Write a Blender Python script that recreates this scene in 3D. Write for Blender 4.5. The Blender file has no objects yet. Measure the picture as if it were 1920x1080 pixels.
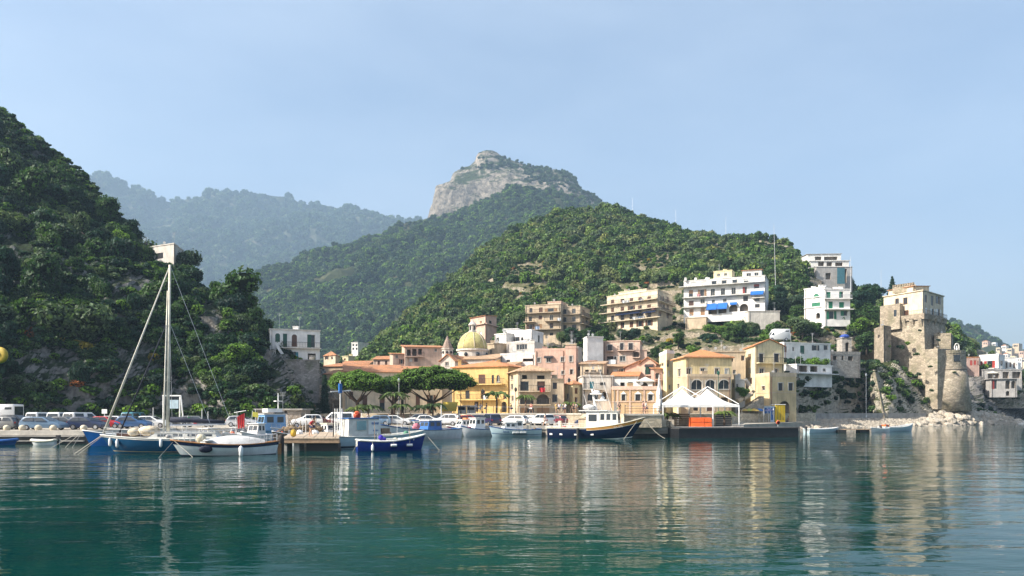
import bpy, bmesh, math, random
import numpy as np
from mathutils import Vector, Matrix, noise, Euler
R = math.radians
random.seed(7)
rng = np.random.default_rng(7)
scene = bpy.context.scene
COL = scene.collection

# ---------------------------------------------------------------- camera, sky, sun, exposure
F = 1400.0      # focal length in photograph pixels (1920 wide)
HY = 770.0      # horizon row
EYE = 3.5       # eye height above the water
cam_d = bpy.data.cameras.new('camera'); cam = bpy.data.objects.new('camera', cam_d); COL.objects.link(cam)
cam.location = (0, 0, EYE); cam.rotation_euler = (R(90), 0, 0)
cam_d.sensor_width = 36; cam_d.lens = 36 * F / 1920; cam_d.shift_y = (HY - 540) / 1920
cam_d.clip_start = 0.1; cam_d.clip_end = 20000
scene.camera = cam

SUN_EL, SUN_AZ = 38.0, 250.0           # azimuth clockwise from +Y (250: left and slightly behind the camera)
world = bpy.data.worlds.new('World'); scene.world = world; world.use_nodes = True
wn = world.node_tree; wn.nodes.clear()
sky = wn.nodes.new('ShaderNodeTexSky'); sky.sky_type = 'NISHITA'; sky.sun_disc = False
sky.sun_elevation = R(SUN_EL); sky.sun_rotation = R(SUN_AZ)
sky.air_density = 1.0; sky.dust_density = 3.4; sky.ozone_density = 1.2; sky.altitude = 0
bg = wn.nodes.new('ShaderNodeBackground'); bg.inputs['Strength'].default_value = 0.104
wo = wn.nodes.new('ShaderNodeOutputWorld')
# thin, even veil of high cloud over the whole sky
wtc = wn.nodes.new('ShaderNodeTexCoord'); wmp = wn.nodes.new('ShaderNodeMapping'); wmp.inputs['Scale'].default_value = (1.2, 1.2, 3.5)
wns = wn.nodes.new('ShaderNodeTexNoise'); wns.inputs['Scale'].default_value = 1.6; wns.inputs['Detail'].default_value = 6; wns.inputs['Roughness'].default_value = .55
wrp = wn.nodes.new('ShaderNodeValToRGB'); wrp.color_ramp.elements[0].position = .35; wrp.color_ramp.elements[0].color = (.02, .02, .02, 1); wrp.color_ramp.elements[1].position = .8; wrp.color_ramp.elements[1].color = (.34, .34, .34, 1)
wmx = wn.nodes.new('ShaderNodeMix'); wmx.data_type = 'RGBA'; wmx.inputs[7].default_value = (5.2, 5.7, 6.3, 1)
wn.links.new(wtc.outputs['Generated'], wmp.inputs[0]); wn.links.new(wmp.outputs[0], wns.inputs['Vector']); wn.links.new(wns.outputs['Fac'], wrp.inputs[0])
wn.links.new(wrp.outputs[0], wmx.inputs[0]); wn.links.new(sky.outputs[0], wmx.inputs[6]); wn.links.new(wmx.outputs[2], bg.inputs[0]); wn.links.new(bg.outputs[0], wo.inputs[0])

sd = bpy.data.lights.new('sun', 'SUN'); sun = bpy.data.objects.new('sun', sd); COL.objects.link(sun)
sd.energy = 5.0; sd.angle = R(0.6); sd.color = (1.0, 0.93, 0.82)
sdir = Vector((math.sin(R(SUN_AZ)) * math.cos(R(SUN_EL)), math.cos(R(SUN_AZ)) * math.cos(R(SUN_EL)), math.sin(R(SUN_EL))))
sun.rotation_euler = sdir.to_track_quat('Z', 'Y').to_euler(); sun.location = (-200, -80, 200)

vs = scene.view_settings
vs.view_transform = 'Standard'; vs.look = 'None'; vs.gamma = 1; vs.use_curve_mapping = False; vs.exposure = 1.1
scene.render.engine = 'CYCLES'
cy = scene.cycles
cy.max_bounces = 6; cy.diffuse_bounces = 2; cy.glossy_bounces = 3; cy.transmission_bounces = 3; cy.volume_bounces = 0
cy.transparent_max_bounces = 6; cy.caustics_reflective = False; cy.caustics_refractive = False
cy.use_denoising = True; cy.use_adaptive_sampling = True; cy.adaptive_threshold = 0.02
cy.sample_clamp_indirect = 6
try:
    cy.denoiser = 'OPENIMAGEDENOISE'; cy.denoising_input_passes = 'RGB_ALBEDO_NORMAL'; cy.denoising_prefilter = 'ACCURATE'
except Exception:
    pass

# ---------------------------------------------------------------- helpers
def P(px, py, d): return Vector(((px - 960) * d / F, d, EYE + (HY - py) * d / F))
def G(px, d, z=0.0): return Vector(((px - 960) * d / F, d, z))
def ZP(py, d): return EYE + (HY - py) * d / F

def tag(o, label=None, cat=None, group=None, kind=None):
    if label: o['label'] = label
    if cat: o['category'] = cat
    if group: o['group'] = group
    if kind: o['kind'] = kind
    return o

def thing(name, label, cat, loc=(0, 0, 0), rz=0.0, group=None):
    o = bpy.data.objects.new(name, None); COL.objects.link(o)
    o.location = loc; o.rotation_euler = (0, 0, rz); o.empty_display_size = 0.3
    return tag(o, label, cat, group)

def copy_tree(o, parent=None):
    c = o.copy(); COL.objects.link(c); c.parent = parent
    for ch in o.children: copy_tree(ch, c)
    return c

def mesh_obj(name, me, mat=None, parent=None):
    o = bpy.data.objects.new(name, me); COL.objects.link(o)
    if mat is not None and not me.materials: me.materials.append(mat)
    if parent is not None: o.parent = parent
    return o

class MB:
    """collects simple shapes and links them as one mesh"""
    def __init__(s): s.v = []; s.f = []
    def add(s, vs, fs):
        o = len(s.v); s.v += [tuple(v) for v in vs]; s.f += [tuple(i + o for i in f) for f in fs]; return s
    def box(s, a, b):
        (x0, y0, z0), (x1, y1, z1) = a, b
        return s.add([(x0,y0,z0),(x1,y0,z0),(x1,y1,z0),(x0,y1,z0),(x0,y0,z1),(x1,y0,z1),(x1,y1,z1),(x0,y1,z1)],
                     [(0,3,2,1),(4,5,6,7),(0,1,5,4),(1,2,6,5),(2,3,7,6),(3,0,4,7)])
    def hexa(s, lo, hi):   # four bottom points, four top points (anticlockwise from above)
        return s.add(list(lo) + list(hi), [(0,3,2,1),(4,5,6,7),(0,1,5,4),(1,2,6,5),(2,3,7,6),(3,0,4,7)])
    def prism(s, poly, z0, z1):
        n = len(poly)
        vs = [(p[0], p[1], z0) for p in poly] + [(p[0], p[1], z1) for p in poly]
        return s.add(vs, [tuple(range(n - 1, -1, -1)), tuple(range(n, 2 * n))] + [(i, (i + 1) % n, n + (i + 1) % n, n + i) for i in range(n)])
    def extr(s, poly, vec):  # arbitrary planar polygon swept along vec
        n = len(poly); vec = Vector(vec)
        vs = [Vector(p) for p in poly]; vs = vs + [p + vec for p in vs]
        return s.add(vs, [tuple(range(n - 1, -1, -1)), tuple(range(n, 2 * n))] + [(i, (i + 1) % n, n + (i + 1) % n, n + i) for i in range(n)])
    def tube(s, pts, r, n=6, r1=None):
        pts = [Vector(p) for p in pts]; m = len(pts); rs = [r + ((r1 if r1 is not None else r) - r) * i / (m - 1) for i in range(m)]
        vs = []; fs = []
        for i, p in enumerate(pts):
            t = (pts[min(i + 1, m - 1)] - pts[max(i - 1, 0)]).normalized()
            a = t.orthogonal().normalized() if abs(t.z) < .95 else Vector((1, 0, 0)).cross(t).normalized()
            if abs(t.z) < .95: a = Vector((0, 0, 1)).cross(t).normalized()
            b = t.cross(a)
            for k in range(n):
                an = 2 * math.pi * k / n
                vs.append(p + (a * math.cos(an) + b * math.sin(an)) * rs[i])
        for i in range(m - 1):
            for k in range(n):
                fs.append((i * n + k, i * n + (k + 1) % n, (i + 1) * n + (k + 1) % n, (i + 1) * n + k))
        fs.append(tuple(range(n - 1, -1, -1))); fs.append(tuple(range((m - 1) * n, m * n)))
        return s.add(vs, fs)
    def lathe(s, c, prof, n=16, a0=0.0):
        vs = []; fs = []; m = len(prof)
        for r, z in prof:
            for k in range(n):
                an = a0 + 2 * math.pi * k / n
                vs.append((c[0] + r * math.cos(an), c[1] + r * math.sin(an), c[2] + z))
        for i in range(m - 1):
            for k in range(n):
                fs.append((i * n + k, i * n + (k + 1) % n, (i + 1) * n + (k + 1) % n, (i + 1) * n + k))
        fs.append(tuple(range(n - 1, -1, -1))); fs.append(tuple(range((m - 1) * n, m * n)))
        return s.add(vs, fs)
    def ball(s, c, r, nu=8, nv=6):
        r = (r, r, r) if not hasattr(r, '__len__') else r
        vs = []; fs = []
        for j in range(1, nv):
            th = math.pi * j / nv
            for k in range(nu):
                an = 2 * math.pi * k / nu
                vs.append((c[0] + r[0] * math.sin(th) * math.cos(an), c[1] + r[1] * math.sin(th) * math.sin(an), c[2] - r[2] * math.cos(th)))
        b = len(vs); vs.append((c[0], c[1], c[2] - r[2])); vs.append((c[0], c[1], c[2] + r[2]))
        for j in range(nv - 2):
            for k in range(nu):
                fs.append((j * nu + k, j * nu + (k + 1) % nu, (j + 1) * nu + (k + 1) % nu, (j + 1) * nu + k))
        for k in range(nu):
            fs.append((b, (k + 1) % nu, k)); fs.append((b + 1, (nv - 2) * nu + k, (nv - 2) * nu + (k + 1) % nu))
        return s.add(vs, fs)
    def mesh(s, name, mat, smooth=False):
        me = bpy.data.meshes.new(name); me.from_pydata(s.v, [], s.f); me.materials.append(mat)
        if smooth: me.polygons.foreach_set('use_smooth', [True] * len(me.polygons))
        me.update(); return me
    def build(s, name, mat, parent=None, smooth=False, world=False):
        if world and parent is not None:
            o = parent.location if parent.parent is None else parent.location + parent.parent.location
            s.v = [(v[0] - o[0], v[1] - o[1], v[2] - o[2]) for v in s.v]
        return mesh_obj(name, s.mesh(name, mat, smooth), None, parent)

# ---------------------------------------------------------------- materials
MATS = {}
def nodes_of(m):
    m.use_nodes = True; nt = m.node_tree; nt.nodes.clear()
    out = nt.nodes.new('ShaderNodeOutputMaterial'); return nt, out
def N(nt, t, **kw):
    n = nt.nodes.new(t)
    for k, v in kw.items():
        if k.startswith('i_'): n.inputs[k[2:].replace('_', ' ')].default_value = v
        else: setattr(n, k, v)
    return n
def col4(c): return (c[0], c[1], c[2], 1)
def coords(nt, scale=(1, 1, 1), kind='Object'):
    tc = N(nt, 'ShaderNodeTexCoord'); mp = N(nt, 'ShaderNodeMapping'); mp.inputs['Scale'].default_value = scale
    nt.links.new(tc.outputs[kind], mp.inputs[0]); return mp.outputs[0]
def noise_f(nt, co, sc, det=4, rough=.55):
    n = N(nt, 'ShaderNodeTexNoise'); n.inputs['Scale'].default_value = sc; n.inputs['Detail'].default_value = det; n.inputs['Roughness'].default_value = rough
    nt.links.new(co, n.inputs['Vector']); return n.outputs['Fac']
def ramp(nt, fac, stops):
    r = N(nt, 'ShaderNodeValToRGB'); e = r.color_ramp.elements
    while len(e) < len(stops): e.new(.5)
    for el, (p, c) in zip(e, stops): el.position = p; el.color = col4(c) if hasattr(c, '__len__') else (c, c, c, 1)
    nt.links.new(fac, r.inputs[0]); return r.outputs[0]
def mixc(nt, fac, a, b, mode='MIX'):
    m = N(nt, 'ShaderNodeMix', data_type='RGBA', blend_type=mode)
    for s, v in ((0, fac), (6, a), (7, b)):
        if hasattr(v, 'is_linked'): nt.links.new(v, m.inputs[s])
        elif s == 0: m.inputs[0].default_value = v
        else: m.inputs[s].default_value = col4(v)
    return m.outputs[2]

def M(name, c, rough=.6, metal=0.0, var=.12, vs=1.5, bump=0.0, bs=20.0, streak=0.0, spec=.5, coat=0.0, patch=0.0):
    """painted / plain surface with procedural mottling, optional rain streaks and fine relief"""
    if name in MATS: return MATS[name]
    m = bpy.data.materials.new(name); nt, out = nodes_of(m)
    b = N(nt, 'ShaderNodeBsdfPrincipled'); nt.links.new(b.outputs[0], out.inputs[0])
    co = coords(nt)
    dark = tuple(max(0, x * (1 - 2 * var)) for x in c); light = tuple(min(1, x * (1 + var)) for x in c)
    colr = ramp(nt, noise_f(nt, co, vs, 5, .6), [(.3, dark), (.7, light)])
    if streak:
        co2 = coords(nt, (1.8, 1.8, .22))
        st = ramp(nt, noise_f(nt, co2, 1.4, 5, .65), [(.45, 0.0), (.75, streak)])
        colr = mixc(nt, st, colr, tuple(x * .45 for x in c))
    if patch:      # fallen plaster and mended spots, each with a ragged outline
        colr = mixc(nt, ramp(nt, noise_f(nt, coords(nt, (1, 1, 1.3)), .55, 7, .7), [(.585, 0.0), (.615, patch)]), colr, (c[0] * .5 + .12, c[1] * .5 + .1, c[2] * .5 + .08))
        colr = mixc(nt, ramp(nt, noise_f(nt, coords(nt, (1.3, 1.3, .8)), .8, 6, .65), [(.3, patch * .7), (.34, 0.0)]), colr, (c[0] * .55, c[1] * .52, c[2] * .5))
    nt.links.new(colr, b.inputs['Base Color'])
    b.inputs['Roughness'].default_value = rough; b.inputs['Metallic'].default_value = metal
    b.inputs['Specular IOR Level'].default_value = spec
    if coat: b.inputs['Coat Weight'].default_value = coat; b.inputs['Coat Roughness'].default_value = .08
    if bump:
        bp = N(nt, 'ShaderNodeBump'); bp.inputs['Strength'].default_value = bump; bp.inputs['Distance'].default_value = .05
        nt.links.new(noise_f(nt, co, bs, 4), bp.inputs['Height']); nt.links.new(bp.outputs[0], b.inputs['Normal'])
    MATS[name] = m; return m

def plaster(name, c, streak=.6): return M(name, c, .9, 0, .14, .45, .35, 7, streak, .2, patch=.55 if streak > .3 else .2)
def paint(name, c, rough=.35): return M(name, c, rough, 0, .06, 1.2, 0, 1, 0, .5)
def carpaint(name, c): return M(name, c, .32, .0, .03, .8, 0, 1, 0, .5, .6)
def metal(name, c, rough=.4): return M(name, c, rough, .85, .06, 3)

def tiles(name, c):
    if name in MATS: return MATS[name]
    m = bpy.data.materials.new(name); nt, out = nodes_of(m)
    b = N(nt, 'ShaderNodeBsdfPrincipled'); nt.links.new(b.outputs[0], out.inputs[0])
    co = coords(nt)
    f1 = noise_f(nt, co, 5.0, 3, .7); f2 = noise_f(nt, co, .5, 4)
    a = ramp(nt, f1, [(.3, tuple(x * .5 for x in c)), (.55, c), (.75, tuple(min(1, x * 1.35 + .04) for x in c))])
    nt.links.new(mixc(nt, ramp(nt, f2, [(.45, 0.0), (.7, .55)]), a, (.16, .11, .07)), b.inputs['Base Color'])
    b.inputs['Roughness'].default_value = .9
    w = N(nt, 'ShaderNodeTexWave'); w.inputs['Scale'].default_value = 1.3; w.inputs['Distortion'].default_value = .6
    nt.links.new(co, w.inputs['Vector'])
    bp = N(nt, 'ShaderNodeBump'); bp.inputs['Strength'].default_value = .6; bp.inputs['Distance'].default_value = .08
    nt.links.new(w.outputs['Fac'], bp.inputs['Height']); nt.links.new(bp.outputs[0], b.inputs['Normal'])
    MATS[name] = m; return m

def stone(name, c, sc=1.6, joint=.5, bump=.6, moss=0.0):
    if name in MATS: return MATS[name]
    m = bpy.data.materials.new(name); nt, out = nodes_of(m)
    b = N(nt, 'ShaderNodeBsdfPrincipled'); nt.links.new(b.outputs[0], out.inputs[0]); b.inputs['Roughness'].default_value = .93
    b.inputs['Specular IOR Level'].default_value = .2
    co = coords(nt, (1, 1, 1.7))
    v = N(nt, 'ShaderNodeTexVoronoi'); v.inputs['Scale'].default_value = sc; nt.links.new(co, v.inputs['Vector'])
    v2 = N(nt, 'ShaderNodeTexVoronoi', feature='DISTANCE_TO_EDGE'); v2.inputs['Scale'].default_value = sc; nt.links.new(co, v2.inputs['Vector'])
    sep = N(nt, 'ShaderNodeSeparateColor'); nt.links.new(v.outputs['Color'], sep.inputs[0])
    a = ramp(nt, sep.outputs[0], [(0, tuple(x * .7 for x in c)), (.5, c), (1, tuple(min(1, x * 1.25) for x in c))])
    a = mixc(nt, ramp(nt, v2.outputs['Distance'], [(0, joint), (.12, 0.0)]), a, tuple(x * .45 for x in c))
    big = noise_f(nt, coords(nt), .16, 5, .65)
    a = mixc(nt, ramp(nt, big, [(.42, 0.0), (.72, .6)]), a, (c[0] * .55, c[1] * .52, c[2] * .5))
    if moss: a = mixc(nt, ramp(nt, noise_f(nt, coords(nt), .35, 5), [(.5, 0.0), (.65, moss)]), a, (.07, .09, .03))
    nt.links.new(a, b.inputs['Base Color'])
    bp = N(nt, 'ShaderNodeBump'); bp.inputs['Strength'].default_value = bump; bp.inputs['Distance'].default_value = .12
    nt.links.new(v2.outputs['Distance'], bp.inputs['Height']); nt.links.new(bp.outputs[0], b.inputs['Normal'])
    MATS[name] = m; return m

def rock(name, c1, c2, c3, sc=.12, green=(.035, .05, .018), gmin=.55, gmax=.8, bumpd=1.0):
    """bare limestone; flatter ledges carry low green growth"""
    if name in MATS: return MATS[name]
    m = bpy.data.materials.new(name); nt, out = nodes_of(m)
    b = N(nt, 'ShaderNodeBsdfPrincipled'); nt.links.new(b.outputs[0], out.inputs[0]); b.inputs['Roughness'].default_value = .95
    b.inputs['Specular IOR Level'].default_value = .15
    co = coords(nt, (1, 1, .45)); n1 = noise_f(nt, co, sc, 8, .68); n2 = noise_f(nt, coords(nt), sc * 7, 6, .7)
    a = ramp(nt, n1, [(.3, c1), (.5, c2), (.68, c3)])
    a = mixc(nt, ramp(nt, n2, [(.35, .75), (.55, 0.0)]), a, tuple(x * .35 for x in c1))
    g = N(nt, 'ShaderNodeNewGeometry'); sx = N(nt, 'ShaderNodeSeparateXYZ'); nt.links.new(g.outputs['True Normal'], sx.inputs[0])
    ad = N(nt, 'ShaderNodeMath', operation='ADD'); nt.links.new(sx.outputs[2], ad.inputs[0])
    mu = N(nt, 'ShaderNodeMath', operation='MULTIPLY_ADD'); nt.links.new(noise_f(nt, coords(nt), sc * 2.5, 6, .7), mu.inputs[0]); mu.inputs[1].default_value = 1.1; mu.inputs[2].default_value = -.55
    nt.links.new(mu.outputs[0], ad.inputs[1])
    gc = ramp(nt, noise_f(nt, coords(nt), sc * 9, 5), [(.35, tuple(x * .5 for x in green)), (.65, tuple(x * 1.6 for x in green))])
    a = mixc(nt, ramp(nt, ad.outputs[0], [(gmin, 0.0), (gmax, 1.0)]), a, gc)
    nt.links.new(a, b.inputs['Base Color'])
    bp = N(nt, 'ShaderNodeBump'); bp.inputs['Strength'].default_value = 1.0; bp.inputs['Distance'].default_value = bumpd
    nt.links.new(noise_f(nt, co, sc * 5, 8, .7), bp.inputs['Height']); nt.links.new(bp.outputs[0], b.inputs['Normal'])
    MATS[name] = m; return m

def foliage(name, c, spread=.5, warm=0.0, trans=.25):
    """leaves: colour varies from leaf to leaf and from plant to plant"""
    if name in MATS: return MATS[name]
    m = bpy.data.materials.new(name); nt, out = nodes_of(m)
    g = N(nt, 'ShaderNodeNewGeometry'); oi = N(nt, 'ShaderNodeObjectInfo')
    lo = tuple(x * (1 - spread) for x in c); hi = tuple(min(1, x * (1 + spread)) for x in c)
    a = ramp(nt, g.outputs['Random Per Island'], [(0, lo), (.6, c), (1, hi)])
    ob = ramp(nt, oi.outputs['Random'], [(0, (.6, .7, .8)), (.35, (.95, 1, .88)), (.7, (1.1, 1.15, .92)), (1, (1.35 + warm, 1.3, .8))])
    a = mixc(nt, 1.0, a, ob, 'MULTIPLY')
    d = N(nt, 'ShaderNodeBsdfPrincipled'); d.inputs['Roughness'].default_value = .6; d.inputs['Specular IOR Level'].default_value = .25
    nt.links.new(a, d.inputs['Base Color'])
    t = N(nt, 'ShaderNodeBsdfTranslucent'); nt.links.new(mixc(nt, 1.0, a, (1.3, 1.5, .6), 'MULTIPLY'), t.inputs[0])
    mx = N(nt, 'ShaderNodeMixShader'); mx.inputs[0].default_value = trans
    nt.links.new(d.outputs[0], mx.inputs[1]); nt.links.new(t.outputs[0], mx.inputs[2]); nt.links.new(mx.outputs[0], out.inputs[0])
    MATS[name] = m; return m

def ground_green(name, c, c2, sc):
    if name in MATS: return MATS[name]
    m = bpy.data.materials.new(name); nt, out = nodes_of(m)
    b = N(nt, 'ShaderNodeBsdfPrincipled'); nt.links.new(b.outputs[0], out.inputs[0]); b.inputs['Roughness'].default_value = 1; b.inputs['Specular IOR Level'].default_value = .05
    co = coords(nt)
    a = ramp(nt, noise_f(nt, co, sc, 8, .7), [(.32, tuple(x * .35 for x in c)), (.5, c), (.66, c2)])
    nt.links.new(a, b.inputs['Base Color'])
    bp = N(nt, 'ShaderNodeBump'); bp.inputs['Strength'].default_value = 1; bp.inputs['Distance'].default_value = .5 / sc * .1
    nt.links.new(noise_f(nt, co, sc * 3, 6), bp.inputs['Height']); nt.links.new(bp.outputs[0], b.inputs['Normal'])
    MATS[name] = m; return m

WHITE = paint('white_paint', (.78, .78, .76)); OFFW = paint('window_frame_paint', (.5, .47, .42)); GLASS = M('window_glass', (.03, .04, .05), .12, 0, .3, .8, spec=.6)
DARK = paint('dark_void', (.02, .02, .022), .8); STEEL = metal('galvanised_steel', (.55, .56, .58)); BLACK = paint('black_rubber', (.02, .02, .02), .6)
CONCRETE = M('concrete', (.36, .34, .31), .9, 0, .15, .7, .4, 6, .4, .2); WOOD = M('weathered_wood', (.28, .19, .12), .8, 0, .2, 3, .3, 14)
IRON = M('dark_iron', (.045, .042, .04), .6, .3); CREAM = paint('cream_paint', (.72, .66, .52)); REDP = paint('red_paint', (.5, .04, .03))
NAVY = paint('navy_paint', (.012, .022, .065), .3); BLUEP = paint('blue_paint', (.02, .12, .38)); GREENP = paint('green_paint', (.015, .17, .085))
ORANGE = M('orange_tarpaulin', (.85, .13, .02), .5, 0, .12, 2, .5, 3); ROPE = M('rope', (.5, .46, .38), .9); SKIN = M('skin', (.5, .3, .2), .6)

# ---------------------------------------------------------------- terrain
def ip(line, x, k):
    return np.interp(x, [p[0] for p in line], [p[k] for p in line])
def loft(name, lines, nu, nv, mat, amp, nsc, px0=None, px1=None, seed=0, backdrop=.35, zmin=-1.0, ridged=False, strata=0.0, sfreq=.55, rough=0.0):
    """a hillside through several contour lines, each a list of (photo column, photo row, distance); returns its grid of points"""
    px0 = lines[0][0][0] if px0 is None else px0; px1 = lines[0][-1][0] if px1 is None else px1
    us = np.linspace(px0, px1, nu); L = len(lines)
    C = np.zeros((L, nu, 3))
    for j, ln in enumerate(lines):
        py = ip(ln, us, 1); d = ip(ln, us, 2)
        C[j, :, 0] = (us - 960) * d / F; C[j, :, 1] = d; C[j, :, 2] = EYE + (HY - py) * d / F
    rows = []
    seg = nv // (L - 1)
    for j in range(L - 1):
        a, b = C[max(j - 1, 0)], C[j]; c, e = C[j + 1], C[min(j + 2, L - 1)]
        for k in range(seg):
            t = k / seg
            lin = b * (1 - t) + c * t
            cr = .5 * ((2 * b) + (-a + c) * t + (2 * a - 5 * b + 4 * c - e) * t * t + (-a + 3 * b - 3 * c + e) * t ** 3)
            rows.append(lin * .5 + cr * .5)
    rows.append(C[-1])
    g = np.array(rows)
    # back slope
    last = g[-1]; depth = last[:, 1:2] * backdrop
    for q in (1, 2, 3):
        r = last.copy(); s = 1 + q / 3 * backdrop
        r[:, 0] *= s; r[:, 1] *= s; r[:, 2] -= (last[:, 2] - zmin) * (q / 3) ** 1.3
        g = np.concatenate([g, r[None]])
    nvv = g.shape[0]
    du = np.gradient(g, axis=1); dv = np.gradient(g, axis=0)
    nrm = np.cross(du, dv); nrm /= (np.linalg.norm(nrm, axis=2, keepdims=True) + 1e-9)
    nrm *= np.sign(np.where(np.abs(nrm[..., 1:2]) > .001, -nrm[..., 1:2], 1))
    off = Vector((seed * 13.7, seed * 5.1, 0))
    for i in range(nvv):
        fade = min(1.0, .25 + i / 4)
        for k in range(nu):
            p = g[i, k]; q = Vector(p) * nsc + off; q.z *= .7 if ridged else 1
            h = noise.ridged_multi_fractal(q, .9, 2.1, 6, 1.0, 2.0) - 1.0 if ridged else noise.fractal(q, .8, 2.1, 5) * 1.4
            g[i, k] = p + nrm[i, k] * (h * amp * fade)
            if rough: g[i, k] += nrm[i, k] * (rough * fade * (noise.ridged_multi_fractal(Vector(p) * .16, .9, 2.1, 5, 1.0, 2.0) - 1.0))
            if strata: g[i, k, 1] += strata * math.sin(p[2] * sfreq + 3 * noise.noise(q * .7)) * fade
    vs = g.reshape(-1, 3)
    fs = [(i * nu + k, i * nu + k + 1, (i + 1) * nu + k + 1, (i + 1) * nu + k) for i in range(nvv - 1) for k in range(nu - 1)]
    me = bpy.data.meshes.new(name); me.from_pydata(vs.tolist(), [], fs); me.materials.append(mat)
    me.polygons.foreach_set('use_smooth', [True] * len(me.polygons)); me.update()
    o = mesh_obj(name, me); o['kind'] = 'structure'
    return g[:nvv - 3]

LEFT_ROCK = rock('left_cliff_rock', (.13, .125, .12), (.26, .25, .235), (.33, .29, .24), .14, (.022, .034, .014), .38, .62)
lines_left = [
 [(-260,802,112),(0,802,112),(200,802,110),(400,801,112),(480,801,113),(540,799,120),(605,794,136),(640,790,152)],
 [(-260,690,117),(0,690,117),(200,690,116),(330,690,117),(430,690,120),(520,715,126),(600,722,140),(640,782,152)],
 [(-260,560,128),(0,570,128),(150,580,126),(300,585,126),(400,600,128),(480,640,134),(520,668,139),(600,700,144),(640,784,154)],
 [(-260,490,135),(0,505,136),(150,515,136),(260,525,138),(345,550,138),(400,575,138),(470,605,142),(505,655,146),(600,692,147),(640,786,156)],
 [(-260,350,160),(0,395,160),(100,425,158),(200,462,155),(260,500,152),(345,525,146),(400,568,144),(470,592,146),(505,650,152),(600,690,156),(640,788,158)],
 [(-260,30,220),(0,208,195),(50,250,190),(100,286,185),(150,334,178),(200,390,172),(240,442,166),(265,490,160),(345,515,152),(360,550,150),(430,580,150),(470,592,150),(505,650,158),(600,690,165),(640,790,165)]]
for ln in lines_left:      # the cliff runs back from the quay towards the town
    ln[:] = [(x, y, d + (.055 * (x - 150) if x < 330 else 9.9 * max(0, (520 - x) / 190))) for x, y, d in ln]
g_left = loft('hill_left', lines_left, 190, 110, LEFT_ROCK, 2.0, .11, seed=1, ridged=True, strata=.5)

SPUR = rock('hillside_ground', (.2, .165, .115), (.36, .3, .22), (.46, .4, .31), .3, (.075, .08, .03), .62, .95, .5)
lines_spur = [
 [(560,790,175),(800,790,160),(1200,786,158),(1480,782,168),(1560,780,182),(1700,772,205),(1800,766,225),(1960,766,250)],
 [(560,742,205),(640,722,210),(800,705,205),(1000,702,193),(1200,700,188),(1400,696,183),(1480,696,180),(1560,695,192),(1640,700,205),(1700,705,215),(1800,700,240),(1960,722,270)],
 [(560,722,250),(640,702,250),(700,680,250),(800,655,245),(900,652,230),(1000,656,224),(1130,634,220),(1260,630,216),(1440,618,214),(1600,616,210),(1650,650,213),(1760,650,238),(1850,690,262),(1960,732,290)],
 [(560,722,256),(640,702,258),(700,678,260),(800,648,255),(900,640,250),(1000,640,242),(1130,618,254),(1260,612,250),(1440,596,247),(1520,600,236),(1600,608,230),(1650,642,230),(1760,646,248),(1850,686,272),(1960,732,298)],
 [(560,717,280),(640,699,290),(700,665,300),(800,605,310),(900,575,300),(1000,572,278),(1130,552,286),(1280,526,282),(1440,516,276),(1520,545,264),(1600,565,258),(1650,600,248),(1760,620,268),(1850,670,290),(1960,737,320)],
 [(560,714,330),(640,695,340),(700,655,360),(780,588,380),(850,524,400),(900,478,420),(960,436,440),(1040,405,450),(1140,391,450),(1200,412,430),(1280,440,410),(1360,453,390),(1430,451,370),(1490,470,350),(1520,508,330),(1560,540,310),(1620,558,300),(1660,590,290),(1700,612,290),(1790,628,300),(1850,668,320),(1960,742,350)]]
g_spur = loft('hill_behind_town', lines_spur, 300, 150, SPUR, 1.3, .05, seed=2, rough=.9, strata=.7, sfreq=1.15)

MIDM = ground_green('mountain_green', (.04, .05, .022), (.13, .12, .07), .03)
lines_mid = [
 [(300,720,430),(600,735,420),(1000,720,460),(1320,720,480)],
 [(300,660,560),(500,610,560),(700,565,560),(1000,520,560),(1320,560,560)],
 [(300,665,760),(400,592,760),(440,560,760),(500,521,780),(600,476,800),(700,446,830),(770,430,850),(820,410,860),(900,385,870),(960,365,870),(1030,362,870),(1080,374,860),(1130,392,850),(1200,438,850),(1320,520,850)]]
def farther(lines, k):
    for ln in lines: ln[:] = [(x, y, d * k) for x, y, d in ln]
farther(lines_mid, 1.55)
g_mid = loft('mountain_slope', lines_mid, 180, 100, MIDM, 20.0, .008, seed=3)
PEAK = rock('peak_rock', (.17, .155, .135), (.31, .275, .23), (.42, .36, .3), .016, (.035, .05, .02), .55, .78, 9.0)
lines_peak = [
 [(740,460,900),(815,425,900),(1000,400,905),(1150,425,900),(1270,500,900)],
 [(740,450,915),(806,415,915),(818,396,915),(830,386,915),(900,374,920),(960,356,920),(1030,352,920),(1085,365,920),(1150,398,920),(1270,500,920)],
 [(740,446,940),(806,412,935),(818,354,930),(845,342,930),(900,330,935),(950,327,940),(1000,330,945),(1060,333,950),(1085,360,950),(1150,396,950),(1270,500,950)],
 [(740,442,1000),(806,410,980),(819,350,965),(845,339,980),(851,326,990),(880,312,1000),(895,299,1010),(899,286,1010),(912,282,1010),(930,288,1010),(955,301,1010),(985,313,1010),(1030,320,1010),(1065,326,1010),(1080,339,1010),(1087,357,1010),(1120,373,1010),(1150,392,1010),(1270,500,1010)]]
farther(lines_peak, 1.55)
g_peak = loft('mountain_peak', lines_peak, 260, 120, PEAK, 6.0, .0142, seed=4, ridged=True, backdrop=.2)
FARM = ground_green('far_mountain_green', (.05, .06, .03), (.15, .14, .1), .02)
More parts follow.
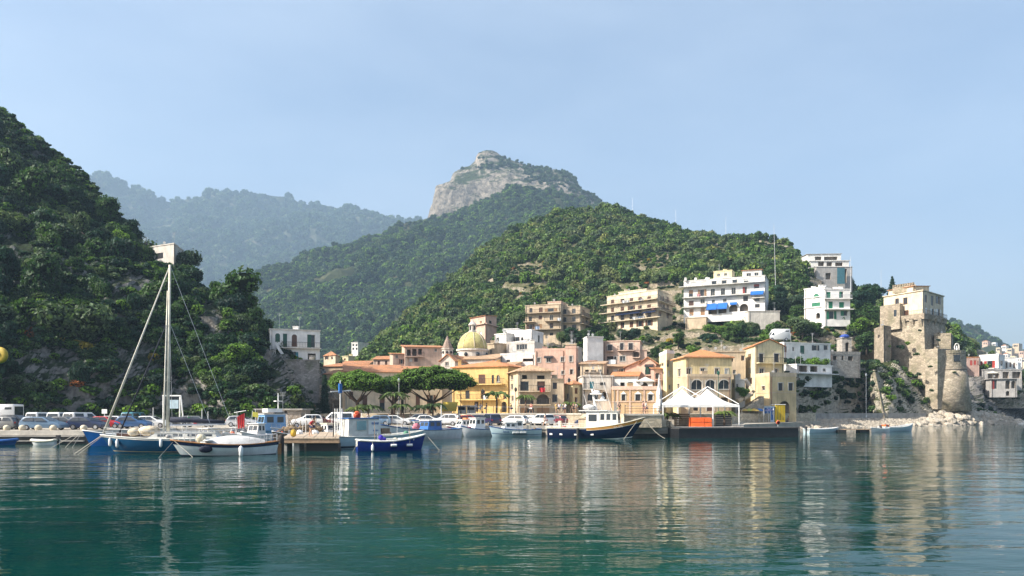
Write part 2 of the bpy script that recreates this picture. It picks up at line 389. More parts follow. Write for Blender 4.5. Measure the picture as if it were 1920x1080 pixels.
lines_far = [
 [(-160,720,1200),(1050,660,1200)],
 [(-160,560,1450),(200,520,1450),(500,500,1450),(800,500,1450),(1050,520,1450)],
 [(-160,285,1800),(150,328,1800),(200,347,1800),(230,358,1800),(280,371,1800),(320,379,1800),(350,374,1800),(400,367,1800),(440,365,1800),(480,368,1800),(520,375,1800),(560,383,1800),(620,391,1800),(680,401,1800),(720,408,1800),(760,418,1800),(830,436,1800),(1050,480,1800)]]
farther(lines_far, 1.85)
g_far = loft('mountain_ridge_far', lines_far, 170, 90, FARM, 52.0, .003, seed=5, backdrop=.12)
lines_coast = [
 [(1700,780,640),(1960,780,640),(2200,780,640)],
 [(1700,690,720),(1850,680,720),(1960,710,720),(2200,770,700)],
 [(1700,610,900),(1790,612,900),(1840,624,900),(1870,634,900),(1900,650,900),(1960,676,900),(2200,775,900)]]
farther(lines_coast, 1.5)
g_coast = loft('coast_far', lines_coast, 60, 40, MIDM, 10.0, .013, seed=6)
RROCK = rock('right_cliff_rock', (.14, .13, .125), (.25, .235, .22), (.36, .33, .29), .12, (.03, .04, .02), .6, .85)
lines_rc = [
 [(1770,796,205),(1840,795,210),(1900,790,240),(2040,786,300)],
 [(1770,752,214),(1820,740,222),(1860,760,236),(1900,768,256),(2040,768,310)],
 [(1770,708,228),(1830,712,238),(1870,726,250),(1920,735,270),(2040,740,320)],
 [(1770,700,250),(1850,700,262),(1920,708,290),(2040,715,340)]]
loft('cliff_right', lines_rc, 90, 60, RROCK, 2.4, .12, seed=7, ridged=True)
TROCK = rock('tower_rock', (.46, .41, .33), (.56, .5, .4), (.64, .57, .46), .2, (.05, .06, .022), .42, .66)
lines_tr = [
 [(1462,782,152),(1490,782,152),(1560,782,172),(1625,782,184),(1640,782,170),(1662,782,170),(1700,784,176),(1760,787,182),(1800,790,188),(1835,793,200),(1900,797,214)],
 [(1462,740,153),(1490,738,154),(1560,738,174),(1625,738,185),(1640,735,174),(1668,735,175),(1700,742,181),(1760,750,186),(1800,756,192),(1835,772,205),(1900,795,218)],
 [(1462,705,156),(1500,700,160),(1560,700,176),(1625,693,186),(1642,682,180),(1668,684,183),(1700,695,188),(1760,738,192),(1800,748,196),(1835,765,212),(1900,792,226)],
 [(1462,700,172),(1500,698,176),(1560,696,192),(1625,690,198),(1700,690,204),(1760,720,208),(1800,745,212),(1835,762,226),(1900,792,238)]]
g_tr = loft('tower_headland', lines_tr, 150, 80, TROCK, 1.1, .16, seed=8, ridged=True)

# ---------------------------------------------------------------- water
def water_mat():
    m = bpy.data.materials.new('harbour_water'); nt, out = nodes_of(m)
    b = N(nt, 'ShaderNodeBsdfPrincipled'); nt.links.new(b.outputs[0], out.inputs[0])
    co = coords(nt)
    body = ramp(nt, noise_f(nt, coords(nt, (.05, .09, 1)), 1.0, 4), [(.35, (.0001, .018, .02)), (.65, (.0002, .042, .034))])
    nt.links.new(body, b.inputs['Base Color'])
    b.inputs['Roughness'].default_value = .02; b.inputs['IOR'].default_value = 1.19
    def wv(sc, mul, det):
        x = noise_f(nt, coords(nt, sc), 1.0, det, .5)
        k = N(nt, 'ShaderNodeMath', operation='MULTIPLY'); nt.links.new(x, k.inputs[0]); k.inputs[1].default_value = mul; return k.outputs[0]
    s = wv((.13, .3, 1), .14, 2)
    for a in (wv((.45, 1.15, 1), .046, 3), wv((1.3, 3.4, 1), .0125, 3)):
        ad = N(nt, 'ShaderNodeMath', operation='ADD'); nt.links.new(s, ad.inputs[0]); nt.links.new(a, ad.inputs[1]); s = ad.outputs[0]
    patch = ramp(nt, noise_f(nt, coords(nt, (.012, .035, 1)), 1.0, 3), [(.35, .55), (.65, 1.0)])
    k = N(nt, 'ShaderNodeMath', operation='MULTIPLY'); nt.links.new(s, k.inputs[0]); nt.links.new(patch, k.inputs[1])
    bp = N(nt, 'ShaderNodeBump'); bp.inputs['Strength'].default_value = 1.0; bp.inputs['Distance'].default_value = 1.0
    nt.links.new(k.outputs[0], bp.inputs['Height']); nt.links.new(bp.outputs[0], b.inputs['Normal'])
    return m
w = MB(); w.add([(-3200,-150,0),(3200,-150,0),(3200,3900,0),(-3200,3900,0)], [(0,1,2,3)])
wo_ = w.build('water', water_mat()); wo_['kind'] = 'structure'

# ---------------------------------------------------------------- trees and scrub
def leaf_mesh(name, lobes, nleaf, ls, mat, seed, core=.82, up=.25, flat=0.0, coremat=None):
    r = np.random.default_rng(seed)
    lob = np.array([[*c, *rr] for c, rr in lobes], float)
    wgt = (lob[:, 3] * lob[:, 4] + lob[:, 4] * lob[:, 5] + lob[:, 3] * lob[:, 5]); wgt /= wgt.sum()
    k = r.choice(len(lob), nleaf, p=wgt)
    d = r.normal(size=(nleaf, 3)); d[:, 2] += up; d /= np.linalg.norm(d, axis=1, keepdims=True)
    rad = r.uniform(.72, 1.0, (nleaf, 1)) + .28 * r.random((nleaf, 1)) ** 3 + .12 * np.sin(d[:, :1] * 7 + k[:, None]) * np.cos(d[:, 1:2] * 6)
    c = lob[k, :3] + d * rad * lob[k, 3:]
    # random tangent frames, leaning to the outward direction
    nr = d + r.normal(size=(nleaf, 3)) * .55; nr[:, 2] += flat; nr /= np.linalg.norm(nr, axis=1, keepdims=True)
    t = np.cross(nr, r.normal(size=(nleaf, 3))); t /= np.linalg.norm(t, axis=1, keepdims=True); b = np.cross(nr, t)
    s = ls * r.uniform(.55, 1.35, (nleaf, 1))
    q = np.stack([c - t * s * .5, c - b * s * .38 + nr * s * .12, c + t * s * .62, c + b * s * .38 + nr * s * .1], 1).reshape(-1, 3)
    vs = q.tolist(); fs = [(4 * i, 4 * i + 1, 4 * i + 2, 4 * i + 3) for i in range(nleaf)]
    mi = [0] * nleaf
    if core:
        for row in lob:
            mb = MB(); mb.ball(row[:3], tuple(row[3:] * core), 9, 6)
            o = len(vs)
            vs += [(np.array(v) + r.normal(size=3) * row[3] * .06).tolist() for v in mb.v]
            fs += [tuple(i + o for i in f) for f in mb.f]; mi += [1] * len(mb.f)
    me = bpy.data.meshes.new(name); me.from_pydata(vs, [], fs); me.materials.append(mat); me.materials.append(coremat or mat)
    me.polygons.foreach_set('material_index', mi); me.update(); return me

GREEN_A = foliage('leaves_broad', (.045, .092, .028)); GREEN_B = foliage('leaves_olive', (.08, .118, .062)); GREEN_C = foliage('leaves_fresh', (.1, .18, .028))
GREEN_D = foliage('leaves_dark', (.018, .05, .032)); GREEN_P = foliage('pine_needles', (.1, .18, .034)); RUST = foliage('leaves_rust', (.26, .085, .03)); YELL = foliage('leaves_yellow', (.26, .19, .03))  # GREEN_D: cool tone of shaded foliage put into the leaf colour
CORE = M('inner_twigs', (.018, .026, .011), 1, spec=.0, var=.3)  # solid crown core, shade between the leaves put into its dark colour
def blob_lobes(seed, n, r0, hz=.8, spread=.6):
    q = random.Random(seed); out = [((0, 0, r0 * .75), (r0 * .72, r0 * .72, r0 * .7 * hz))]
    for i in range(n):
        a = q.uniform(0, 6.28); e = q.uniform(.2, 1) * spread * r0
        s = q.uniform(.24, .6) * r0
        out.append(((e * math.cos(a) * 1.15, e * math.sin(a) * 1.15, r0 * q.uniform(.3, 1.5) * hz), (s, s, s * q.uniform(.7, .95))))
    return out
def trunk_mesh(name, h, r, limbs, seed, mat=None, lean=.0):
    q = random.Random(seed); mb = MB()
    top = Vector((lean * h, q.uniform(-.05, .05) * h, h))
    mb.tube([(0, 0, -.6), (lean * h * .2, 0, h * .35), top * .75 + Vector((0.02 * h, 0, 0)), top], r, 7, r * .55)
    for i in range(limbs):
        a = 6.28 * i / limbs + q.uniform(-.4, .4); l = h * q.uniform(.35, .6)
        p0 = top * q.uniform(.6, .95); p1 = p0 + Vector((math.cos(a) * l * .6, math.sin(a) * l * .6, l * .5)); p2 = p0 + Vector((math.cos(a) * l, math.sin(a) * l, l * .95))
        mb.tube([p0, p1, p2], r * .45, 5, r * .15)
    return mb.mesh(name, mat or M('bark', (.1, .075, .055), .95, 0, .25, 4, .5, 12), True)

# source crowns: unit trees about 1 m in crown radius, scaled by each plant
near_crowns = []; far_crowns = []
for i, mat in enumerate((GREEN_A, GREEN_B, GREEN_A, GREEN_C, GREEN_D, GREEN_B)):
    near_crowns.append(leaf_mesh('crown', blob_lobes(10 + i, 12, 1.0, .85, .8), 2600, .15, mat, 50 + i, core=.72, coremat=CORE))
for i, mat in enumerate((GREEN_A, GREEN_B, GREEN_D, GREEN_C)):
    far_crowns.append(leaf_mesh('far_crown', blob_lobes(30 + i, 5, 1.0), 330, .34, mat, 80 + i, coremat=CORE))
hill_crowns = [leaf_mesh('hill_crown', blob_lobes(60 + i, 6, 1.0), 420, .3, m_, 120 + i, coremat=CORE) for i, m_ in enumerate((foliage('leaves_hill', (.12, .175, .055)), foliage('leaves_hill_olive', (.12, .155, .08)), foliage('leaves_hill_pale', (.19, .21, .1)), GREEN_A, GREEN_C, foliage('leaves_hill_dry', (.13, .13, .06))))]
near_trunks = [trunk_mesh('trunk', 1.0, .09, 4, 5 + i, lean=.1 * (i - 1)) for i in range(3)]
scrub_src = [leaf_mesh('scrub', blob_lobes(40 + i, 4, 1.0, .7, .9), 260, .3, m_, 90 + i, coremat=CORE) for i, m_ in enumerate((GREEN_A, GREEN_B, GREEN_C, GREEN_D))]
scrub_src.append(leaf_mesh('scrub', blob_lobes(48, 4, 1.0, .7, .9), 260, .3, RUST, 97, coremat=CORE))
scrub_src.append(leaf_mesh('scrub', blob_lobes(49, 4, 1.0, .7, .9), 260, .3, YELL, 98, coremat=CORE))

def src_collection(name, meshes):
    c = bpy.data.collections.new(name)
    for i, me in enumerate(meshes):
        o = bpy.data.objects.new('%s_%02d' % (name, i), me); c.objects.link(o)
    return c
FOREST_SRC = src_collection('source_far', far_crowns); SCRUB_SRC = src_collection('source_scrub', scrub_src); HILL_SRC = src_collection('source_hill', hill_crowns)

def instancer(name, pts, src, label, cat):
    """one uncountable mass of plants: points carrying scale, turn and pick, instanced by geometry nodes"""
    me = bpy.data.meshes.new(name); me.from_pydata([p[0] for p in pts], [], [])
    a = me.attributes.new('sc', 'FLOAT_VECTOR', 'POINT'); a.data.foreach_set('vector', [x for p in pts for x in p[1]])
    a = me.attributes.new('rot', 'FLOAT_VECTOR', 'POINT'); a.data.foreach_set('vector', [x for p in pts for x in (0, 0, p[2])])
    a = me.attributes.new('pick', 'INT', 'POINT'); a.data.foreach_set('value', [int(p[3]) for p in pts])
    o = mesh_obj(name, me); tag(o, label, cat, kind='stuff')
    ng = bpy.data.node_groups.new(name, 'GeometryNodeTree')
    ng.interface.new_socket('Geometry', in_out='INPUT', socket_type='NodeSocketGeometry'); ng.interface.new_socket('Geometry', in_out='OUTPUT', socket_type='NodeSocketGeometry')
    gi = ng.nodes.new('NodeGroupInput'); go = ng.nodes.new('NodeGroupOutput')
    ci = ng.nodes.new('GeometryNodeCollectionInfo'); ci.inputs['Collection'].default_value = src; ci.inputs['Separate Children'].default_value = True; ci.inputs['Reset Children'].default_value = True
    io = ng.nodes.new('GeometryNodeInstanceOnPoints'); io.inputs['Pick Instance'].default_value = True
    def at(nm, t):
        n = ng.nodes.new('GeometryNodeInputNamedAttribute'); n.data_type = t; n.inputs['Name'].default_value = nm; return [s for s in n.outputs if s.enabled and s.name == 'Attribute'][0]
    ng.links.new(gi.outputs[0], io.inputs['Points']); ng.links.new(ci.outputs[0], io.inputs['Instance'])
    ng.links.new(at('pick', 'INT'), io.inputs['Instance Index']); ng.links.new(at('sc', 'FLOAT_VECTOR'), io.inputs['Scale'])
    er = ng.nodes.new('FunctionNodeEulerToRotation'); ng.links.new(at('rot', 'FLOAT_VECTOR'), er.inputs[0]); ng.links.new(er.outputs[0], io.inputs['Rotation'])
    ng.links.new(io.outputs[0], go.inputs[0])
    md = o.modifiers.new('plants', 'NODES'); md.node_group = ng
    return o

# photo rectangles kept clear of plants that stand in front of distance dmax
CLEAR = []
def proj(p): return 960 + p[0] / p[1] * F, HY - (p[2] - EYE) / p[1] * F
def is_clear(p, r, h):
    x, y = proj(p); k = F / p[1]; y1 = y - h * k; rr = r * k
    for (a, b, c, e, dm) in CLEAR:
        if p[1] < dm + r and x + rr > a and x - rr < c and y > b and y1 < e: return False
    return True
def scatter(g, n, q, jitter=1.0):
    """random points on a loft grid, even by area"""
    a = g[:-1, :-1]; b = g[:-1, 1:]; c = g[1:, :-1]
    ar = np.linalg.norm(np.cross(b - a, c - a), axis=2).ravel(); ar /= ar.sum()
    idx = q.choice(len(ar), n, p=ar); i, j = np.divmod(idx, g.shape[1] - 1)
    u = q.random((n, 1)); v = q.random((n, 1))
    p = g[i, j] * (1 - u) * (1 - v) + g[i, j + 1] * u * (1 - v) + g[i + 1, j] * (1 - u) * v + g[i + 1, j + 1] * u * v
    nr = np.cross(g[i, j + 1] - g[i, j], g[i + 1, j] - g[i, j]); nr /= np.linalg.norm(nr, axis=1, keepdims=True) + 1e-9
    return p, np.abs(nr[:, 2])
HAZE_D=.00021

# ---------------------------------------------------------------- quays, promenade, beach
def slab(name, pts, z0, z1, mat, cat=None, label=None):
    mb = MB(); mb.prism([(p[0], p[1]) for p in pts], z0, z1); o = mb.build(name, mat)
    if cat: tag(o, label, cat)
    else: o['kind'] = 'structure'
    return o
QUAY = M('quay_paving', (.4, .36, .3), .92, 0, .14, .5, .3, 4, 0, .2)
STONEW = stone('quay_stone', (.42, .36, .27), 1.5)
ASPH = M('asphalt', (.075, .075, .075), .95, 0, .2, .8, .2, 8, 0, .2)
qz = 1.35
quay_poly = [G(-420, 79), G(166, 79), G(330, 90), G(520, 92), G(640, 93), G(700, 100), G(815, 104), G(1022, 104), G(1150, 101), G(1162, 96.5), G(1394, 99.5), G(1396, 118), (62, 150, 0), (62, 205, 0), (-30, 205, 0), (-150, 190, 0), (-260, 150, 0)]
slab('quay_ground', quay_poly, -4, qz, QUAY)
# kerb of pale stone along the quay's edge
kb = MB()
for a, b in ((G(-420, 79), G(166, 79)), (G(166, 79), G(330, 90)), (G(815, 104), G(1022, 104)), (G(1022, 104), G(1150, 101)), (G(1162, 96.5), G(1394, 99.5))):
    t = (Vector((b[0], b[1], 0)) - Vector((a[0], a[1], 0))).normalized(); n_ = Vector((t.y, -t.x, 0))
    a = Vector((a[0], a[1], 0)); b = Vector((b[0], b[1], 0))
    kb.hexa([a + n_ * .12 + Vector((0, 0, qz - .45)), b + n_ * .12 + Vector((0, 0, qz - .45)), b - n_ * .5 + Vector((0, 0, qz - .45)), a - n_ * .5 + Vector((0, 0, qz - .45))],
            [a + n_ * .12 + Vector((0, 0, qz + .05)), b + n_ * .12 + Vector((0, 0, qz + .05)), b - n_ * .5 + Vector((0, 0, qz + .05)), a - n_ * .5 + Vector((0, 0, qz + .05))])
o = kb.build('quay_kerb', M('kerb_stone', (.5, .46, .4), .9, 0, .15, 1.2, .3, 8)); o['kind'] = 'structure'
# timber rubbing rails on the left quay wall
wl = MB()
for z_ in (.25, .75):
    wl.box((G(-420, 79)[0], 78.66, z_), (G(160, 79)[0], 78.86, z_ + .12))
o = wl.build('quay_rubbing_rails', CONCRETE); o['kind'] = 'structure'
wl = MB(); WET = M('wet_weedy_concrete', (.055, .055, .05), .7, 0, .3, 1.2, .5, 6)  # dark slab on the quay walls, their shade painted into its colour
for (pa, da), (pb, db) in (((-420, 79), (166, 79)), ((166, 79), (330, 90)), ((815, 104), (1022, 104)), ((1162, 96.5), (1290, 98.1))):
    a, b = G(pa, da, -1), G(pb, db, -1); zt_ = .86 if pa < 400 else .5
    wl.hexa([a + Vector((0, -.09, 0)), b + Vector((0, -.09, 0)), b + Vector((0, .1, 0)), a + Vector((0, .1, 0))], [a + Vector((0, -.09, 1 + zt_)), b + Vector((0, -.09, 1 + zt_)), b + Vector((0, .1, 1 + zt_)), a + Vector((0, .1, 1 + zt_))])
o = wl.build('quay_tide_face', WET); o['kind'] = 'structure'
pz = 3.0
prom = [G(875, 117), G(1062, 117), G(1090, 116), G(1170, 110), G(1170, 95), G(1241, 95.5), G(1243, 112), G(1372, 117), G(1376, 128), (61, 150, 0), (61, 204, 0), (-25, 204, 0), (-25, 150, 0), G(600, 128), G(770, 122)]
slab('promenade', prom, qz - .01, pz, stone('promenade_wall', (.5, .43, .32), 1.2))
cp = MB()
for a, b in ((G(875, 117), G(1062, 117)), (G(1062, 117), G(1090, 116)), (G(1170, 95), G(1241, 95.5))):
    cp.hexa([a + Vector((0, -.12, pz - .12)), b + Vector((0, -.12, pz - .12)), b + Vector((0, .45, pz - .12)), a + Vector((0, .45, pz - .12))],
            [a + Vector((0, -.12, pz + .1)), b + Vector((0, -.12, pz + .1)), b + Vector((0, .45, pz + .1)), a + Vector((0, .45, pz + .1))])
o = cp.build('promenade_coping', M('coping_stone', (.56, .52, .45), .85, 0, .1, 1)); o['kind'] = 'structure'
# beach: shingle sheet from the waterline up to the road under the headland
BEACH = M('beach_shingle', (.66, .6, .5), .95, 0, .25, 1.6, 1.0, 5, 0, .1)
rows = []
nb = 70
for i in range(nb):
    px = 1330 + (1930 - 1330) * i / (nb - 1)
    d0 = np.interp(px, [1330, 1400, 1500, 1600, 1700, 1800, 1930], [118, 128, 137, 150, 166, 176, 200])
    d1 = d0 + np.interp(px, [1330, 1500, 1700, 1800, 1930], [26, 20, 12, 12, 10])
    z1 = np.interp(px, [1330, 1500, 1730, 1800, 1930], [2.2, 2.2, 2.0, 1.2, .6])
    for k, (t, z) in enumerate(((-.25, -1.2), (0, -.05), (.35, .6), (.7, 1.3), (1, z1), (1.25, z1 + .1))):
        d = d0 + (d1 - d0) * t
        rows.append(G(px, d, min(z, z1 + .1) + .18 * noise.noise(Vector((px * .08, t * 4, 0)))))
mb = MB(); mb.add(rows, [(i * 6 + k, i * 6 + k + 1, i * 6 + 7 + k, i * 6 + 6 + k) for i in range(nb - 1) for k in range(5)])
o = mb.build('beach', BEACH, smooth=True); o['kind'] = 'structure'
mb = MB()
rp = [(1488, 151.0), (1560, 159), (1625, 166.5), (1700, 173.5), (1735, 176)]
for (pa, da), (pb, db) in zip(rp, rp[1:]):
    a, b = G(pa, da), G(pb, db); u = Vector((.0, .5, 0))
    mb.hexa([a + Vector((0, 0, 1)), b + Vector((0, 0, 1)), b + u + Vector((0, 0, 1)), a + u + Vector((0, 0, 1))],
            [a + Vector((0, 0, 2.95)), b + Vector((0, 0, 2.95)), b + u + Vector((0, 0, 2.95)), a + u + Vector((0, 0, 2.95))])
o = mb.build('road_parapet', CONCRETE); tag(o, 'long low concrete parapet above the beach below the tower headland', 'wall')

# ---------------------------------------------------------------- buildings
COVERG = paint('dish_grey', (.42, .42, .41))
class Wall:
    def __init__(s, a, b):
        s.a = Vector((a[0], a[1], 0)); s.b = Vector((b[0], b[1], 0)); s.u = (s.b - s.a); s.L = s.u.length; s.u.normalize()
        s.n = Vector((s.u.y, -s.u.x, 0))
    def s_of(s, px):
        m = (px - 960) / F
        den = s.u.x - m * s.u.y
        return (m * s.a.y - s.a.x) / den
    def sz(s, px, py):
        k = s.s_of(px); d = s.a.y + s.u.y * k
        return k, EYE + (HY - py) * d / F
    def pt(s, k, z, o=0.0):
        p = s.a + s.u * k + s.n * o; return Vector((p.x, p.y, z))
    def bx(s, mb, s0, s1, z0, z1, o0, o1):
        return mb.hexa([s.pt(s0, z0, o1), s.pt(s1, z0, o1), s.pt(s1, z0, o0), s.pt(s0, z0, o0)], [s.pt(s0, z1, o1), s.pt(s1, z1, o1), s.pt(s1, z1, o0), s.pt(s0, z1, o0)])

SH = {'g': paint('shutter_green', (.02, .09, .06)), 'b': paint('shutter_brown', (.11, .05, .03)), 'k': paint('shutter_dark', (.035, .035, .04)), 'G': GREENP,
      't': paint('shutter_teal', (.05, .22, .27)), 'w': paint('shutter_white', (.7, .7, .66)), 'r': paint('shutter_red', (.35, .05, .04)), 'o': paint('shutter_ochre', (.35, .2, .1)), 'n': NAVY}
def arch_pts(w, s0, s1, z0, z1, n=8):
    c = (s0 + s1) / 2; r = (s1 - s0) / 2; rz = min(r, (z1 - z0) * .9)
    return [(c - r * math.cos(math.pi * i / n), z1 - rz + rz * math.sin(math.pi * i / n)) for i in range(n + 1)]
def window(root, w, s0, z0, s1, z1, kind, opt, trim):
    """frame, panes and shutters of one opening, each its own mesh"""
    arch = kind[0] == 'a'; k = kind[-1]
    D = -.22
    if k == 'h':                                    # open loggia: back and sides, left to real shade
        mb = MB(); de = -1.5
        mb.add([w.pt(s0, z0, de), w.pt(s1, z0, de), w.pt(s1, z1, de), w.pt(s0, z1, de), w.pt(s0, z0, D), w.pt(s1, z0, D), w.pt(s1, z1, D), w.pt(s0, z1, D)],
               [(0,1,2,3), (4,5,1,0), (7,3,2,6), (4,0,3,7), (5,6,2,1)])
        mb.build('recess', M('loggia_plaster', (.3, .26, .22), .9), root, world=True); return
    fr = MB(); t = min(.09, (s1 - s0) * .12)
    w.bx(fr, s0, s0 + t, z0, z1, D, D + .1); w.bx(fr, s1 - t, s1, z0, z1, D, D + .1)
    w.bx(fr, s0 + t, s1 - t, z1 - t, z1, D, D + .1); w.bx(fr, s0 + t, s1 - t, z0, z0 + t, D, D + .1)
    if k in 'wo' and s1 - s0 > .55: w.bx(fr, (s0 + s1) / 2 - .04, (s0 + s1) / 2 + .04, z0 + t, z1 - t, D, D + .09)
    if k in 'wo': w.bx(fr, s0 - .08, s1 + .08, z0 - .1, z0, -.1, .1)
    if trim:
        tw = .16
        w.bx(fr, s0 - tw, s0, z0, z1, .003, .045); w.bx(fr, s1, s1 + tw, z0, z1, .003, .045)
        if arch:
            pts = arch_pts(w, s0, s1, z0, z1); po = arch_pts(w, s0 - tw, s1 + tw, z0, z1 + tw)
            for i in range(len(pts) - 1):
                fr.hexa([w.pt(*pts[i], .003), w.pt(*pts[i + 1], .003), w.pt(*po[i + 1], .003), w.pt(*po[i], .003)], [w.pt(*pts[i], .05), w.pt(*pts[i + 1], .05), w.pt(*po[i + 1], .05), w.pt(*po[i], .05)])
        else: w.bx(fr, s0 - tw, s1 + tw, z1, z1 + tw, .003, .055)
    fo = fr.build('window', {'w': OFFW, 'k': SH['k'], 'b': SH['b']}.get(opt.get('f', 'w')), root, world=True)
    fo_loc = fo
    pn = MB(); pn.add([w.pt(s0, z0, D + .05), w.pt(s1, z0, D + .05), w.pt(s1, z1, D + .05), w.pt(s0, z1, D + .05)], [(0,1,2,3)])
    pn.build('pane', GLASS, fo_loc, world=True)
    def leaf(a, b, o0, o1):
        mb = MB(); n = max(2, int((z1 - z0) / .3)); h = (z1 - z0) / n
        w.bx(mb, a, b, z0 + .01, z1 - .01, o0, o1 - .02)
        for i in range(n): w.bx(mb, a + .04, b - .04, z0 + i * h + .06, z0 + (i + 1) * h - .03, o1 - .02, o1)
        mb.build('shutter', SH[opt.get('c', 'g')], fo_loc, world=True)
    m = (s0 + s1) / 2
    if k == 's':
        rr = random.Random(int(s0 * 977 + z0 * 131 + w.a.x * 17)).random(); wd = (s1 - s0) / 2
        if arch or rr < .5: leaf(s0 + .02, m - .01, D + .06, D + .14); leaf(m + .01, s1 - .02, D + .06, D + .14)
        elif rr < .72 and not trim and s0 > wd + .1 and s1 < w.L - wd - .1: leaf(s0 - wd, s0 - .02, .01, .07); leaf(s1 + .02, s1 + wd, .01, .07)
        elif rr < .86: leaf(s0 + .02, m - .01, D + .06, D + .14)
        else:
            za_, z0 = z0, z0 + (z1 - z0) * .5; leaf(s0 + .02, s1 - .02, D + .06, D + .12); z0 = za_
    if k == 'o':
        wd = (s1 - s0) / 2
        leaf(s0 - wd, s0 - .02, .01, .07); leaf(s1 + .02, s1 + wd, .01, .07)

def railing(w, mb, s0, s1, z, h, o, solid=False, sp=.28):
    w.bx(mb, s0, s1, z + h - .06, z + h, o - .04, o + .04); w.bx(mb, s0, s1, z + .08, z + .12, o - .03, o + .03)
    n = max(2, int((s1 - s0) / sp))
    for i in range(n + 1):
        k = s0 + (s1 - s0) * i / n
        w.bx(mb, k - .018, k + .018, z, z + h - .06, o - .018, o + .018)

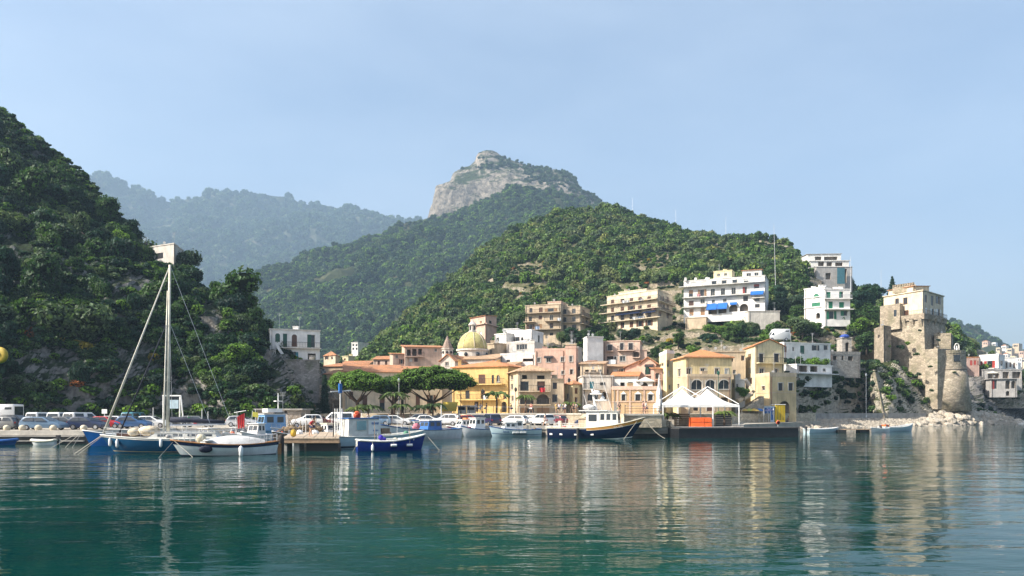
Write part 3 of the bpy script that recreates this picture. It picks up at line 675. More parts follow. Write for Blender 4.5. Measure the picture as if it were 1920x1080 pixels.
def box_part(root, pts, ytop, zbot, mat, wins=(), depth=8.0, roof='flat', rmat=None, rh=1.4, over=.35, name='wall', trim=False, balc=(), ridge='u', zt=None, copl=None, awn=(), yt_at=0, bands=(), back=None):
    """one rectangular block of a building. pts: (column, distance) of one visible wall, or of two walls meeting at a corner"""
    g = [G(*p) for p in pts]
    zt = ZP(ytop, pts[yt_at][1]) if zt is None else zt
    if len(g) == 2:
        w0 = Wall(g[0], g[1]); back = -w0.n * depth
        corners = [g[0], g[1], g[1] + back, g[0] + back]; walls = [w0]
    else:
        corners = [g[0], g[1], g[2], g[0] + g[2] - g[1]]; walls = [Wall(g[0], g[1]), Wall(g[1], g[2])]
    mb = MB()
    for wi, w in enumerate(walls):
        ops = []
        for ow in wins:
            x0, y0, x1, y1, kind = ow[:5]; opt = ow[5] if len(ow) > 5 else {}
            if opt.get('wall', None) is not None:
                if opt['wall'] != wi: continue
            elif not (pts[wi][0] <= (x0 + x1) / 2 <= pts[wi + 1][0]): continue
            s0, za = w.sz(x0, y1); s1, zb = w.sz(x1, y0)
            if kind in ('s', 'w'): ex = (s1 - s0) * .07; ez = (zb - za) * .06; s0 -= ex; s1 += ex; za -= ez * .5; zb += ez
            s0 = max(.12, s0); s1 = min(w.L - .12, s1); za = max(za, zbot + .02); zb = min(zb, zt - .1)
            if s1 - s0 < .15 or zb - za < .15: continue
            ops.append((s0, za, s1, zb, kind, opt))
        xs = sorted({0.0, w.L} | {o[0] for o in ops} | {o[2] for o in ops}); zs = sorted({zbot, zt} | {o[1] for o in ops} | {o[3] for o in ops})
        for i in range(len(xs) - 1):
            for j in range(len(zs) - 1):
                cx, cz = (xs[i] + xs[i + 1]) / 2, (zs[j] + zs[j + 1]) / 2
                if any(o[0] < cx < o[2] and o[1] < cz < o[3] for o in ops): continue
                mb.add([w.pt(xs[i], zs[j]), w.pt(xs[i + 1], zs[j]), w.pt(xs[i + 1], zs[j + 1]), w.pt(xs[i], zs[j + 1])], [(0,1,2,3)])
        for (s0, za, s1, zb, kind, opt) in ops:
            D = -.22
            mb.add([w.pt(s0, za), w.pt(s1, za), w.pt(s1, zb), w.pt(s0, zb), w.pt(s0, za, D), w.pt(s1, za, D), w.pt(s1, zb, D), w.pt(s0, zb, D)],
                   [(0,4,5,1), (1,5,6,2), (2,6,7,3), (3,7,4,0)])
            if kind[0] == 'a':
                ap = arch_pts(w, s0, s1, za, zb); h = len(ap) // 2
                mb.add([w.pt(s0, zb, -.001)] + [w.pt(*p, -.001) for p in ap[:h + 1]], [tuple([0] + list(range(h + 1, 0, -1)))])
                mb.add([w.pt(s1, zb, -.001)] + [w.pt(*p, -.001) for p in ap[h:]], [tuple([0] + list(range(len(ap) - h, 0, -1)))])
            window(root, w, s0, za, s1, zb, kind, opt, trim)
    c = corners
    ob = 2 if len(g) == 2 else 3
    if len(g) == 2: sides = ((1, 2), (2, 3), (3, 0))
    else: sides = ((2, 3), (3, 0))
    for a, b in sides: mb.add([(c[a][0], c[a][1], zbot), (c[b][0], c[b][1], zbot), (c[b][0], c[b][1], zt), (c[a][0], c[a][1], zt)], [(0,1,2,3)])
    mb.add([(p[0], p[1], zt - .02) for p in c], [(0,1,2,3)])
    if roof in ('gable', 'gablen'):
        pass
    wo_ = mb.build(name, mat, root, world=True)
    # roof
    U = Vector(((c[1] - c[0])[0], (c[1] - c[0])[1], 0)); V = Vector(((c[3] - c[0])[0], (c[3] - c[0])[1], 0)); lu, lv = U.length, V.length; U.normalize(); V.normalize()
    o_ = Vector((c[0][0], c[0][1], 0))
    def rp(a, b, z): p = o_ + U * a + V * b; return Vector((p.x, p.y, z))
    rmat = rmat or tiles('roof_tiles', (.5, .22, .1)); ov = over
    rb = MB()
    if roof == 'flat':
        rb.hexa([rp(-ov*.4, -ov*.4, zt), rp(lu+ov*.4, -ov*.4, zt), rp(lu+ov*.4, lv+ov*.4, zt), rp(-ov*.4, lv+ov*.4, zt)], [rp(-ov*.4, -ov*.4, zt+.22), rp(lu+ov*.4, -ov*.4, zt+.22), rp(lu+ov*.4, lv+ov*.4, zt+.22), rp(-ov*.4, lv+ov*.4, zt+.22)])
        rb.build('roof', copl or mat, root, world=True)
    elif roof == 'parapet':
        t = .22; h = rh
        for (a0, a1, b0, b1) in ((-.04, lu+.04, -.04, t), (-.04, lu+.04, lv-t, lv+.04), (-.04, t, t, lv-t), (lu-t, lu+.04, t, lv-t)):
            rb.hexa([rp(a0,b0,zt-.01), rp(a1,b0,zt-.01), rp(a1,b1,zt-.01), rp(a0,b1,zt-.01)], [rp(a0,b0,zt+h), rp(a1,b0,zt+h), rp(a1,b1,zt+h), rp(a0,b1,zt+h)])
        rb.build('parapet', copl or mat, root, world=True)
    elif roof == 'hip':
        rd = min(lu, lv) / 2
        e = [rp(-ov, -ov, zt), rp(lu+ov, -ov, zt), rp(lu+ov, lv+ov, zt), rp(-ov, lv+ov, zt)]
        if lu >= lv: r0, r1 = rp(rd, lv/2, zt+rh), rp(max(rd+.05, lu-rd), lv/2, zt+rh); fs = [(0,1,5,4), (1,2,5), (2,3,4,5), (3,0,4)]
        else: r0, r1 = rp(lu/2, rd, zt+rh), rp(lu/2, max(rd+.05, lv-rd), zt+rh); fs = [(0,1,4), (1,2,5,4), (2,3,5), (3,0,4,5)]
        t_ = Vector((0, 0, .14))
        rb.add(e + [r0, r1], fs); rb.add([p + t_ for p in e] + [r0 + t_, r1 + t_], fs)
        for i in range(4): rb.add([e[i], e[(i+1) % 4], e[(i+1) % 4] + t_, e[i] + t_], [(0,1,2,3)])
        rb.build('roof', rmat, root, world=True)
    elif roof in ('gable', 'gablen', 'mono', 'monol', 'monor'):
        t_ = Vector((0, 0, .14)); gb = MB()
        if roof == 'gable':     # ridge parallel to the first wall
            A = [rp(-ov, -ov, zt - .06), rp(lu+ov, -ov, zt - .06), rp(lu+ov, lv/2, zt+rh), rp(-ov, lv/2, zt+rh), rp(lu+ov, lv+ov, zt - .06), rp(-ov, lv+ov, zt - .06)]
            pan = [(0,1,2,3), (3,2,4,5)]
            gb.add([rp(0,0,zt-.02), rp(0,lv,zt-.02), rp(0,lv/2,zt+rh-.05), rp(lu,0,zt-.02), rp(lu,lv,zt-.02), rp(lu,lv/2,zt+rh-.05)], [(0,2,1), (3,4,5)])
        elif roof == 'gablen':  # gable end faces the first wall's side
            A = [rp(-ov, -ov, zt - .06), rp(lu/2, -ov, zt+rh), rp(lu/2, lv+ov, zt+rh), rp(-ov, lv+ov, zt - .06), rp(lu+ov, -ov, zt - .06), rp(lu+ov, lv+ov, zt - .06)]
            pan = [(0,1,2,3), (1,4,5,2)]
            gb.add([rp(0,0,zt-.02), rp(lu,0,zt-.02), rp(lu/2,0,zt+rh-.05), rp(0,lv,zt-.02), rp(lu,lv,zt-.02), rp(lu/2,lv,zt+rh-.05)], [(0,1,2), (3,5,4)])
        elif roof == 'mono':    # slopes down to the first wall
            A = [rp(-ov, -ov, zt), rp(lu+ov, -ov, zt), rp(lu+ov, lv+ov, zt+rh), rp(-ov, lv+ov, zt+rh)]; pan = [(0,1,2,3)]
            gb.add([rp(0,0,zt-.02), rp(0,lv,zt-.02), rp(0,lv,zt+rh-.05), rp(lu,0,zt-.02), rp(lu,lv,zt-.02), rp(lu,lv,zt+rh-.05)], [(0,2,1), (3,4,5), (1,2,5,4)])
        elif roof == 'monol':   # low on the left
            A = [rp(-ov, -ov, zt), rp(lu+ov, -ov, zt+rh), rp(lu+ov, lv+ov, zt+rh), rp(-ov, lv+ov, zt)]; pan = [(0,1,2,3)]
            gb.add([rp(0,0,zt-.02), rp(lu,0,zt-.02), rp(lu,0,zt+rh-.05), rp(0,lv,zt-.02), rp(lu,lv,zt-.02), rp(lu,lv,zt+rh-.05)], [(0,1,2), (3,5,4), (1,4,5,2)])
        else:
            A = [rp(-ov, -ov, zt+rh), rp(lu+ov, -ov, zt), rp(lu+ov, lv+ov, zt), rp(-ov, lv+ov, zt+rh)]; pan = [(0,1,2,3)]
            gb.add([rp(0,0,zt-.02), rp(lu,0,zt-.02), rp(0,0,zt+rh-.05), rp(0,lv,zt-.02), rp(lu,lv,zt-.02), rp(0,lv,zt+rh-.05)], [(0,1,2), (3,5,4), (0,2,5,3)])
        if roof in ('gable', 'gablen'):
            for q_ in (0, 3):
                g2 = MB(); g2.add(gb.v[q_:q_ + 3], [(0, 1, 2)]); g2.build('gable_wall', mat, root, world=True)
        else: gb.build('gable_wall', mat, root, world=True)
        rb.add(A, pan); rb.add([p + t_ for p in A], pan)
        for f in pan:
            for i in range(4): rb.add([A[f[i]], A[f[(i+1) % 4]], A[f[(i+1) % 4]] + t_, A[f[i]] + t_], [(0,1,2,3)])
        rb.build('roof', rmat, root, world=True)
    # balconies: (x0, x1, floor row, depth, railing material or None)
    for bl in balc:
        x0, x1, yf, dp = bl[:4]; rm = bl[4] if len(bl) > 4 else IRON; wi = bl[5] if len(bl) > 5 else (0 if len(walls) == 1 or (x0 + x1) / 2 < pts[1][0] else 1)
        w = walls[wi]; s0, z = w.sz(x0, yf); s1, _ = w.sz(x1, yf)
        z = ZP(yf, pts[wi][1]) if len(bl) > 6 else z
        sl = MB(); w.bx(sl, s0, s1, z - .18, z, .003, dp)
        so = sl.build('balcony', copl or mat, root, world=True)
        if rm is not None:
            rl = MB(); railing(w, rl, s0 + .03, s1 - .03, z, 1.0, dp - .06)
            for k in (s0 + .05, s1 - .05): w.bx(rl, k - .03, k + .03, z + .94, z + 1.0, .01, dp - .1); w.bx(rl, k - .02, k + .02, z, z + .94, dp / 2 - .02, dp / 2 + .02)
            rl.build('railing', rm, so, world=True)
    q_ = random.Random(int(pts[0][0] * 7 + ytop))
    w = walls[-1]
    if zt - zbot > 4 and w.L > 4 and pts[0][1] < 260:      # drainpipe, cables, roof clutter
        for s_ in ((.35,) if q_.random() < .5 else (.35, w.L - .4)):
            mb = MB(); mb.tube([w.pt(s_, zbot, .09), w.pt(s_, zt - .1, .09)], .055, 5); mb.build('drainpipe', q_.choice((IRON, CONCRETE, SH['b'])), root, world=True)
    if roof in ('flat', 'parapet') and pts[0][1] < 260 and name != 'upper_house':
        for i in range(q_.choice((1, 2, 2, 3))):
            a_, b_ = q_.uniform(.8, max(.9, lu - .8)), q_.uniform(.6, min(3.0, lv * .6)); p_ = rp(a_, b_, zt); kd = q_.random()
            if kd < .4:
                mb = MB(); mb.tube([p_, p_ + Vector((0, 0, 1.0))], .03, 5); mb.lathe((0, 0, 0), [(.03, 0), (.2, .05), (.3, .12)], 10); n0 = len(mb.v) - 30
                mb.v = mb.v[:n0] + [(p_.x + v[0], p_.y - .1 - v[2], p_.z + 1.0 + v[1]) for v in mb.v[n0:]]; mb.build('satellite_dish', COVERG, root, world=True)
            elif kd < .75:
                h_ = q_.uniform(1.8, 3.2); mb = MB(); mb.tube([p_, p_ + Vector((0, 0, h_))], .025, 4)
                for j in range(4): mb.tube([p_ + Vector((-.45 + .06 * j, 0, h_ - .15 * j)), p_ + Vector((.45 - .06 * j, 0, h_ - .15 * j))], .015, 4)
                mb.build('television_aerial', STEEL, root, world=True)
            else:
                mb = MB(); mb.box((p_.x - .5, p_.y - .4, p_.z), (p_.x + .5, p_.y + .4, p_.z + .9)); mb.box((p_.x - .56, p_.y - .46, p_.z + .9), (p_.x + .56, p_.y + .46, p_.z + 1.0)); mb.build('chimney', mat, root, world=True)
    for bd in bands:       # projecting string course: (row, height m, depth m)
        for w in walls:
            z = ZP(bd[0], pts[0][1]); b_ = MB(); w.bx(b_, -.05, w.L + .05, z, z + bd[1], .003, bd[2]); b_.build('string_course', copl or mat, root, world=True)
    for aw in awn:         # cloth awning: (x0, x1, top row, bottom row, depth, material)
        x0, x1, ya, yb, dp, am = aw; wi = 0 if len(walls) == 1 or (x0 + x1) / 2 < pts[1][0] else 1; w = walls[wi]
        s0, z1 = w.sz(x0, ya); s1, _ = w.sz(x1, ya); _, z0 = w.sz(x0, yb)
        a_ = MB(); a_.hexa([w.pt(s0, z0, dp), w.pt(s1, z0, dp), w.pt(s1, z1 - .06, .01), w.pt(s0, z1 - .06, .01)], [w.pt(s0, z0 + .06, dp), w.pt(s1, z0 + .06, dp), w.pt(s1, z1, .01), w.pt(s0, z1, .01)])
        w.bx(a_, s0, s1, z0 - .25, z0, dp - .03, dp)
        a_.build('awning', am, root, world=True)
    return walls, zt

def bld(name, label, cat, pts, ytop, ybot, mat, **kw):
    d0 = pts[0][1]; zb = ZP(ybot, d0) if ybot is not None else kw.pop('zb')
    c = G(*pts[0]); root = thing(name, label, cat, (c.x, c.y, zb))
    clr = kw.pop('clear', True)
    if clr: CLEAR.append((min(p[0] for p in pts) - 2, ytop - 3, max(p[0] for p in pts) + 2, kw.pop('cbot', ybot if ybot else 770), min(p[1] for p in pts)))
    else: kw.pop('cbot', 0)
    walls, zt = box_part(root, pts, ytop, zb - kw.pop('sink', 1.5), mat, **kw)
    return root, walls, zt

PINK = plaster('plaster_pink', (.67, .45, .35)); SALM = plaster('plaster_salmon', (.65, .47, .37)); YEL = plaster('plaster_yellow', (.72, .59, .33)); YELP = plaster('plaster_pale_yellow', (.76, .66, .42))
OCH = plaster('plaster_ochre', (.68, .47, .19)); WHT = plaster('plaster_white', (.76, .74, .7)); CRM = plaster('plaster_cream', (.68, .58, .43)); BEI = plaster('plaster_beige', (.6, .48, .34)); TAN = plaster('plaster_tan', (.5, .39, .27))
GRY = plaster('plaster_grey', (.45, .43, .41)); OLDW = plaster('plaster_old_white', (.62, .58, .52), .6); PWHT = plaster('plaster_clean_white', (.82, .8, .77), .15)
TILE = tiles('roof_tiles', (.5, .22, .1)); TILEO = tiles('roof_tiles_orange', (.6, .24, .09)); TILEP = tiles('roof_tiles_pale', (.5, .33, .2))
BLUEC = M('awning_blue', (.01, .13, .5), .7, 0, .08, 2)
k = dict
def grid_w(xs, ys, w, h, kind, opt=None): return [(x, y, x + w, y + h, kind, opt or {}) for y in ys for x in xs]

# ---- waterfront, left to right
bld('town_house', 'narrow beige house wall beside the cliff, left of the umbrella pines', 'house', [(609, 150), (642, 149)], 702, 776, BEI, depth=9, roof='gable', rh=1.0, wins=[(618, 712, 623, 722, 's', k(c='b')), (618, 738, 624, 752, 's', k(c='k')), (630, 712, 635, 722, 'w')])
bld('long_house', 'long low house with orange tiled roof behind the umbrella pines', 'house', [(646, 150), (752, 152.5)], 697, 776, CRM, depth=11, roof='gable', rh=1.7, wins=[(655, 735, 662, 748, 's', k(c='b')), (712, 742, 721, 770, 's', k(c='b')), (753, 742, 760, 770, 's', k(c='b')), (680, 742, 688, 768, 's', k(c='b')), (690, 712, 696, 722, 'w'), (735, 742, 742, 768, 's', k(c='b'))])
bld('tiled_house', 'low beige house with brick-red tiled roof close beside the cliff house', 'house', [(600, 190), (648, 188)], 688, 720, TAN, depth=9, roof='hip', rh=1.0)
bld('cream_house', 'small cream house with hipped roof at the foot of the wooded valley', 'house', [(607, 240), (629, 236), (637, 244)], 668, 690, CRM, roof='hip', rh=1.6, wins=[(611, 669, 614, 674, 's', k(c='b')), (621, 669, 624, 674, 's', k(c='b'))])
bld('yellow_cottage', 'tiny pale yellow flat-roofed cottage in the valley behind the pines', 'house', [(642, 240), (653, 238)], 669, 690, YELP, depth=5, wins=[(645, 672, 648, 676, 's', k(c='b'))])
bld('forest_house', 'small white house alone among the valley trees', 'house', [(659, 300), (671, 298)], 643, 662, WHT, depth=6, wins=[(661, 645, 664, 649, 's', k(c='k')), (667, 645, 670, 649, 's', k(c='k')), (661, 652, 664, 656, 's', k(c='k')), (667, 652, 670, 656, 's', k(c='k'))])
r_, w_, z_ = bld('pink_villa', 'pale pink villa with tiled roof and open loggia left of the church spire', 'house', [(759, 173), (832, 175)], 651, 700, SALM, depth=9, roof='mono', rh=1.2, wins=[(763, 655, 770, 667, 'h'), (773, 654, 781, 667, 'h'), (784, 654, 791, 665, 'h'), (768, 671, 773, 678, 's', k(c='w')), (777, 671, 783, 678, 's', k(c='b')), (815, 654, 819, 659, 'w')], balc=[(760, 795, 668, .9)])
box_part(r_, [(737, 173.5), (759, 174.2)], 664, ZP(702, 176), SALM, depth=8, roof='mono', rh=.8, wins=[(742, 666, 746, 671, 'w'), (751, 674, 755, 682, 's', k(c='b'))], name='wing')

# church: nave, gable front, dome, spire
rt = thing('church', 'church with yellow majolica-tiled dome, lantern and small conical spire', 'church', G(858, 162, 3))
CLEAR.append((820, 600, 925, 720, 165))
box_part(rt, [(826, 158), (853, 157)], 678, 2, OLDW, depth=14, roof='gablen', rh=1.5, rmat=TILE, wins=[(835, 679, 841, 686, 'w')], name='gable_front')
box_part(rt, [(853, 164), (930, 162)], 674, 2, OLDW, depth=16, roof='gable', rh=1.6, rmat=TILEP, name='nave')
dc = G(886, 171)
zD = ZP(655, 171); rD = 28 * 171 / F
MAJ = tiles('majolica_tiles', (.56, .5, .2))
mb = MB(); mb.lathe((dc.x, dc.y, 0), [(rD * 1.02, 3), (rD * 1.02, zD - .5), (rD * 1.1, zD - .45), (rD * 1.1, zD - .05), (rD * .99, zD)], 24); mb.build('drum', OLDW, rt, world=True)
for i in range(8):
    an = R(22.5 + 45 * i); mb = MB(); cx, cy_ = dc.x + rD * 1.02 * math.cos(an), dc.y + rD * 1.02 * math.sin(an)
    mb.ball((cx, cy_, zD - 1.35), (.45, .45, .5), 10, 6); mb.build('drum_window', GLASS, rt, world=True)
mb = MB(); pr = [(rD * .985 * math.cos(t), zD + rD * 1.18 * math.sin(t)) for t in [i * R(84) / 12 for i in range(13)]]
mb.lathe((dc.x, dc.y, 0), pr, 32)
mb.build('dome', MAJ, rt, smooth=True, world=True)
for i in range(8):
    an = R(45 * i + 10); mb = MB(); mb.tube([(dc.x + (r_1 + .03) * math.cos(an), dc.y + (r_1 + .03) * math.sin(an), z1) for r_1, z1 in pr], .09, 5); mb.build('dome_rib', CRM, rt, smooth=True, world=True)
zl = zD + rD * 1.17
mb = MB(); mb.lathe((dc.x, dc.y, zl - .1), [(.95, 0), (.95, .25), (.72, .3), (.72, 1.55), (.95, 1.6), (.95, 1.75), (.6, 2.2), (.2, 2.55), (.05, 3.0)], 8); lo_ = mb.build('lantern', OLDW, rt, world=True)
for i in range(4):
    an = R(45 + 90 * i); mb = MB(); mb.box((dc.x + .66 * math.cos(an) - .16, dc.y + .66 * math.sin(an) - .16, zl + .4), (dc.x + .66 * math.cos(an) + .16, dc.y + .66 * math.sin(an) + .16, zl + 1.3)); mb.build('lantern_opening', DARK, lo_, world=True)
mb = MB(); mb.tube([(dc.x, dc.y, zl + 2.8), (dc.x, dc.y, zl + 3.6)], .04); mb.tube([(dc.x - .22, dc.y, zl + 3.3), (dc.x + .22, dc.y, zl + 3.3)], .035); mb.build('cross', IRON, lo_, world=True)
sc_ = G(839, 160); zs_ = ZP(655, 160)
mb = MB(); mb.lathe((sc_.x, sc_.y, 0), [(1.25, 3), (1.25, zs_ - .1), (1.42, zs_), (1.42, zs_ + .15)], 8, R(22.5)); so_ = mb.build('spire_drum', OLDW, rt, world=True)
for i in range(8):
    an = R(45 * i); mb = MB(); mb.ball((sc_.x + 1.16 * math.cos(an), sc_.y + 1.16 * math.sin(an), zs_ - .7), (.28, .28, .32), 8, 5); mb.build('round_window', DARK, so_, world=True)
mb = MB(); mb.lathe((sc_.x, sc_.y, zs_ + .15), [(1.3, 0), (.06, 2.75)], 8, R(22.5)); mb.build('spire_cone', tiles('spire_tiles', (.32, .24, .2)), rt, world=True)
mb = MB(); mb.ball((sc_.x, sc_.y, zs_ + 2.95), .13); mb.tube([(sc_.x, sc_.y, zs_ + 2.9), (sc_.x, sc_.y, zs_ + 3.5)], .035); mb.build('finial', IRON, rt, world=True)

# ochre house in front of the church
r_, w_, z_ = bld('ochre_house', 'large ochre yellow house with orange roof and two long balconies before the church', 'house', [(848, 143), (952, 138)], 690, 775, OCH, depth=12, roof='hip', rh=1.5, rmat=TILEO, bands=[(691, .25, .2)],
   wins=[(872, 702, 880, 713, 's', k(c='b')), (898, 703, 909, 719, 's', k(c='b')), (922, 704, 926, 719, 's', k(c='k')), (931, 703, 937, 716, 'aw'), (873, 733, 880, 747, 's', k(c='k')), (902, 733, 909, 747, 's', k(c='b')), (928, 735, 935, 745, 's', k(c='b')), (944, 736, 949, 748, 's', k(c='b')), (889, 753, 897, 772, 'h'), (940, 753, 950, 773, 'ah')],
   balc=[(850, 946, 721, 1.1), (860, 936, 749, 1.0)])
for cx in (862, 935): 
    mb = MB(); p = G(cx, 144); mb.box((p.x - .3, p.y - .3, z_), (p.x + .3, p.y + .3, z_ + 1.5)); mb.box((p.x - .38, p.y - .38, z_ + 1.5), (p.x + .38, p.y + .38, z_ + 1.62)); mb.build('chimney', OCH, r_, world=True)
# arcaded house
r_, w_, z_ = bld('arcaded_house', 'tan house with pale tiled hip roof, two arches and two balconies', 'house', [(954, 139), (971, 131), (1033, 131)], 701, 775, BEI, roof='hip', rh=1.3, rmat=TILEP, over=.6,
   wins=[(979, 703, 988, 711, 'h'), (1007, 704, 1021, 711, 'h'), (977, 716, 991, 733, 's', k(c='k')), (1008, 716, 1021, 733, 's', k(c='b')), (975, 740, 1000, 758, 'ah'), (1006, 739, 1030, 758, 'ah'), (958, 703, 962, 712, 'w', k(wall=0)), (958, 720, 962, 730, 'w', k(wall=0)), (959, 742, 963, 752, 'w', k(wall=0)), (977, 765, 1000, 774, 's', k(c='o')), (1008, 765, 1029, 774, 's', k(c='o'))],
   balc=[(972, 1031, 733, 1.0), (972, 1032, 758, 1.2)])
box_part(r_, [(1033, 131.3), (1057, 131.3)], 712, 1.5, BEI, depth=9, roof='flat', name='wing', wins=[(1037, 718, 1044, 729, 's', k(c='k')), (1036, 740, 1045, 754, 's', k(c='k'))])
# pink house behind
r_, w_, z_ = bld('pink_house', 'tall pink house with roof terrace and framed windows above the arcaded house', 'house', [(1003, 158), (1060, 157)], 658, 770, PINK, depth=9, trim=True, roof='parapet', rh=.5, cbot=735,
   wins=[(1008, 671, 1013, 679, 'w'), (1025, 670, 1032, 679, 'w'), (1052, 670, 1058, 678, 'w'), (1027, 695, 1032, 702, 'w'), (1053, 696, 1058, 702, 'w'), (1008, 696, 1013, 702, 'w')], awn=[(1020, 1037, 667, 670, .6, SH['k'])])
box_part(r_, [(1060, 156.5), (1080, 156.2)], 653, 2, PINK, depth=9, name='stair_tower', trim=True, roof='parapet', rh=.5, wins=[(1068, 668, 1073, 678, 'w'), (1069, 693, 1074, 702, 's', k(c='b')), (1066, 715, 1072, 724, 'w')])
box_part(r_, [(1062, 157.5), (1079, 157.2)], 647, ZP(654, 157), BEI, depth=3, name='roof_shed', roof='flat', wins=[(1065, 648, 1069, 652, 'w')])
bld('yellow_lodge', 'small yellow house with tiled roof squeezed beside the teal-doored house', 'house', [(1058, 138), (1074, 135), (1092, 137)], 722, 775, YELP, roof='hip', rh=.7, wins=[(1062, 738, 1067, 748, 'w'), (1078, 728, 1083, 738, 's', k(c='b')), (1078, 745, 1083, 754, 's', k(c='b')), (1084, 758, 1090, 772, 'ah')])
r_, w_, z_ = bld('terrace_house', 'cream house with teal balcony door over a broad latticed arch', 'house', [(1092, 136), (1150, 136)], 706, 775, OLDW, depth=8, roof='flat',
   wins=[(1106, 716, 1113, 729, 's', k(c='t')), (1101, 735, 1122, 752, 'aw'), (1128, 717, 1132, 722, 's', k(c='k')), (1128, 735, 1137, 752, 'ah'), (1104, 758, 1118, 773, 's', k(c='w'))], balc=[(1093, 1130, 729, .9)])
r_, w_, z_ = bld('white_block', 'tall blank white-pink block rising beside the pink balcony house', 'house', [(1094, 178), (1101, 173), (1131, 174)], 636, 740, PWHT, roof='flat', cbot=700)
r_, w_, z_ = bld('balcony_house', 'long pink house with upper balconies and hanging laundry below the dry hillside', 'house', [(1131, 176), (1200, 174)], 641, 740, SALM, depth=9, roof='flat', trim=True, cbot=695,
   wins=[(1140, 647, 1147, 658, 's', k(c='k')), (1163, 644, 1169, 657, 's', k(c='k')), (1179, 644, 1186, 657, 's', k(c='k')), (1138, 668, 1150, 676, 'h'), (1152, 669, 1156, 675, 's', k(c='k')), (1163, 668, 1172, 677, 'w'), (1187, 660, 1198, 670, 'h'), (1162, 683, 1173, 691, 'ah')], balc=[(1137, 1150, 658, .8), (1158, 1190, 657, .8), (1186, 1200, 670, .8)])
sh_ = MB(); Wl = w_[0]; s0, z1 = Wl.sz(1142, 675); s1, z0 = Wl.sz(1155, 683); Wl.bx(sh_, s0, s1, z0, z1, .9, .93); tag(sh_.build('laundry_sheet', WHITE), 'white sheet hung to dry below the pink house balcony', 'laundry')
box_part(r_, [(1200, 174.5), (1213, 174.3)], 657, 3, SALM, depth=8, name='wing', roof='flat')
bld('low_tiled_house', 'low yellowish house with old brown tile roof under the white block', 'house', [(1088, 152), (1132, 151)], 683, 740, BEI, depth=8, roof='mono', rh=1.0, rmat=TILEP, cbot=712, wins=[(1097, 693, 1104, 702, 'h'), (1108, 694, 1118, 701, 'h'), (1122, 693, 1128, 699, 'w')])
bld('stone_shed', 'rough stone terrace wall between the pink house and orange roof', 'house', [(1096, 147), (1126, 146.5)], 699, 720, stone('rubble_wall', (.34, .28, .22), 2.2), depth=5, roof='flat', cbot=710)
r_, w_, z_ = bld('orange_roof_house', 'white house under a bright orange tiled roof with satellite dish', 'house', [(1147, 143), (1196, 142)], 706, 760, WHT, depth=8, roof='mono', rh=1.2, rmat=TILEO, cbot=728, wins=[(1163, 717, 1171, 727, 'h'), (1178, 717, 1186, 727, 'w')])
r_, w_, z_ = bld('gabled_house', 'salmon pink gabled house with tall dark green door', 'house', [(1199, 150), (1230, 149)], 683, 760, PINK, depth=9, roof='gablen', rh=1.35, trim=True, cbot=725, wins=[(1211, 686, 1222, 702, 's', k(c='g'))], balc=[(1210, 1225, 703, .5)], awn=[(1209, 1226, 683, 686, .5, SH['k'])])
box_part(r_, [(1172, 150.5), (1199, 150)], 690, 3, PINK, depth=8, roof='monol', rh=1.5, name='wing', wins=[(1187, 684, 1192, 689, 's', k(c='b'))])
bld('vaulted_shed', 'small white shed with barrel vault and arched opening', 'house', [(1196, 141), (1224, 140.5)], 716, 745, WHT, depth=6, roof='hip', rh=.9, rmat=OLDW, cbot=730, wins=[(1201, 716, 1215, 725, 'ah')])
r_, w_, z_ = bld('quay_store', 'low orange-buff building with three gabled windows behind the promenade', 'building', [(1148, 128), (1241, 127)], 729, 776, plaster('plaster_buff', (.58, .4, .23)), depth=9, roof='parapet', rh=.45, trim=True, copl=SALM,
   wins=[(1166, 740, 1172, 751, 's', k(c='k')), (1192, 740, 1200, 751, 's', k(c='k')), (1216, 740, 1224, 751, 's', k(c='k')), (1153, 756, 1160, 772, 's', k(c='w'))], bands=[(754, .15, .1), (731, .2, .15)])
Wl = w_[0]
for x in (1158, 1181, 1208, 1233):
    mb = MB(); s0, za = Wl.sz(x - 1.5, 775); s1, zb = Wl.sz(x + 1.5, 731); Wl.bx(mb, s0, s1, 2, zb, .003, .09); mb.build('pilaster', SALM, r_, world=True)
for x0, x1 in ((1164, 1174), (1190, 1202), (1214, 1226)):
    mb = MB(); s0, z0 = Wl.sz(x0, 739); s1, _ = Wl.sz(x1, 739); mm = (s0 + s1) / 2
    mb.extr([Wl.pt(s0, z0, .06), Wl.pt(s1, z0, .06), Wl.pt(mm, z0 + .5, .06)], Wl.n * .12); mb.build('window_pediment', WHITE, r_, world=True)

# big yellow house with three glazed arches
r_, w_, z_ = bld('arched_yellow_house', 'wide yellow house with tiled hip roof over three glazed arches', 'house', [(1262, 141), (1286, 133), (1372, 134)], 676, 776, YEL, roof='hip', rh=1.6, rmat=TILEO, over=.45, trim=True, copl=TAN,
   wins=[(1288, 691, 1295, 702, 'w'), (1314, 691, 1321, 702, 'w'), (1341, 691, 1347, 702, 'w'), (1271, 692, 1276, 706, 'w', k(wall=0)), (1270, 720, 1274, 730, 'w', k(wall=0)), (1360, 692, 1365, 701, 's', k(c='w'))], bands=[(676, .3, .25)])
box_part(r_, [(1289, 129.5), (1371, 130.5)], 706, 2, TAN, depth=3.2, roof='parapet', rh=.45, name='arcade', trim=True, copl=BEI, wins=[(1296, 712, 1317, 731, 'aw'), (1323, 712, 1341, 730, 'aw'), (1347, 712, 1368, 730, 'aw'), (1300, 745, 1310, 770, 'h'), (1352, 745, 1366, 760, 'h'), (1326, 745, 1338, 770, 's', k(c='b'))])
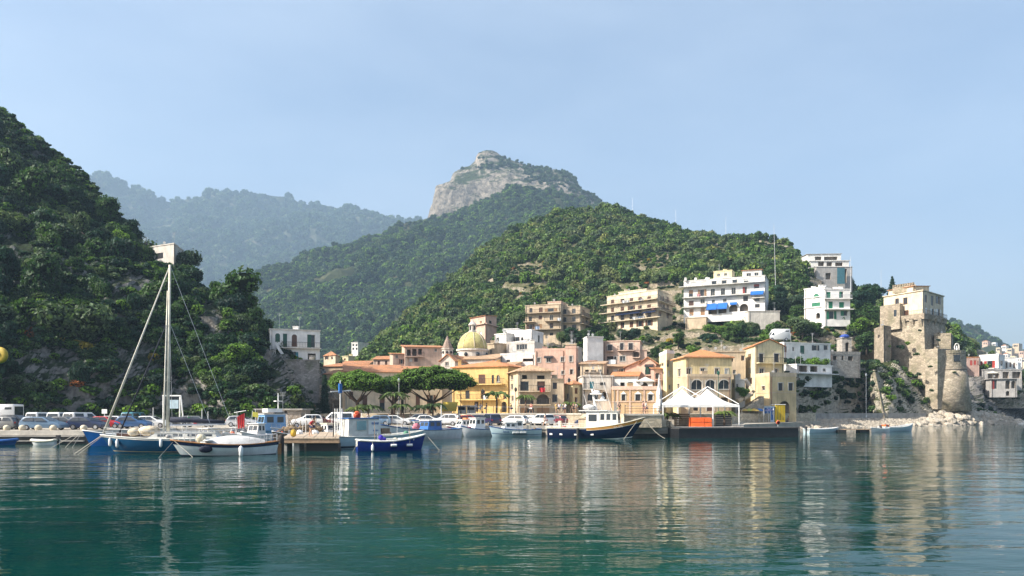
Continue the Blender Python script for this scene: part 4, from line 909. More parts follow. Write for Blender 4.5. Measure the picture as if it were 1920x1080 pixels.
r_, w_, z_ = bld('white_yellow_house', 'white and yellow house with parapet left of the three arches', 'house', [(1236, 150), (1250, 142), (1264, 143.5)], 668, 775, YELP, roof='parapet', rh=.6, cbot=735, copl=PWHT, wins=[(1251, 676, 1255, 688, 's', k(c='o')), (1239, 681, 1242, 687, 's', k(c='k')), (1241, 697, 1243, 702, 's', k(c='k')), (1252, 696, 1256, 706, 's', k(c='w')), (1253, 722, 1257, 730, 's', k(c='w'))])
r_, w_, z_ = bld('salmon_house', 'salmon house wall with one white window behind the arched yellow house', 'house', [(1333, 150), (1398, 150)], 660, 735, BEI, depth=8, roof='flat', cbot=705, wins=[(1341, 665, 1347, 677, 'w'), (1367, 672, 1375, 678, 'h'), (1390, 667, 1396, 676, 's', k(c='b')), (1374, 693, 1380, 701, 'aw')])
# tall yellow house
r_, w_, z_ = bld('tall_yellow_house', 'tall pale yellow house with orange roof and white-framed balcony doors', 'house', [(1395, 156), (1416, 147), (1470, 148.5)], 655, 778, YELP, roof='gable', rh=1.3, rmat=TILEO, trim=True, over=.3,
   wins=[(1424, 664, 1431, 679, 's', k(c='k')), (1452, 664, 1460, 679, 's', k(c='k')), (1425, 691, 1432, 701, 'w'), (1452, 691, 1459, 701, 'aw'), (1403, 664, 1408, 675, 's', k(c='o', wall=0)), (1404, 691, 1408, 701, 's', k(c='w', wall=0)), (1406, 709, 1410, 720, 's', k(c='b', wall=0))], balc=[(1418, 1469, 680, 1.1)])
box_part(r_, [(1417, 146), (1443, 140.5), (1493, 142.5)], 708, 1, plaster('plaster_straw', (.62, .49, .29)), roof='parapet', rh=.75, name='terrace_block', copl=BEI, trim=True, wins=[(1460, 719, 1467, 732, 's', k(c='k')), (1479, 719, 1486, 732, 's', k(c='k')), (1429, 724, 1434, 732, 's', k(c='b', wall=0)), (1460, 752, 1481, 777, 'ah', k(wall=1))], bands=[(738, .15, .06)])
bld('stair_house', 'little white house with stone steps between the two yellow houses', 'house', [(1371, 137), (1379, 135), (1397, 135)], 714, 778, OLDW, roof='flat', cbot=745, wins=[(1373, 719, 1375, 726, 's', k(c='k')), (1381, 720, 1384, 726, 's', k(c='k'))])
mb = MB()
for i in range(22):   # stone stair climbing beside the tall yellow house
    a = P(1386 + i * 1.9, 768 - i * 1.2, 134 + i * .15); mb.box((a.x, a.y - 1.2, 1.5), (a.x + .25, a.y + 1.2, a.z))
tag(mb.build('stone_stair', stone('stair_stone', (.5, .42, .32), 2)), 'stone stair climbing from the beach to the tall yellow house', 'stairs')
mb = MB(); a, b, c_ = P(1383, 752, 133), P(1410, 738, 134), P(1398, 712, 138)
mb.tube([a, b], .45, 6); mb.tube([b + Vector((.2, 0, .3)), c_], .4, 6)
tag(mb.build('stair_parapet', BEI), 'sloping beige stair parapet zigzagging between the yellow houses', 'wall')
# white row house and terraces below the road
bld('white_row_house', 'long low white house with dark windows along the upper road', 'house', [(1470, 166), (1557, 170)], 643, 664, PWHT, depth=6, roof='flat', sink=3, cbot=662, wins=[(1470, 650, 1475, 660, 's', k(c='k')), (1486, 651, 1489, 658, 's', k(c='k')), (1501, 649, 1508, 663, 's', k(c='g')), (1526, 648, 1532, 657, 's', k(c='k')), (1545, 648, 1552, 656, 's', k(c='k'))])
bld('white_terrace_house', 'white terraced house with pillars and garage opening above the rock face', 'house', [(1494, 157), (1560, 163)], 684, 707, PWHT, depth=5, roof='flat', sink=2, wins=[(1498, 686, 1514, 697, 'h'), (1519, 686, 1533, 697, 'h'), (1543, 691, 1548, 696, 'w')], balc=[(1490, 1561, 699, 1.6, None)])
r_, w_, z_ = bld('ruined_house', 'roofless grey stone ruin with square turret and blue tarpaulin', 'ruin', [(1557, 176), (1613, 178)], 664, 692, stone('ruin_stone', (.38, .35, .31), 2.0), depth=5, roof='parapet', rh=.7, sink=2, wins=[(1562, 667, 1569, 675, 'h'), (1578, 667, 1582, 675, 'h'), (1590, 668, 1599, 676, 'h')])
box_part(r_, [(1579, 179), (1597, 179)], 634, ZP(664, 178), stone('ruin_stone', (.38, .35, .31)), depth=3, roof='flat', name='turret', wins=[(1585, 642, 1592, 660, 'ah')])
mb = MB(); p = G(1588, 178.5, ZP(634, 178)); mb.lathe((p.x, p.y + 1.2, p.z + .2), [(1.0, 0), (1.15, .3), (.8, .75), (.3, .9)], 9); mb.build('tarpaulin', M('tarpaulin_blue', (.02, .06, .3), .6, 0, .2, 3), r_, world=True)

# more houses packed between the quay and the slope
bld('parish_hall', 'plain cream hall with tiled roof between the pines and the church gable', 'house', [(757, 153), (829, 155)], 694, 776, CRM, depth=8, roof='mono', rh=1.2, wins=[(766, 706, 771, 714, 'w'), (780, 742, 787, 768, 's', k(c='b')), (805, 742, 812, 768, 's', k(c='b')), (820, 706, 825, 714, 'w')])
bld('rose_house', 'narrow rose house with dark window wedged right of the gabled house', 'house', [(1226, 146), (1242, 146)], 692, 760, plaster('plaster_rose', (.58, .37, .3)), depth=7, roof='mono', rh=.8, cbot=730, wins=[(1230, 700, 1236, 710, 's', k(c='k')), (1229, 716, 1234, 724, 's', k(c='b'))], balc=[(1228, 1239, 711, .6)])
bld('attic_house', 'tiny cream house with tiled roof between the pink house and white block', 'house', [(1080, 164), (1095, 163)], 682, 740, CRM, depth=6, roof='mono', rh=.9, rmat=TILE, cbot=700, wins=[(1084, 688, 1088, 695, 's', k(c='b'))])
bld('roof_terrace_house', 'low beige house with tiled lean-to above the orange roof', 'house', [(1130, 160), (1176, 159)], 688, 745, TAN, depth=6, roof='mono', rh=.8, rmat=TILEP, cbot=706, wins=[(1135, 693, 1141, 700, 'h'), (1150, 693, 1157, 700, 's', k(c='w')), (1164, 692, 1169, 699, 's', k(c='b'))])
bld('salmon_back_house', 'salmon house with two shuttered windows peeping over the long tiled roof', 'house', [(700, 196), (738, 195)], 674, 720, SALM, depth=7, roof='gable', rh=1.0, cbot=690, wins=[(708, 677, 712, 684, 's', k(c='b')), (722, 677, 726, 684, 's', k(c='b'))])
bld('red_roof_cottage', 'cottage with faded red roof at the head of the valley street', 'house', [(640, 205), (690, 204)], 684, 715, BEI, depth=8, roof='gable', rh=1.2, cbot=695, wins=[(652, 686, 656, 691, 's', k(c='b'))])
bld('yellow_back_house', 'pale yellow house with balcony behind the salmon wall and tall yellow house', 'house', [(1372, 160), (1399, 159)], 664, 735, YEL, depth=6, roof='flat', cbot=700, wins=[(1378, 670, 1383, 680, 's', k(c='b')), (1389, 684, 1394, 692, 'aw')], balc=[(1376, 1386, 681, .7)])
bld('upper_white_house', 'small whitewashed house on the slope left of the white block', 'house', [(1060, 186), (1084, 185)], 652, 690, OLDW, depth=5, roof='flat', cbot=665, wins=[(1066, 655, 1070, 661, 's', k(c='k'))])
# ---- hillside apartment houses
def apart(name, label, pts, ytop, ybot, mat, rows, cols, yfl, depth, cat='apartment house', **kw):
    wins = []
    for (y0, y1) in rows:
        for c_ in cols: wins.append((c_[0], y0, c_[1], y1, c_[2], c_[3]))
    return bld(name, label, cat, pts, ytop, ybot, mat, wins=wins + kw.pop('more', []), balc=[(kw.get('bx0', pts[0][0] - 2), kw.get('bx1', pts[-1][0]), y, depth) for y in yfl] if not kw.get('noauto') else [], **{a: b for a, b in kw.items() if a not in ('bx0', 'bx1', 'noauto')})
br = k(c='b'); kk = k(c='k')
r_, w_, z_ = bld('cream_apartments', 'cream four-storey apartment house of two joined blocks above the white houses', 'apartment house', [(985, 232), (1051, 228)], 574, 644, BEI, depth=9, roof='flat',
   wins=[(993, 578, 998, 587, 's', kk), (1011, 577, 1017, 587, 's', br), (1028, 578, 1038, 587, 's', k(c='o')), (992, 594, 997, 603, 's', kk), (1010, 592, 1016, 599, 's', br), (1031, 591, 1037, 600, 'w'), (992, 609, 998, 619, 's', br), (1010, 608, 1016, 615, 's', k(c='o')), (1031, 606, 1037, 618, 's', br), (1031, 624, 1037, 629, 's', kk)], balc=[(983, 1052, 588, 1.2), (983, 1004, 604, 1.2), (1022, 1054, 602, 1.3), (984, 1054, 619, 1.3)])
box_part(r_, [(1053, 231), (1088, 229), (1106, 238)], 576, ZP(642, 230), BEI, roof='flat', name='wing', wins=[(1056, 580, 1062, 589, 's', kk), (1073, 579, 1079, 589, 'w'), (1073, 594, 1079, 604, 'w'), (1073, 609, 1080, 620, 's', kk), (1056, 595, 1062, 604, 's', kk), (1056, 610, 1062, 620, 's', kk), (1092, 582, 1096, 590, 's', br), (1098, 596, 1102, 604, 's', br), (1092, 597, 1096, 605, 's', br), (1098, 611, 1102, 619, 's', br)], balc=[(1053, 1088, 590, 1.0), (1053, 1088, 605, 1.0), (1088, 1106, 591, 1.0), (1088, 1106, 606, 1.0)])
box_part(r_, [(1027, 231), (1052, 229.5)], 567, ZP(575, 230), SALM, depth=5, roof='flat', name='roof_hut')
wx = [(1146, 1151), (1164, 1170), (1181, 1187), (1197, 1203), (1214, 1220)]
A2 = [(1138, 240), (1233, 226), (1261, 238)]
mw = []
for (a, b) in wx:
    f_ = (a - 1146) * -.09
    for y0, y1, c_ in ((562, 571, 'b'), (577, 587, 'b'), (592, 602, 'k'), (606, 617, 'b')): mw.append((a, y0 + f_, b, y1 + f_, 's', k(c=c_)))
mw += [(1236, y, 1240, y + 7, 's', br) for y in (555, 570, 586)] + [(1242, y, 1245, y + 7, 's', br) for y in (556, 571)] + [(1250, y, 1254, y + 7, 's', br) for y in (558, 573, 589)]
r_, w_, z_ = bld('balcony_apartments', 'cream apartment house with four rows of long balconies and navy awnings', 'apartment house', A2, 557, 622, CRM, roof='flat', wins=mw, balc=[(1130, 1236, 573, 1.3), (1128, 1240, 589, 1.4), (1127, 1242, 606, 1.4), (1234, 1262, 564, 1.0), (1234, 1260, 581, 1.0)], awn=[(1158, 1204, 588, 591, 1.3, NAVY), (1208, 1233, 584, 587, 1.3, NAVY)])
box_part(r_, [(1160, 238), (1212, 231)], 549, ZP(556, 238), CRM, depth=5, roof='flat', name='roof_hut', wins=[(1175, 550, 1180, 555, 'w')])
# hotel
hw = []
def hy(x, y): return y - (x - 1282) * .062     # the front recedes to the left, rows rise to the right
for x in (1296, 1316, 1335, 1354, 1374, 1395): hw.append((x, hy(x, 530), x + 8, hy(x, 537), 's', k(c='w')))
for x, c_ in ((1292, 'o'), (1313, 'o'), (1333, 'k'), (1352, 'k'), (1372, 'k'), (1393, 'r')): hw.append((x, hy(x, 545), x + 7, hy(x, 557), 's' if c_ != 'k' else 'w', k(c=c_)))
hw += [(1414, 533, 1423, 541, 's', k(c='r')), (1415, 556, 1424, 565, 's', kk), (1416, 570, 1424, 577, 's', kk), (1292, 564, 1300, 573, 's', br), (1314, 561, 1321, 568, 'w'), (1293, 580, 1300, 592, 's', k(c='o')), (1314, 578, 1321, 591, 's', k(c='o')), (1394, 555, 1402, 565, 's', kk), (1335, 562, 1340, 568, 'w'), (1356, 560, 1362, 566, 'w')]
hw += [(1328, 574, 1344, 590, 'h'), (1347, 573, 1362, 588, 'h'), (1367, 570, 1383, 585, 'ah'), (1387, 569, 1403, 584, 'ah')]
r_, w_, z_ = bld('white_hotel', 'long white four-storey hotel with bright blue awnings on the hillside', 'hotel', [(1282, 232), (1434, 222), (1441, 233)], 528, 597, PWHT, roof='flat', copl=WHT, wins=hw, cbot=590,
   balc=[(1274, 1436, 539, 1.5, IRON), (1281, 1408, 559, 1.2, IRON), (1280, 1326, 577, 1.2, IRON), (1410, 1434, 559, 1.3, IRON)], awn=[(1326, 1345, 570, 581, 1.5, BLUEC), (1346, 1364, 568.5, 579.5, 1.5, BLUEC), (1408, 1432, 546, 553, 1.4, BLUEC), (1369, 1382, 567, 571, .9, BLUEC)])
box_part(r_, [(1338, 233), (1372, 230.5)], 510, ZP(526, 232), YELP, depth=5, roof='flat', name='roof_house', wins=[(1345, 513, 1350, 518, 'w'), (1358, 512, 1363, 517, 'w')])
box_part(r_, [(1392, 228), (1428, 226)], 508, ZP(520, 228), WHT, depth=6, roof='mono', rh=.8, rmat=TILE, name='roof_room', wins=[(1400, 512, 1408, 518, 'w'), (1415, 511, 1422, 517, 'w')])
for x in (1286, 1305, 1325, 1386, 1405): 
    mb = MB(); p = G(x, 231); zt_ = z_; mb.box((p.x - .3, p.y, zt_), (p.x + .3, p.y + .6, zt_ + 1.1)); mb.build('chimney', WHT, r_, world=True)
bld('retaining_wall', 'tall beige retaining wall holding up the left end of the white hotel', 'wall', [(1285, 229), (1324, 226.5)], 597, 640, BEI, depth=5, roof='flat', cbot=628)
bld('terrace_wall', 'pale terrace wall beside the hotel with small white statue', 'wall', [(1403, 221), (1462, 221)], 584, 596, OLDW, depth=5, roof='flat', sink=4)
gs = dict(c='G')
r_, w_, z_ = bld('green_shutter_house', 'white three-storey house with bright green shutters on the hillside', 'house', [(1508, 212), (1546, 208)], 543, 600, PWHT, depth=8, roof='flat', sink=5,
   wins=[(1525, 550, 1536, 560, 'as', gs), (1523, 567, 1537, 575, 's', gs), (1530, 586, 1538, 598, 'ah')], bands=[(560, .2, .25), (579, .2, .25)])
box_part(r_, [(1546, 207), (1594, 207)], 543, ZP(612, 207), PWHT, depth=8, roof='flat', name='wing', wins=[(1550, 548, 1557, 558, 's', gs), (1574, 547, 1581, 558, 's', gs), (1554, 566, 1561, 578, 's', gs), (1574, 567, 1582, 577, 's', gs), (1555, 584, 1563, 598, 's', gs), (1577, 583, 1588, 592, 's', gs)], balc=[(1544, 1596, 560, .9, STEEL), (1544, 1598, 580, 1.2, None)])
# unfinished concrete villa on the ridge
r_, w_, z_ = bld('unfinished_villa', 'unfinished white-grey terraced villa with netting on the hilltop ridge', 'villa', [(1531, 292), (1598, 292)], 501, 545, GRY, depth=9, roof='flat', sink=3, wins=[(1548, 512, 1558, 524, 'h'), (1575, 504, 1588, 530, 'h')])
box_part(r_, [(1519, 296), (1592, 295)], 490, ZP(501, 295), WHT, depth=8, roof='flat', name='upper_floor', over=.9, wins=[(1534, 491, 1545, 499, 'h'), (1550, 491, 1560, 499, 'h'), (1566, 492, 1580, 499, 'h')])
box_part(r_, [(1514, 299), (1577, 298)], 477, ZP(490, 298), WHT, depth=8, roof='mono', rh=.6, rmat=GRY, name='top_floor', wins=[(1528, 481, 1540, 488, 'h'), (1545, 481, 1570, 488, 'h')])
mb = MB(); p0 = P(1570, 502, 290.5); p1 = P(1584, 532, 290.5); mb.box((p0.x, 290.6, p1.z), (p1.x, 290.7, p0.z)); mb.build('safety_net', M('teal_netting', (.05, .16, .2), .9), r_, world=True)
# houses stepping up behind the dome
r_, w_, z_ = bld('white_cubes', 'cluster of stacked white cube houses with roof terrace right of the dome', 'house', [(955, 186), (996, 180), (1019, 188)], 626, 700, PWHT, roof='parapet', rh=.5, trim=False, cbot=670, wins=[(958, 632, 962, 640, 's', kk), (966, 632, 971, 641, 's', kk), (977, 632, 981, 640, 'as', kk), (989, 630, 994, 641, 's', k(c='w')), (1009, 630, 1012, 642, 's', kk), (1009, 647, 1013, 657, 's', kk)], balc=[(956, 990, 642, .8)])
box_part(r_, [(928, 186), (949, 183)], 628, 3, WHT, depth=8, roof='flat', name='wing', wins=[(931, 633, 936, 641, 'w'), (940, 650, 943, 657, 's', kk)])
box_part(r_, [(944, 188), (972, 187)], 618, ZP(630, 187), WHT, depth=5, roof='flat', name='roof_room', wins=[(946, 622, 950, 628, 's', kk)])
box_part(r_, [(950, 174), (1002, 172)], 645, 3, OLDW, depth=8, roof='parapet', rh=.5, name='lower_house', wins=[(960, 650, 963, 657, 's', k(c='w')), (969, 646, 978, 656, 'w'), (979, 645, 988, 655, 'w'), (993, 663, 997, 667, 's', kk)])
box_part(r_, [(938, 166), (1003, 164)], 666, 3, WHT, depth=7, roof='parapet', rh=.4, name='front_house', wins=[(950, 675, 956, 684, 's', kk), (965, 679, 969, 684, 's', kk), (978, 686, 983, 691, 's', br), (987, 686, 991, 691, 's', br), (980, 672, 1000, 678, 'h')])
bld('peach_house', 'peach house with grey side wall standing alone above the dome', 'house', [(882, 214), (910, 208), (931, 216)], 597, 655, PINK, roof='mono', rh=.9, rmat=TILE, cbot=630, wins=[(900, 602, 903, 609, 's', k(c='o')), (888, 612, 891, 618, 's', br), (900, 622, 903, 629, 's', k(c='w')), (917, 602, 922, 608, 's', kk)], bands=[(612, .3, .5)])
bld('brown_roof_house', 'low house with mossy brown tiled roof between dome and white cubes', 'house', [(908, 160), (955, 158)], 690, 740, CRM, depth=9, roof='mono', rh=2.0, rmat=TILEP, cbot=705)
bld('tan_chapel', 'tan house with tiled roof tucked behind the ochre house', 'house', [(912, 175), (934, 173)], 646, 720, BEI, depth=7, roof='flat', cbot=680, wins=[(918, 655, 922, 664, 'w')])

# ---- left: cliff house and hilltop house
r_, w_, z_ = bld('cliff_house', 'white two-storey house with arched doors and outside stair on the left cliff', 'house', [(506, 138.5), (600, 141.5)], 618, 675, PWHT, depth=9, roof='flat', copl=OLDW, cbot=690, sink=.3,
   wins=[(516, 625, 525, 641, 'as', k(c='g')), (531, 627, 538, 650, 's', k(c='g')), (547, 627, 557, 650, 'as', k(c='b')), (577, 629, 590, 651, 's', k(c='g')), (577, 663, 592, 674, 'h'), (546, 660, 551, 672, 's', kk), (552, 661, 559, 674, 's', k(c='t'))], balc=[(528, 602, 651, .7, IRON)])
mb = MB(); Wl = w_[0]; s0, z1 = Wl.sz(517, 642); s1, z0 = Wl.sz(534, 668)
mb.extr([Wl.pt(s0, z1, .3), Wl.pt(s1, z0, .3), Wl.pt(s1, z0 - .9, .3), Wl.pt(s0, z1 - .9, .3)], Wl.n * 1.1); mb.build('outside_stair', PWHT, r_, world=True)
bld('cliff_retaining_wall', 'grey stone retaining wall under the white cliff house', 'wall', [(520, 136.2), (599, 139)], 675, 745, stone('old_grey_wall', (.3, .28, .26), 1.5, moss=.6), depth=8, roof='flat', sink=1, cbot=700)
mb = MB(); p0, p1 = P(468, 658, 135.5), P(516, 656, 135.5)
for i in range(17):
    t = i / 16; p = p0.lerp(p1, t); mb.box((p.x - .05, p.y - .05, p.z - 1.0), (p.x + .05, p.y + .05, p.z))
mb.box((p0.x, p0.y - .08, p0.z - .08), (p1.x, p0.y + .08, p0.z + .06)); mb.box((p0.x, p0.y - .15, p0.z - 1.9), (p1.x, p0.y + .15, p0.z - 1.0))
tag(mb.build('terrace_balustrade', OLDW), 'white balustrade of the terrace left of the cliff house', 'balustrade')
r_, w_, z_ = bld('hilltop_house', 'flat-roofed white house with satellite dish on the left cliff top', 'house', [(262, 163), (326, 158), (343, 165)], 467, 500, OLDW, roof='flat', sink=3, cbot=483, wins=[(292, 474, 305, 486, 's', kk), (335, 478, 339, 488, 's', kk)])  # duller plaster on this white house, its shade put into the colour
mb = MB(); p = P(307, 466, 160); mb.tube([p, p + Vector((0, 0, .8))], .05); mb.lathe((p.x, p.y - .1, p.z + .6), [(.05, 0), (.4, .12), (.52, .25)], 12); mb.build('satellite_dish', PWHT, r_, world=True)
mb = MB(); p = P(273, 466, 162); mb.box((p.x - .3, p.y, p.z - .1), (p.x + .3, p.y + .6, p.z + 1.2)); mb.tube([p + Vector((0, .3, 1)), p + Vector((0, .3, 2.6))], .05); mb.build('chimney', SH['k'], r_, world=True)
bld('stone_hut', 'low flat-roofed stone hut with dark opening at the cliff foot', 'hut', [(481, 105), (564, 105)], 769, 797, stone('hut_stone', (.36, .31, .26), 2.6), depth=5, roof='flat', over=.8, copl=CONCRETE, sink=.3, wins=[(513, 770, 538, 776, 'h')])

# ---------------------------------------------------------------- the viceroyal tower (generic: stone watchtower with a house on top)
TST = stone('tower_stone', (.37, .315, .24), 1.3, .6, .9, .35); TSTD = stone('tower_stone_block', (.36, .3, .23), .9, .55, .9, .3)
CLEAR += [(1652, 525, 1778, 690, 180), (1735, 655, 1815, 745, 172), (1638, 615, 1672, 690, 178)]
rt = thing('stone_tower', 'old stone sea tower with cream house on its corbelled top', 'tower', G(1715, 186, 10))
dA, dB, dC = 198, 188, 199
zc = ZP(596, dB)
def frust(name, b, t, zb, zt, mat):
    """four-sided block: bottom and top given as (column, distance) of left, corner and right"""
    B_ = [G(*p) for p in b]; T_ = [G(*p) for p in t]; B_.append(B_[0] + B_[2] - B_[1]); T_.append(T_[0] + T_[2] - T_[1])
    n = 10; mb = MB(); rows_ = []
    for j in range(n + 1):
        f_ = j / n; rows_.append([Vector((*(B_[i] * (1 - f_) + T_[i] * f_).xy, zb + (zt - zb) * f_)) for i in range(4)])
    for j in range(n): mb.hexa(rows_[j], rows_[j + 1]) if False else mb.add(rows_[j] + rows_[j + 1], [(0,1,5,4), (1,2,6,5), (2,3,7,6), (3,0,4,7)])
    mb.add(rows_[-1], [(0,1,2,3)]); return mb.build(name, mat, rt, world=True)
frust('tower_shaft', [(1662, dA - 1), (1738, dB - 3), (1790, dC - 1)], [(1660, dA), (1732, dB), (1772, dC)], 6, zc - .3, TST)
# widened top storey of stone, standing on corbels
frust('tower_head', [(1657, dA), (1733, dB - .6), (1775, dC)], [(1655, dA), (1733, dB - .8), (1776, dC)], zc - .3, zc + 1.1, TSTD)
fl = Wall(G(1660, dA), G(1732, dB)); fr_ = Wall(G(1732, dB), G(1772, dC))
for x in (1664, 1681, 1697, 1712, 1728):
    yt = 578 if x < 1690 else 598
    s_, zt_ = fl.sz(x, yt); mb = MB()
    mb.hexa([fl.pt(s_ - .35, zt_ - 2.6, 0), fl.pt(s_ + .35, zt_ - 2.6, 0), fl.pt(s_ + .35, zt_ - 2.6, -.3), fl.pt(s_ - .35, zt_ - 2.6, -.3)], [fl.pt(s_ - .5, zt_, .95), fl.pt(s_ + .5, zt_, .95), fl.pt(s_ + .5, zt_, -.3), fl.pt(s_ - .5, zt_, -.3)])
    mb.build('corbel', TST, rt, world=True)
for x in (1740, 1752, 1764):
    s_, zt_ = fr_.sz(x, 598); mb = MB()
    mb.hexa([fr_.pt(s_ - .3, zt_ - 2, 0), fr_.pt(s_ + .3, zt_ - 2, 0), fr_.pt(s_ + .3, zt_ - 2, -.3), fr_.pt(s_ - .3, zt_ - 2, -.3)], [fr_.pt(s_ - .45, zt_, .8), fr_.pt(s_ + .45, zt_, .8), fr_.pt(s_ + .45, zt_, -.3), fr_.pt(s_ - .45, zt_, -.3)])
    mb.build('corbel', TST, rt, world=True)
zn = ZP(576, dA)
mb = MB(); s0, _ = fl.sz(1655, 576); s1, _ = fl.sz(1692, 576); fl.bx(mb, s0, s1, zc - 2.2, zn + .3, -.2, 1.0); mb.build('bartizan', TST, rt, world=True)
mb = MB(); s0, z0 = fl.sz(1681, 594); s1, z1 = fl.sz(1686, 581); fl.bx(mb, s0, s1, z0, z1, .96, 1.02); mb.build('bartizan_window', GLASS, rt, world=True)
zb = zc + 1.0
walls, zt_ = box_part(rt, [(1657, 199.5), (1730, 189), (1769, 199)], 545, zb, CRM, name='upper_house', roof='flat', over=.7, copl=CRM, yt_at=1,
   wins=[(1679, 560, 1685, 572, 'w', k(wall=0, f='b')), (1694, 558, 1701, 570, 'w', k(wall=0, f='b')), (1695, 582, 1703, 595, 's', k(c='b', wall=0)), (1734, 554, 1738, 566, 's', k(c='k')), (1746, 556, 1750, 572, 's', k(c='k')), (1757, 557, 1761, 569, 's', k(c='k')), (1735, 578, 1739, 589, 's', k(c='w')), (1747, 580, 1751, 590, 's', k(c='w')), (1758, 581, 1762, 591, 's', k(c='w'))])
box_part(rt, [(1666, 200), (1712, 193), (1742, 200)], 537, zt_, CRM, name='attic', roof='mono', rh=1.2, rmat=TILE, yt_at=1)
mb = MB()
for i in range(9):
    p = G(1676 + i * 4.5, 197.5 - i * .5); z0 = zt_ + 2.3; mb.box((p.x - .25, p.y - .2, z0), (p.x + .25, p.y + .2, z0 + .55))
p0, p1 = G(1674, 197.7), G(1716, 193.2); mb.hexa([p0 + Vector((0, -.2, zt_ + .6)), p1 + Vector((0, -.2, zt_ + .6)), p1 + Vector((0, .2, zt_ + .6)), p0 + Vector((0, .2, zt_ + .6))], [p0 + Vector((0, -.2, zt_ + 2.3)), p1 + Vector((0, -.2, zt_ + 2.3)), p1 + Vector((0, .2, zt_ + 2.3)), p0 + Vector((0, .2, zt_ + 2.3))])
mb.build('battlements', TST, rt, world=True)
mb = MB(); railing(fl, mb, fl.sz(1692, 596)[0], fl.L, zc + 1.1, 1.0, .5, sp=.4); railing(fr_, mb, 0, fr_.L + .3, zc + 1.1, 1.0, .4, sp=.4); mb.build('terrace_railing', IRON, rt, world=True)
for (x, y) in ((1700, 640), (1718, 660), (1690, 625), (1675, 640)):   # holes left by scaffolding
    s_, z1 = fl.sz(x, y); mb = MB(); fl.bx(mb, s_ - .3, s_ + .3, z1 - .35, z1 + .35, -1.2, .1); mb.build('putlog_hole', DARK, rt, world=True)
# little square turret at its left
r_, w_, z_ = bld('square_turret', 'slim square stone turret standing left of the sea tower', 'turret', [(1639, 196), (1657, 188), (1671, 191)], 619, 700, TSTD, roof='parapet', rh=.4, sink=2, clear=False, wins=[(1646, 628, 1649, 634, 's', k(c='k')), (1662, 628, 1665, 634, 's', k(c='k'))])
bld('curtain_wall', 'shaded stone curtain wall joining the slim turret to the tower', 'wall', [(1671, 196), (1702, 196)], 640, 690, TST, depth=3, roof='parapet', rh=.6, clear=False)
# right-hand shoulder wall
bld('shoulder_wall', 'broken stone shoulder wall on the seaward side of the tower', 'wall', [(1752, 190), (1783, 188), (1787, 194)], 630, 700, TST, roof='parapet', rh=.6, clear=False, sink=3)
# round bastion
rt2 = thing('round_bastion', 'round tapering stone bastion on the rocks below the tower', 'bastion', G(1768, 188, 6))
bc = G(1772, 186); r0 = 33 * 186 / F; zb0, zb1 = ZP(756, 186), ZP(659, 186)
zm = ZP(694, 186)
mb = MB(); mb.lathe((bc.x, bc.y, 0), [(r0 * 1.32, zb0 - 2), (r0 * 1.2, zb0 + (zm - zb0) * .4), (r0 * 1.07, zm - .05)], 40); mb.build('bastion_base', TST, rt2, smooth=True, world=True)
mb = MB(); mb.lathe((bc.x, bc.y, 0), [(r0 * 1.1, zm - .02), (r0 * 1.1, zm + .22)], 40); mb.build('string_course', TSTD, rt2, world=True)
mb = MB(); mb.lathe((bc.x, bc.y, 0), [(r0 * 1.06, zm + .2), (r0 * 1.0, zb1 - .8), (r0 * 1.02, zb1 - .78), (r0 * 1.02, zb1), (r0 * .9, zb1), (r0 * .9, zb1 - 1.0)], 40); mb.build('bastion_drum', TST, rt2, smooth=False, world=True)
for x, y, s_ in ((1774, 678, .75), (1801, 678, .55), (1753, 668, .2), (1766, 732, .25), (1745, 703, .25)):
    m_ = (x - 1772) / 33.; an = math.asin(max(-.99, min(.99, m_ / 1.03))); mb = MB()
    q_ = Vector((bc.x + r0 * 1.03 * math.sin(an), bc.y - r0 * 1.03 * math.cos(an), ZP(y, 182))); t_ = Vector((math.cos(an), math.sin(an), 0)); n_ = Vector((math.sin(an), -math.cos(an), 0))
    mb.hexa([q_ - t_ * s_ + n_ * .06, q_ + t_ * s_ + n_ * .06, q_ + t_ * s_ - n_ * .6, q_ - t_ * s_ - n_ * .6], [p + Vector((0, 0, s_ * 2.2)) for p in (q_ - t_ * s_ + n_ * .06, q_ + t_ * s_ + n_ * .06, q_ + t_ * s_ - n_ * .6, q_ - t_ * s_ - n_ * .6)])
    mb.build('embrasure', GLASS if s_ > .5 else DARK, rt2, world=True)
bld('bastion_wall', 'stone connecting wall between the tower foot and round bastion', 'wall', [(1735, 184), (1758, 181)], 659, 752, TST, depth=6, roof='parapet', rh=.5, clear=False, sink=2)
# grotto statue on the bastion
r_ = thing('shrine_statue', 'white arched shrine with statue on top of the round bastion', 'statue', P(1794, 660, 187))
p = P(1794, 658, 187); mb = MB(); mb.tube([p + Vector((.55 * math.cos(R(a)), 0, 1.1 + .75 * math.sin(R(a)))) for a in range(0, 181, 20)], .12, 6); mb.tube([p + Vector((-.55, 0, -.6)), p + Vector((-.55, 0, 1.1))], .12); mb.tube([p + Vector((.55, 0, -.6)), p + Vector((.55, 0, 1.1))], .12); mb.build('arch', PWHT, r_, world=True)
mb = MB(); mb.lathe((p.x, p.y, p.z - .6), [(.32, 0), (.2, .8), (.26, 1.2), (.1, 1.5), (.14, 1.65), (.1, 1.85), (.02, 1.92)], 10); mb.build('figure', PWHT, r_, smooth=True, world=True)
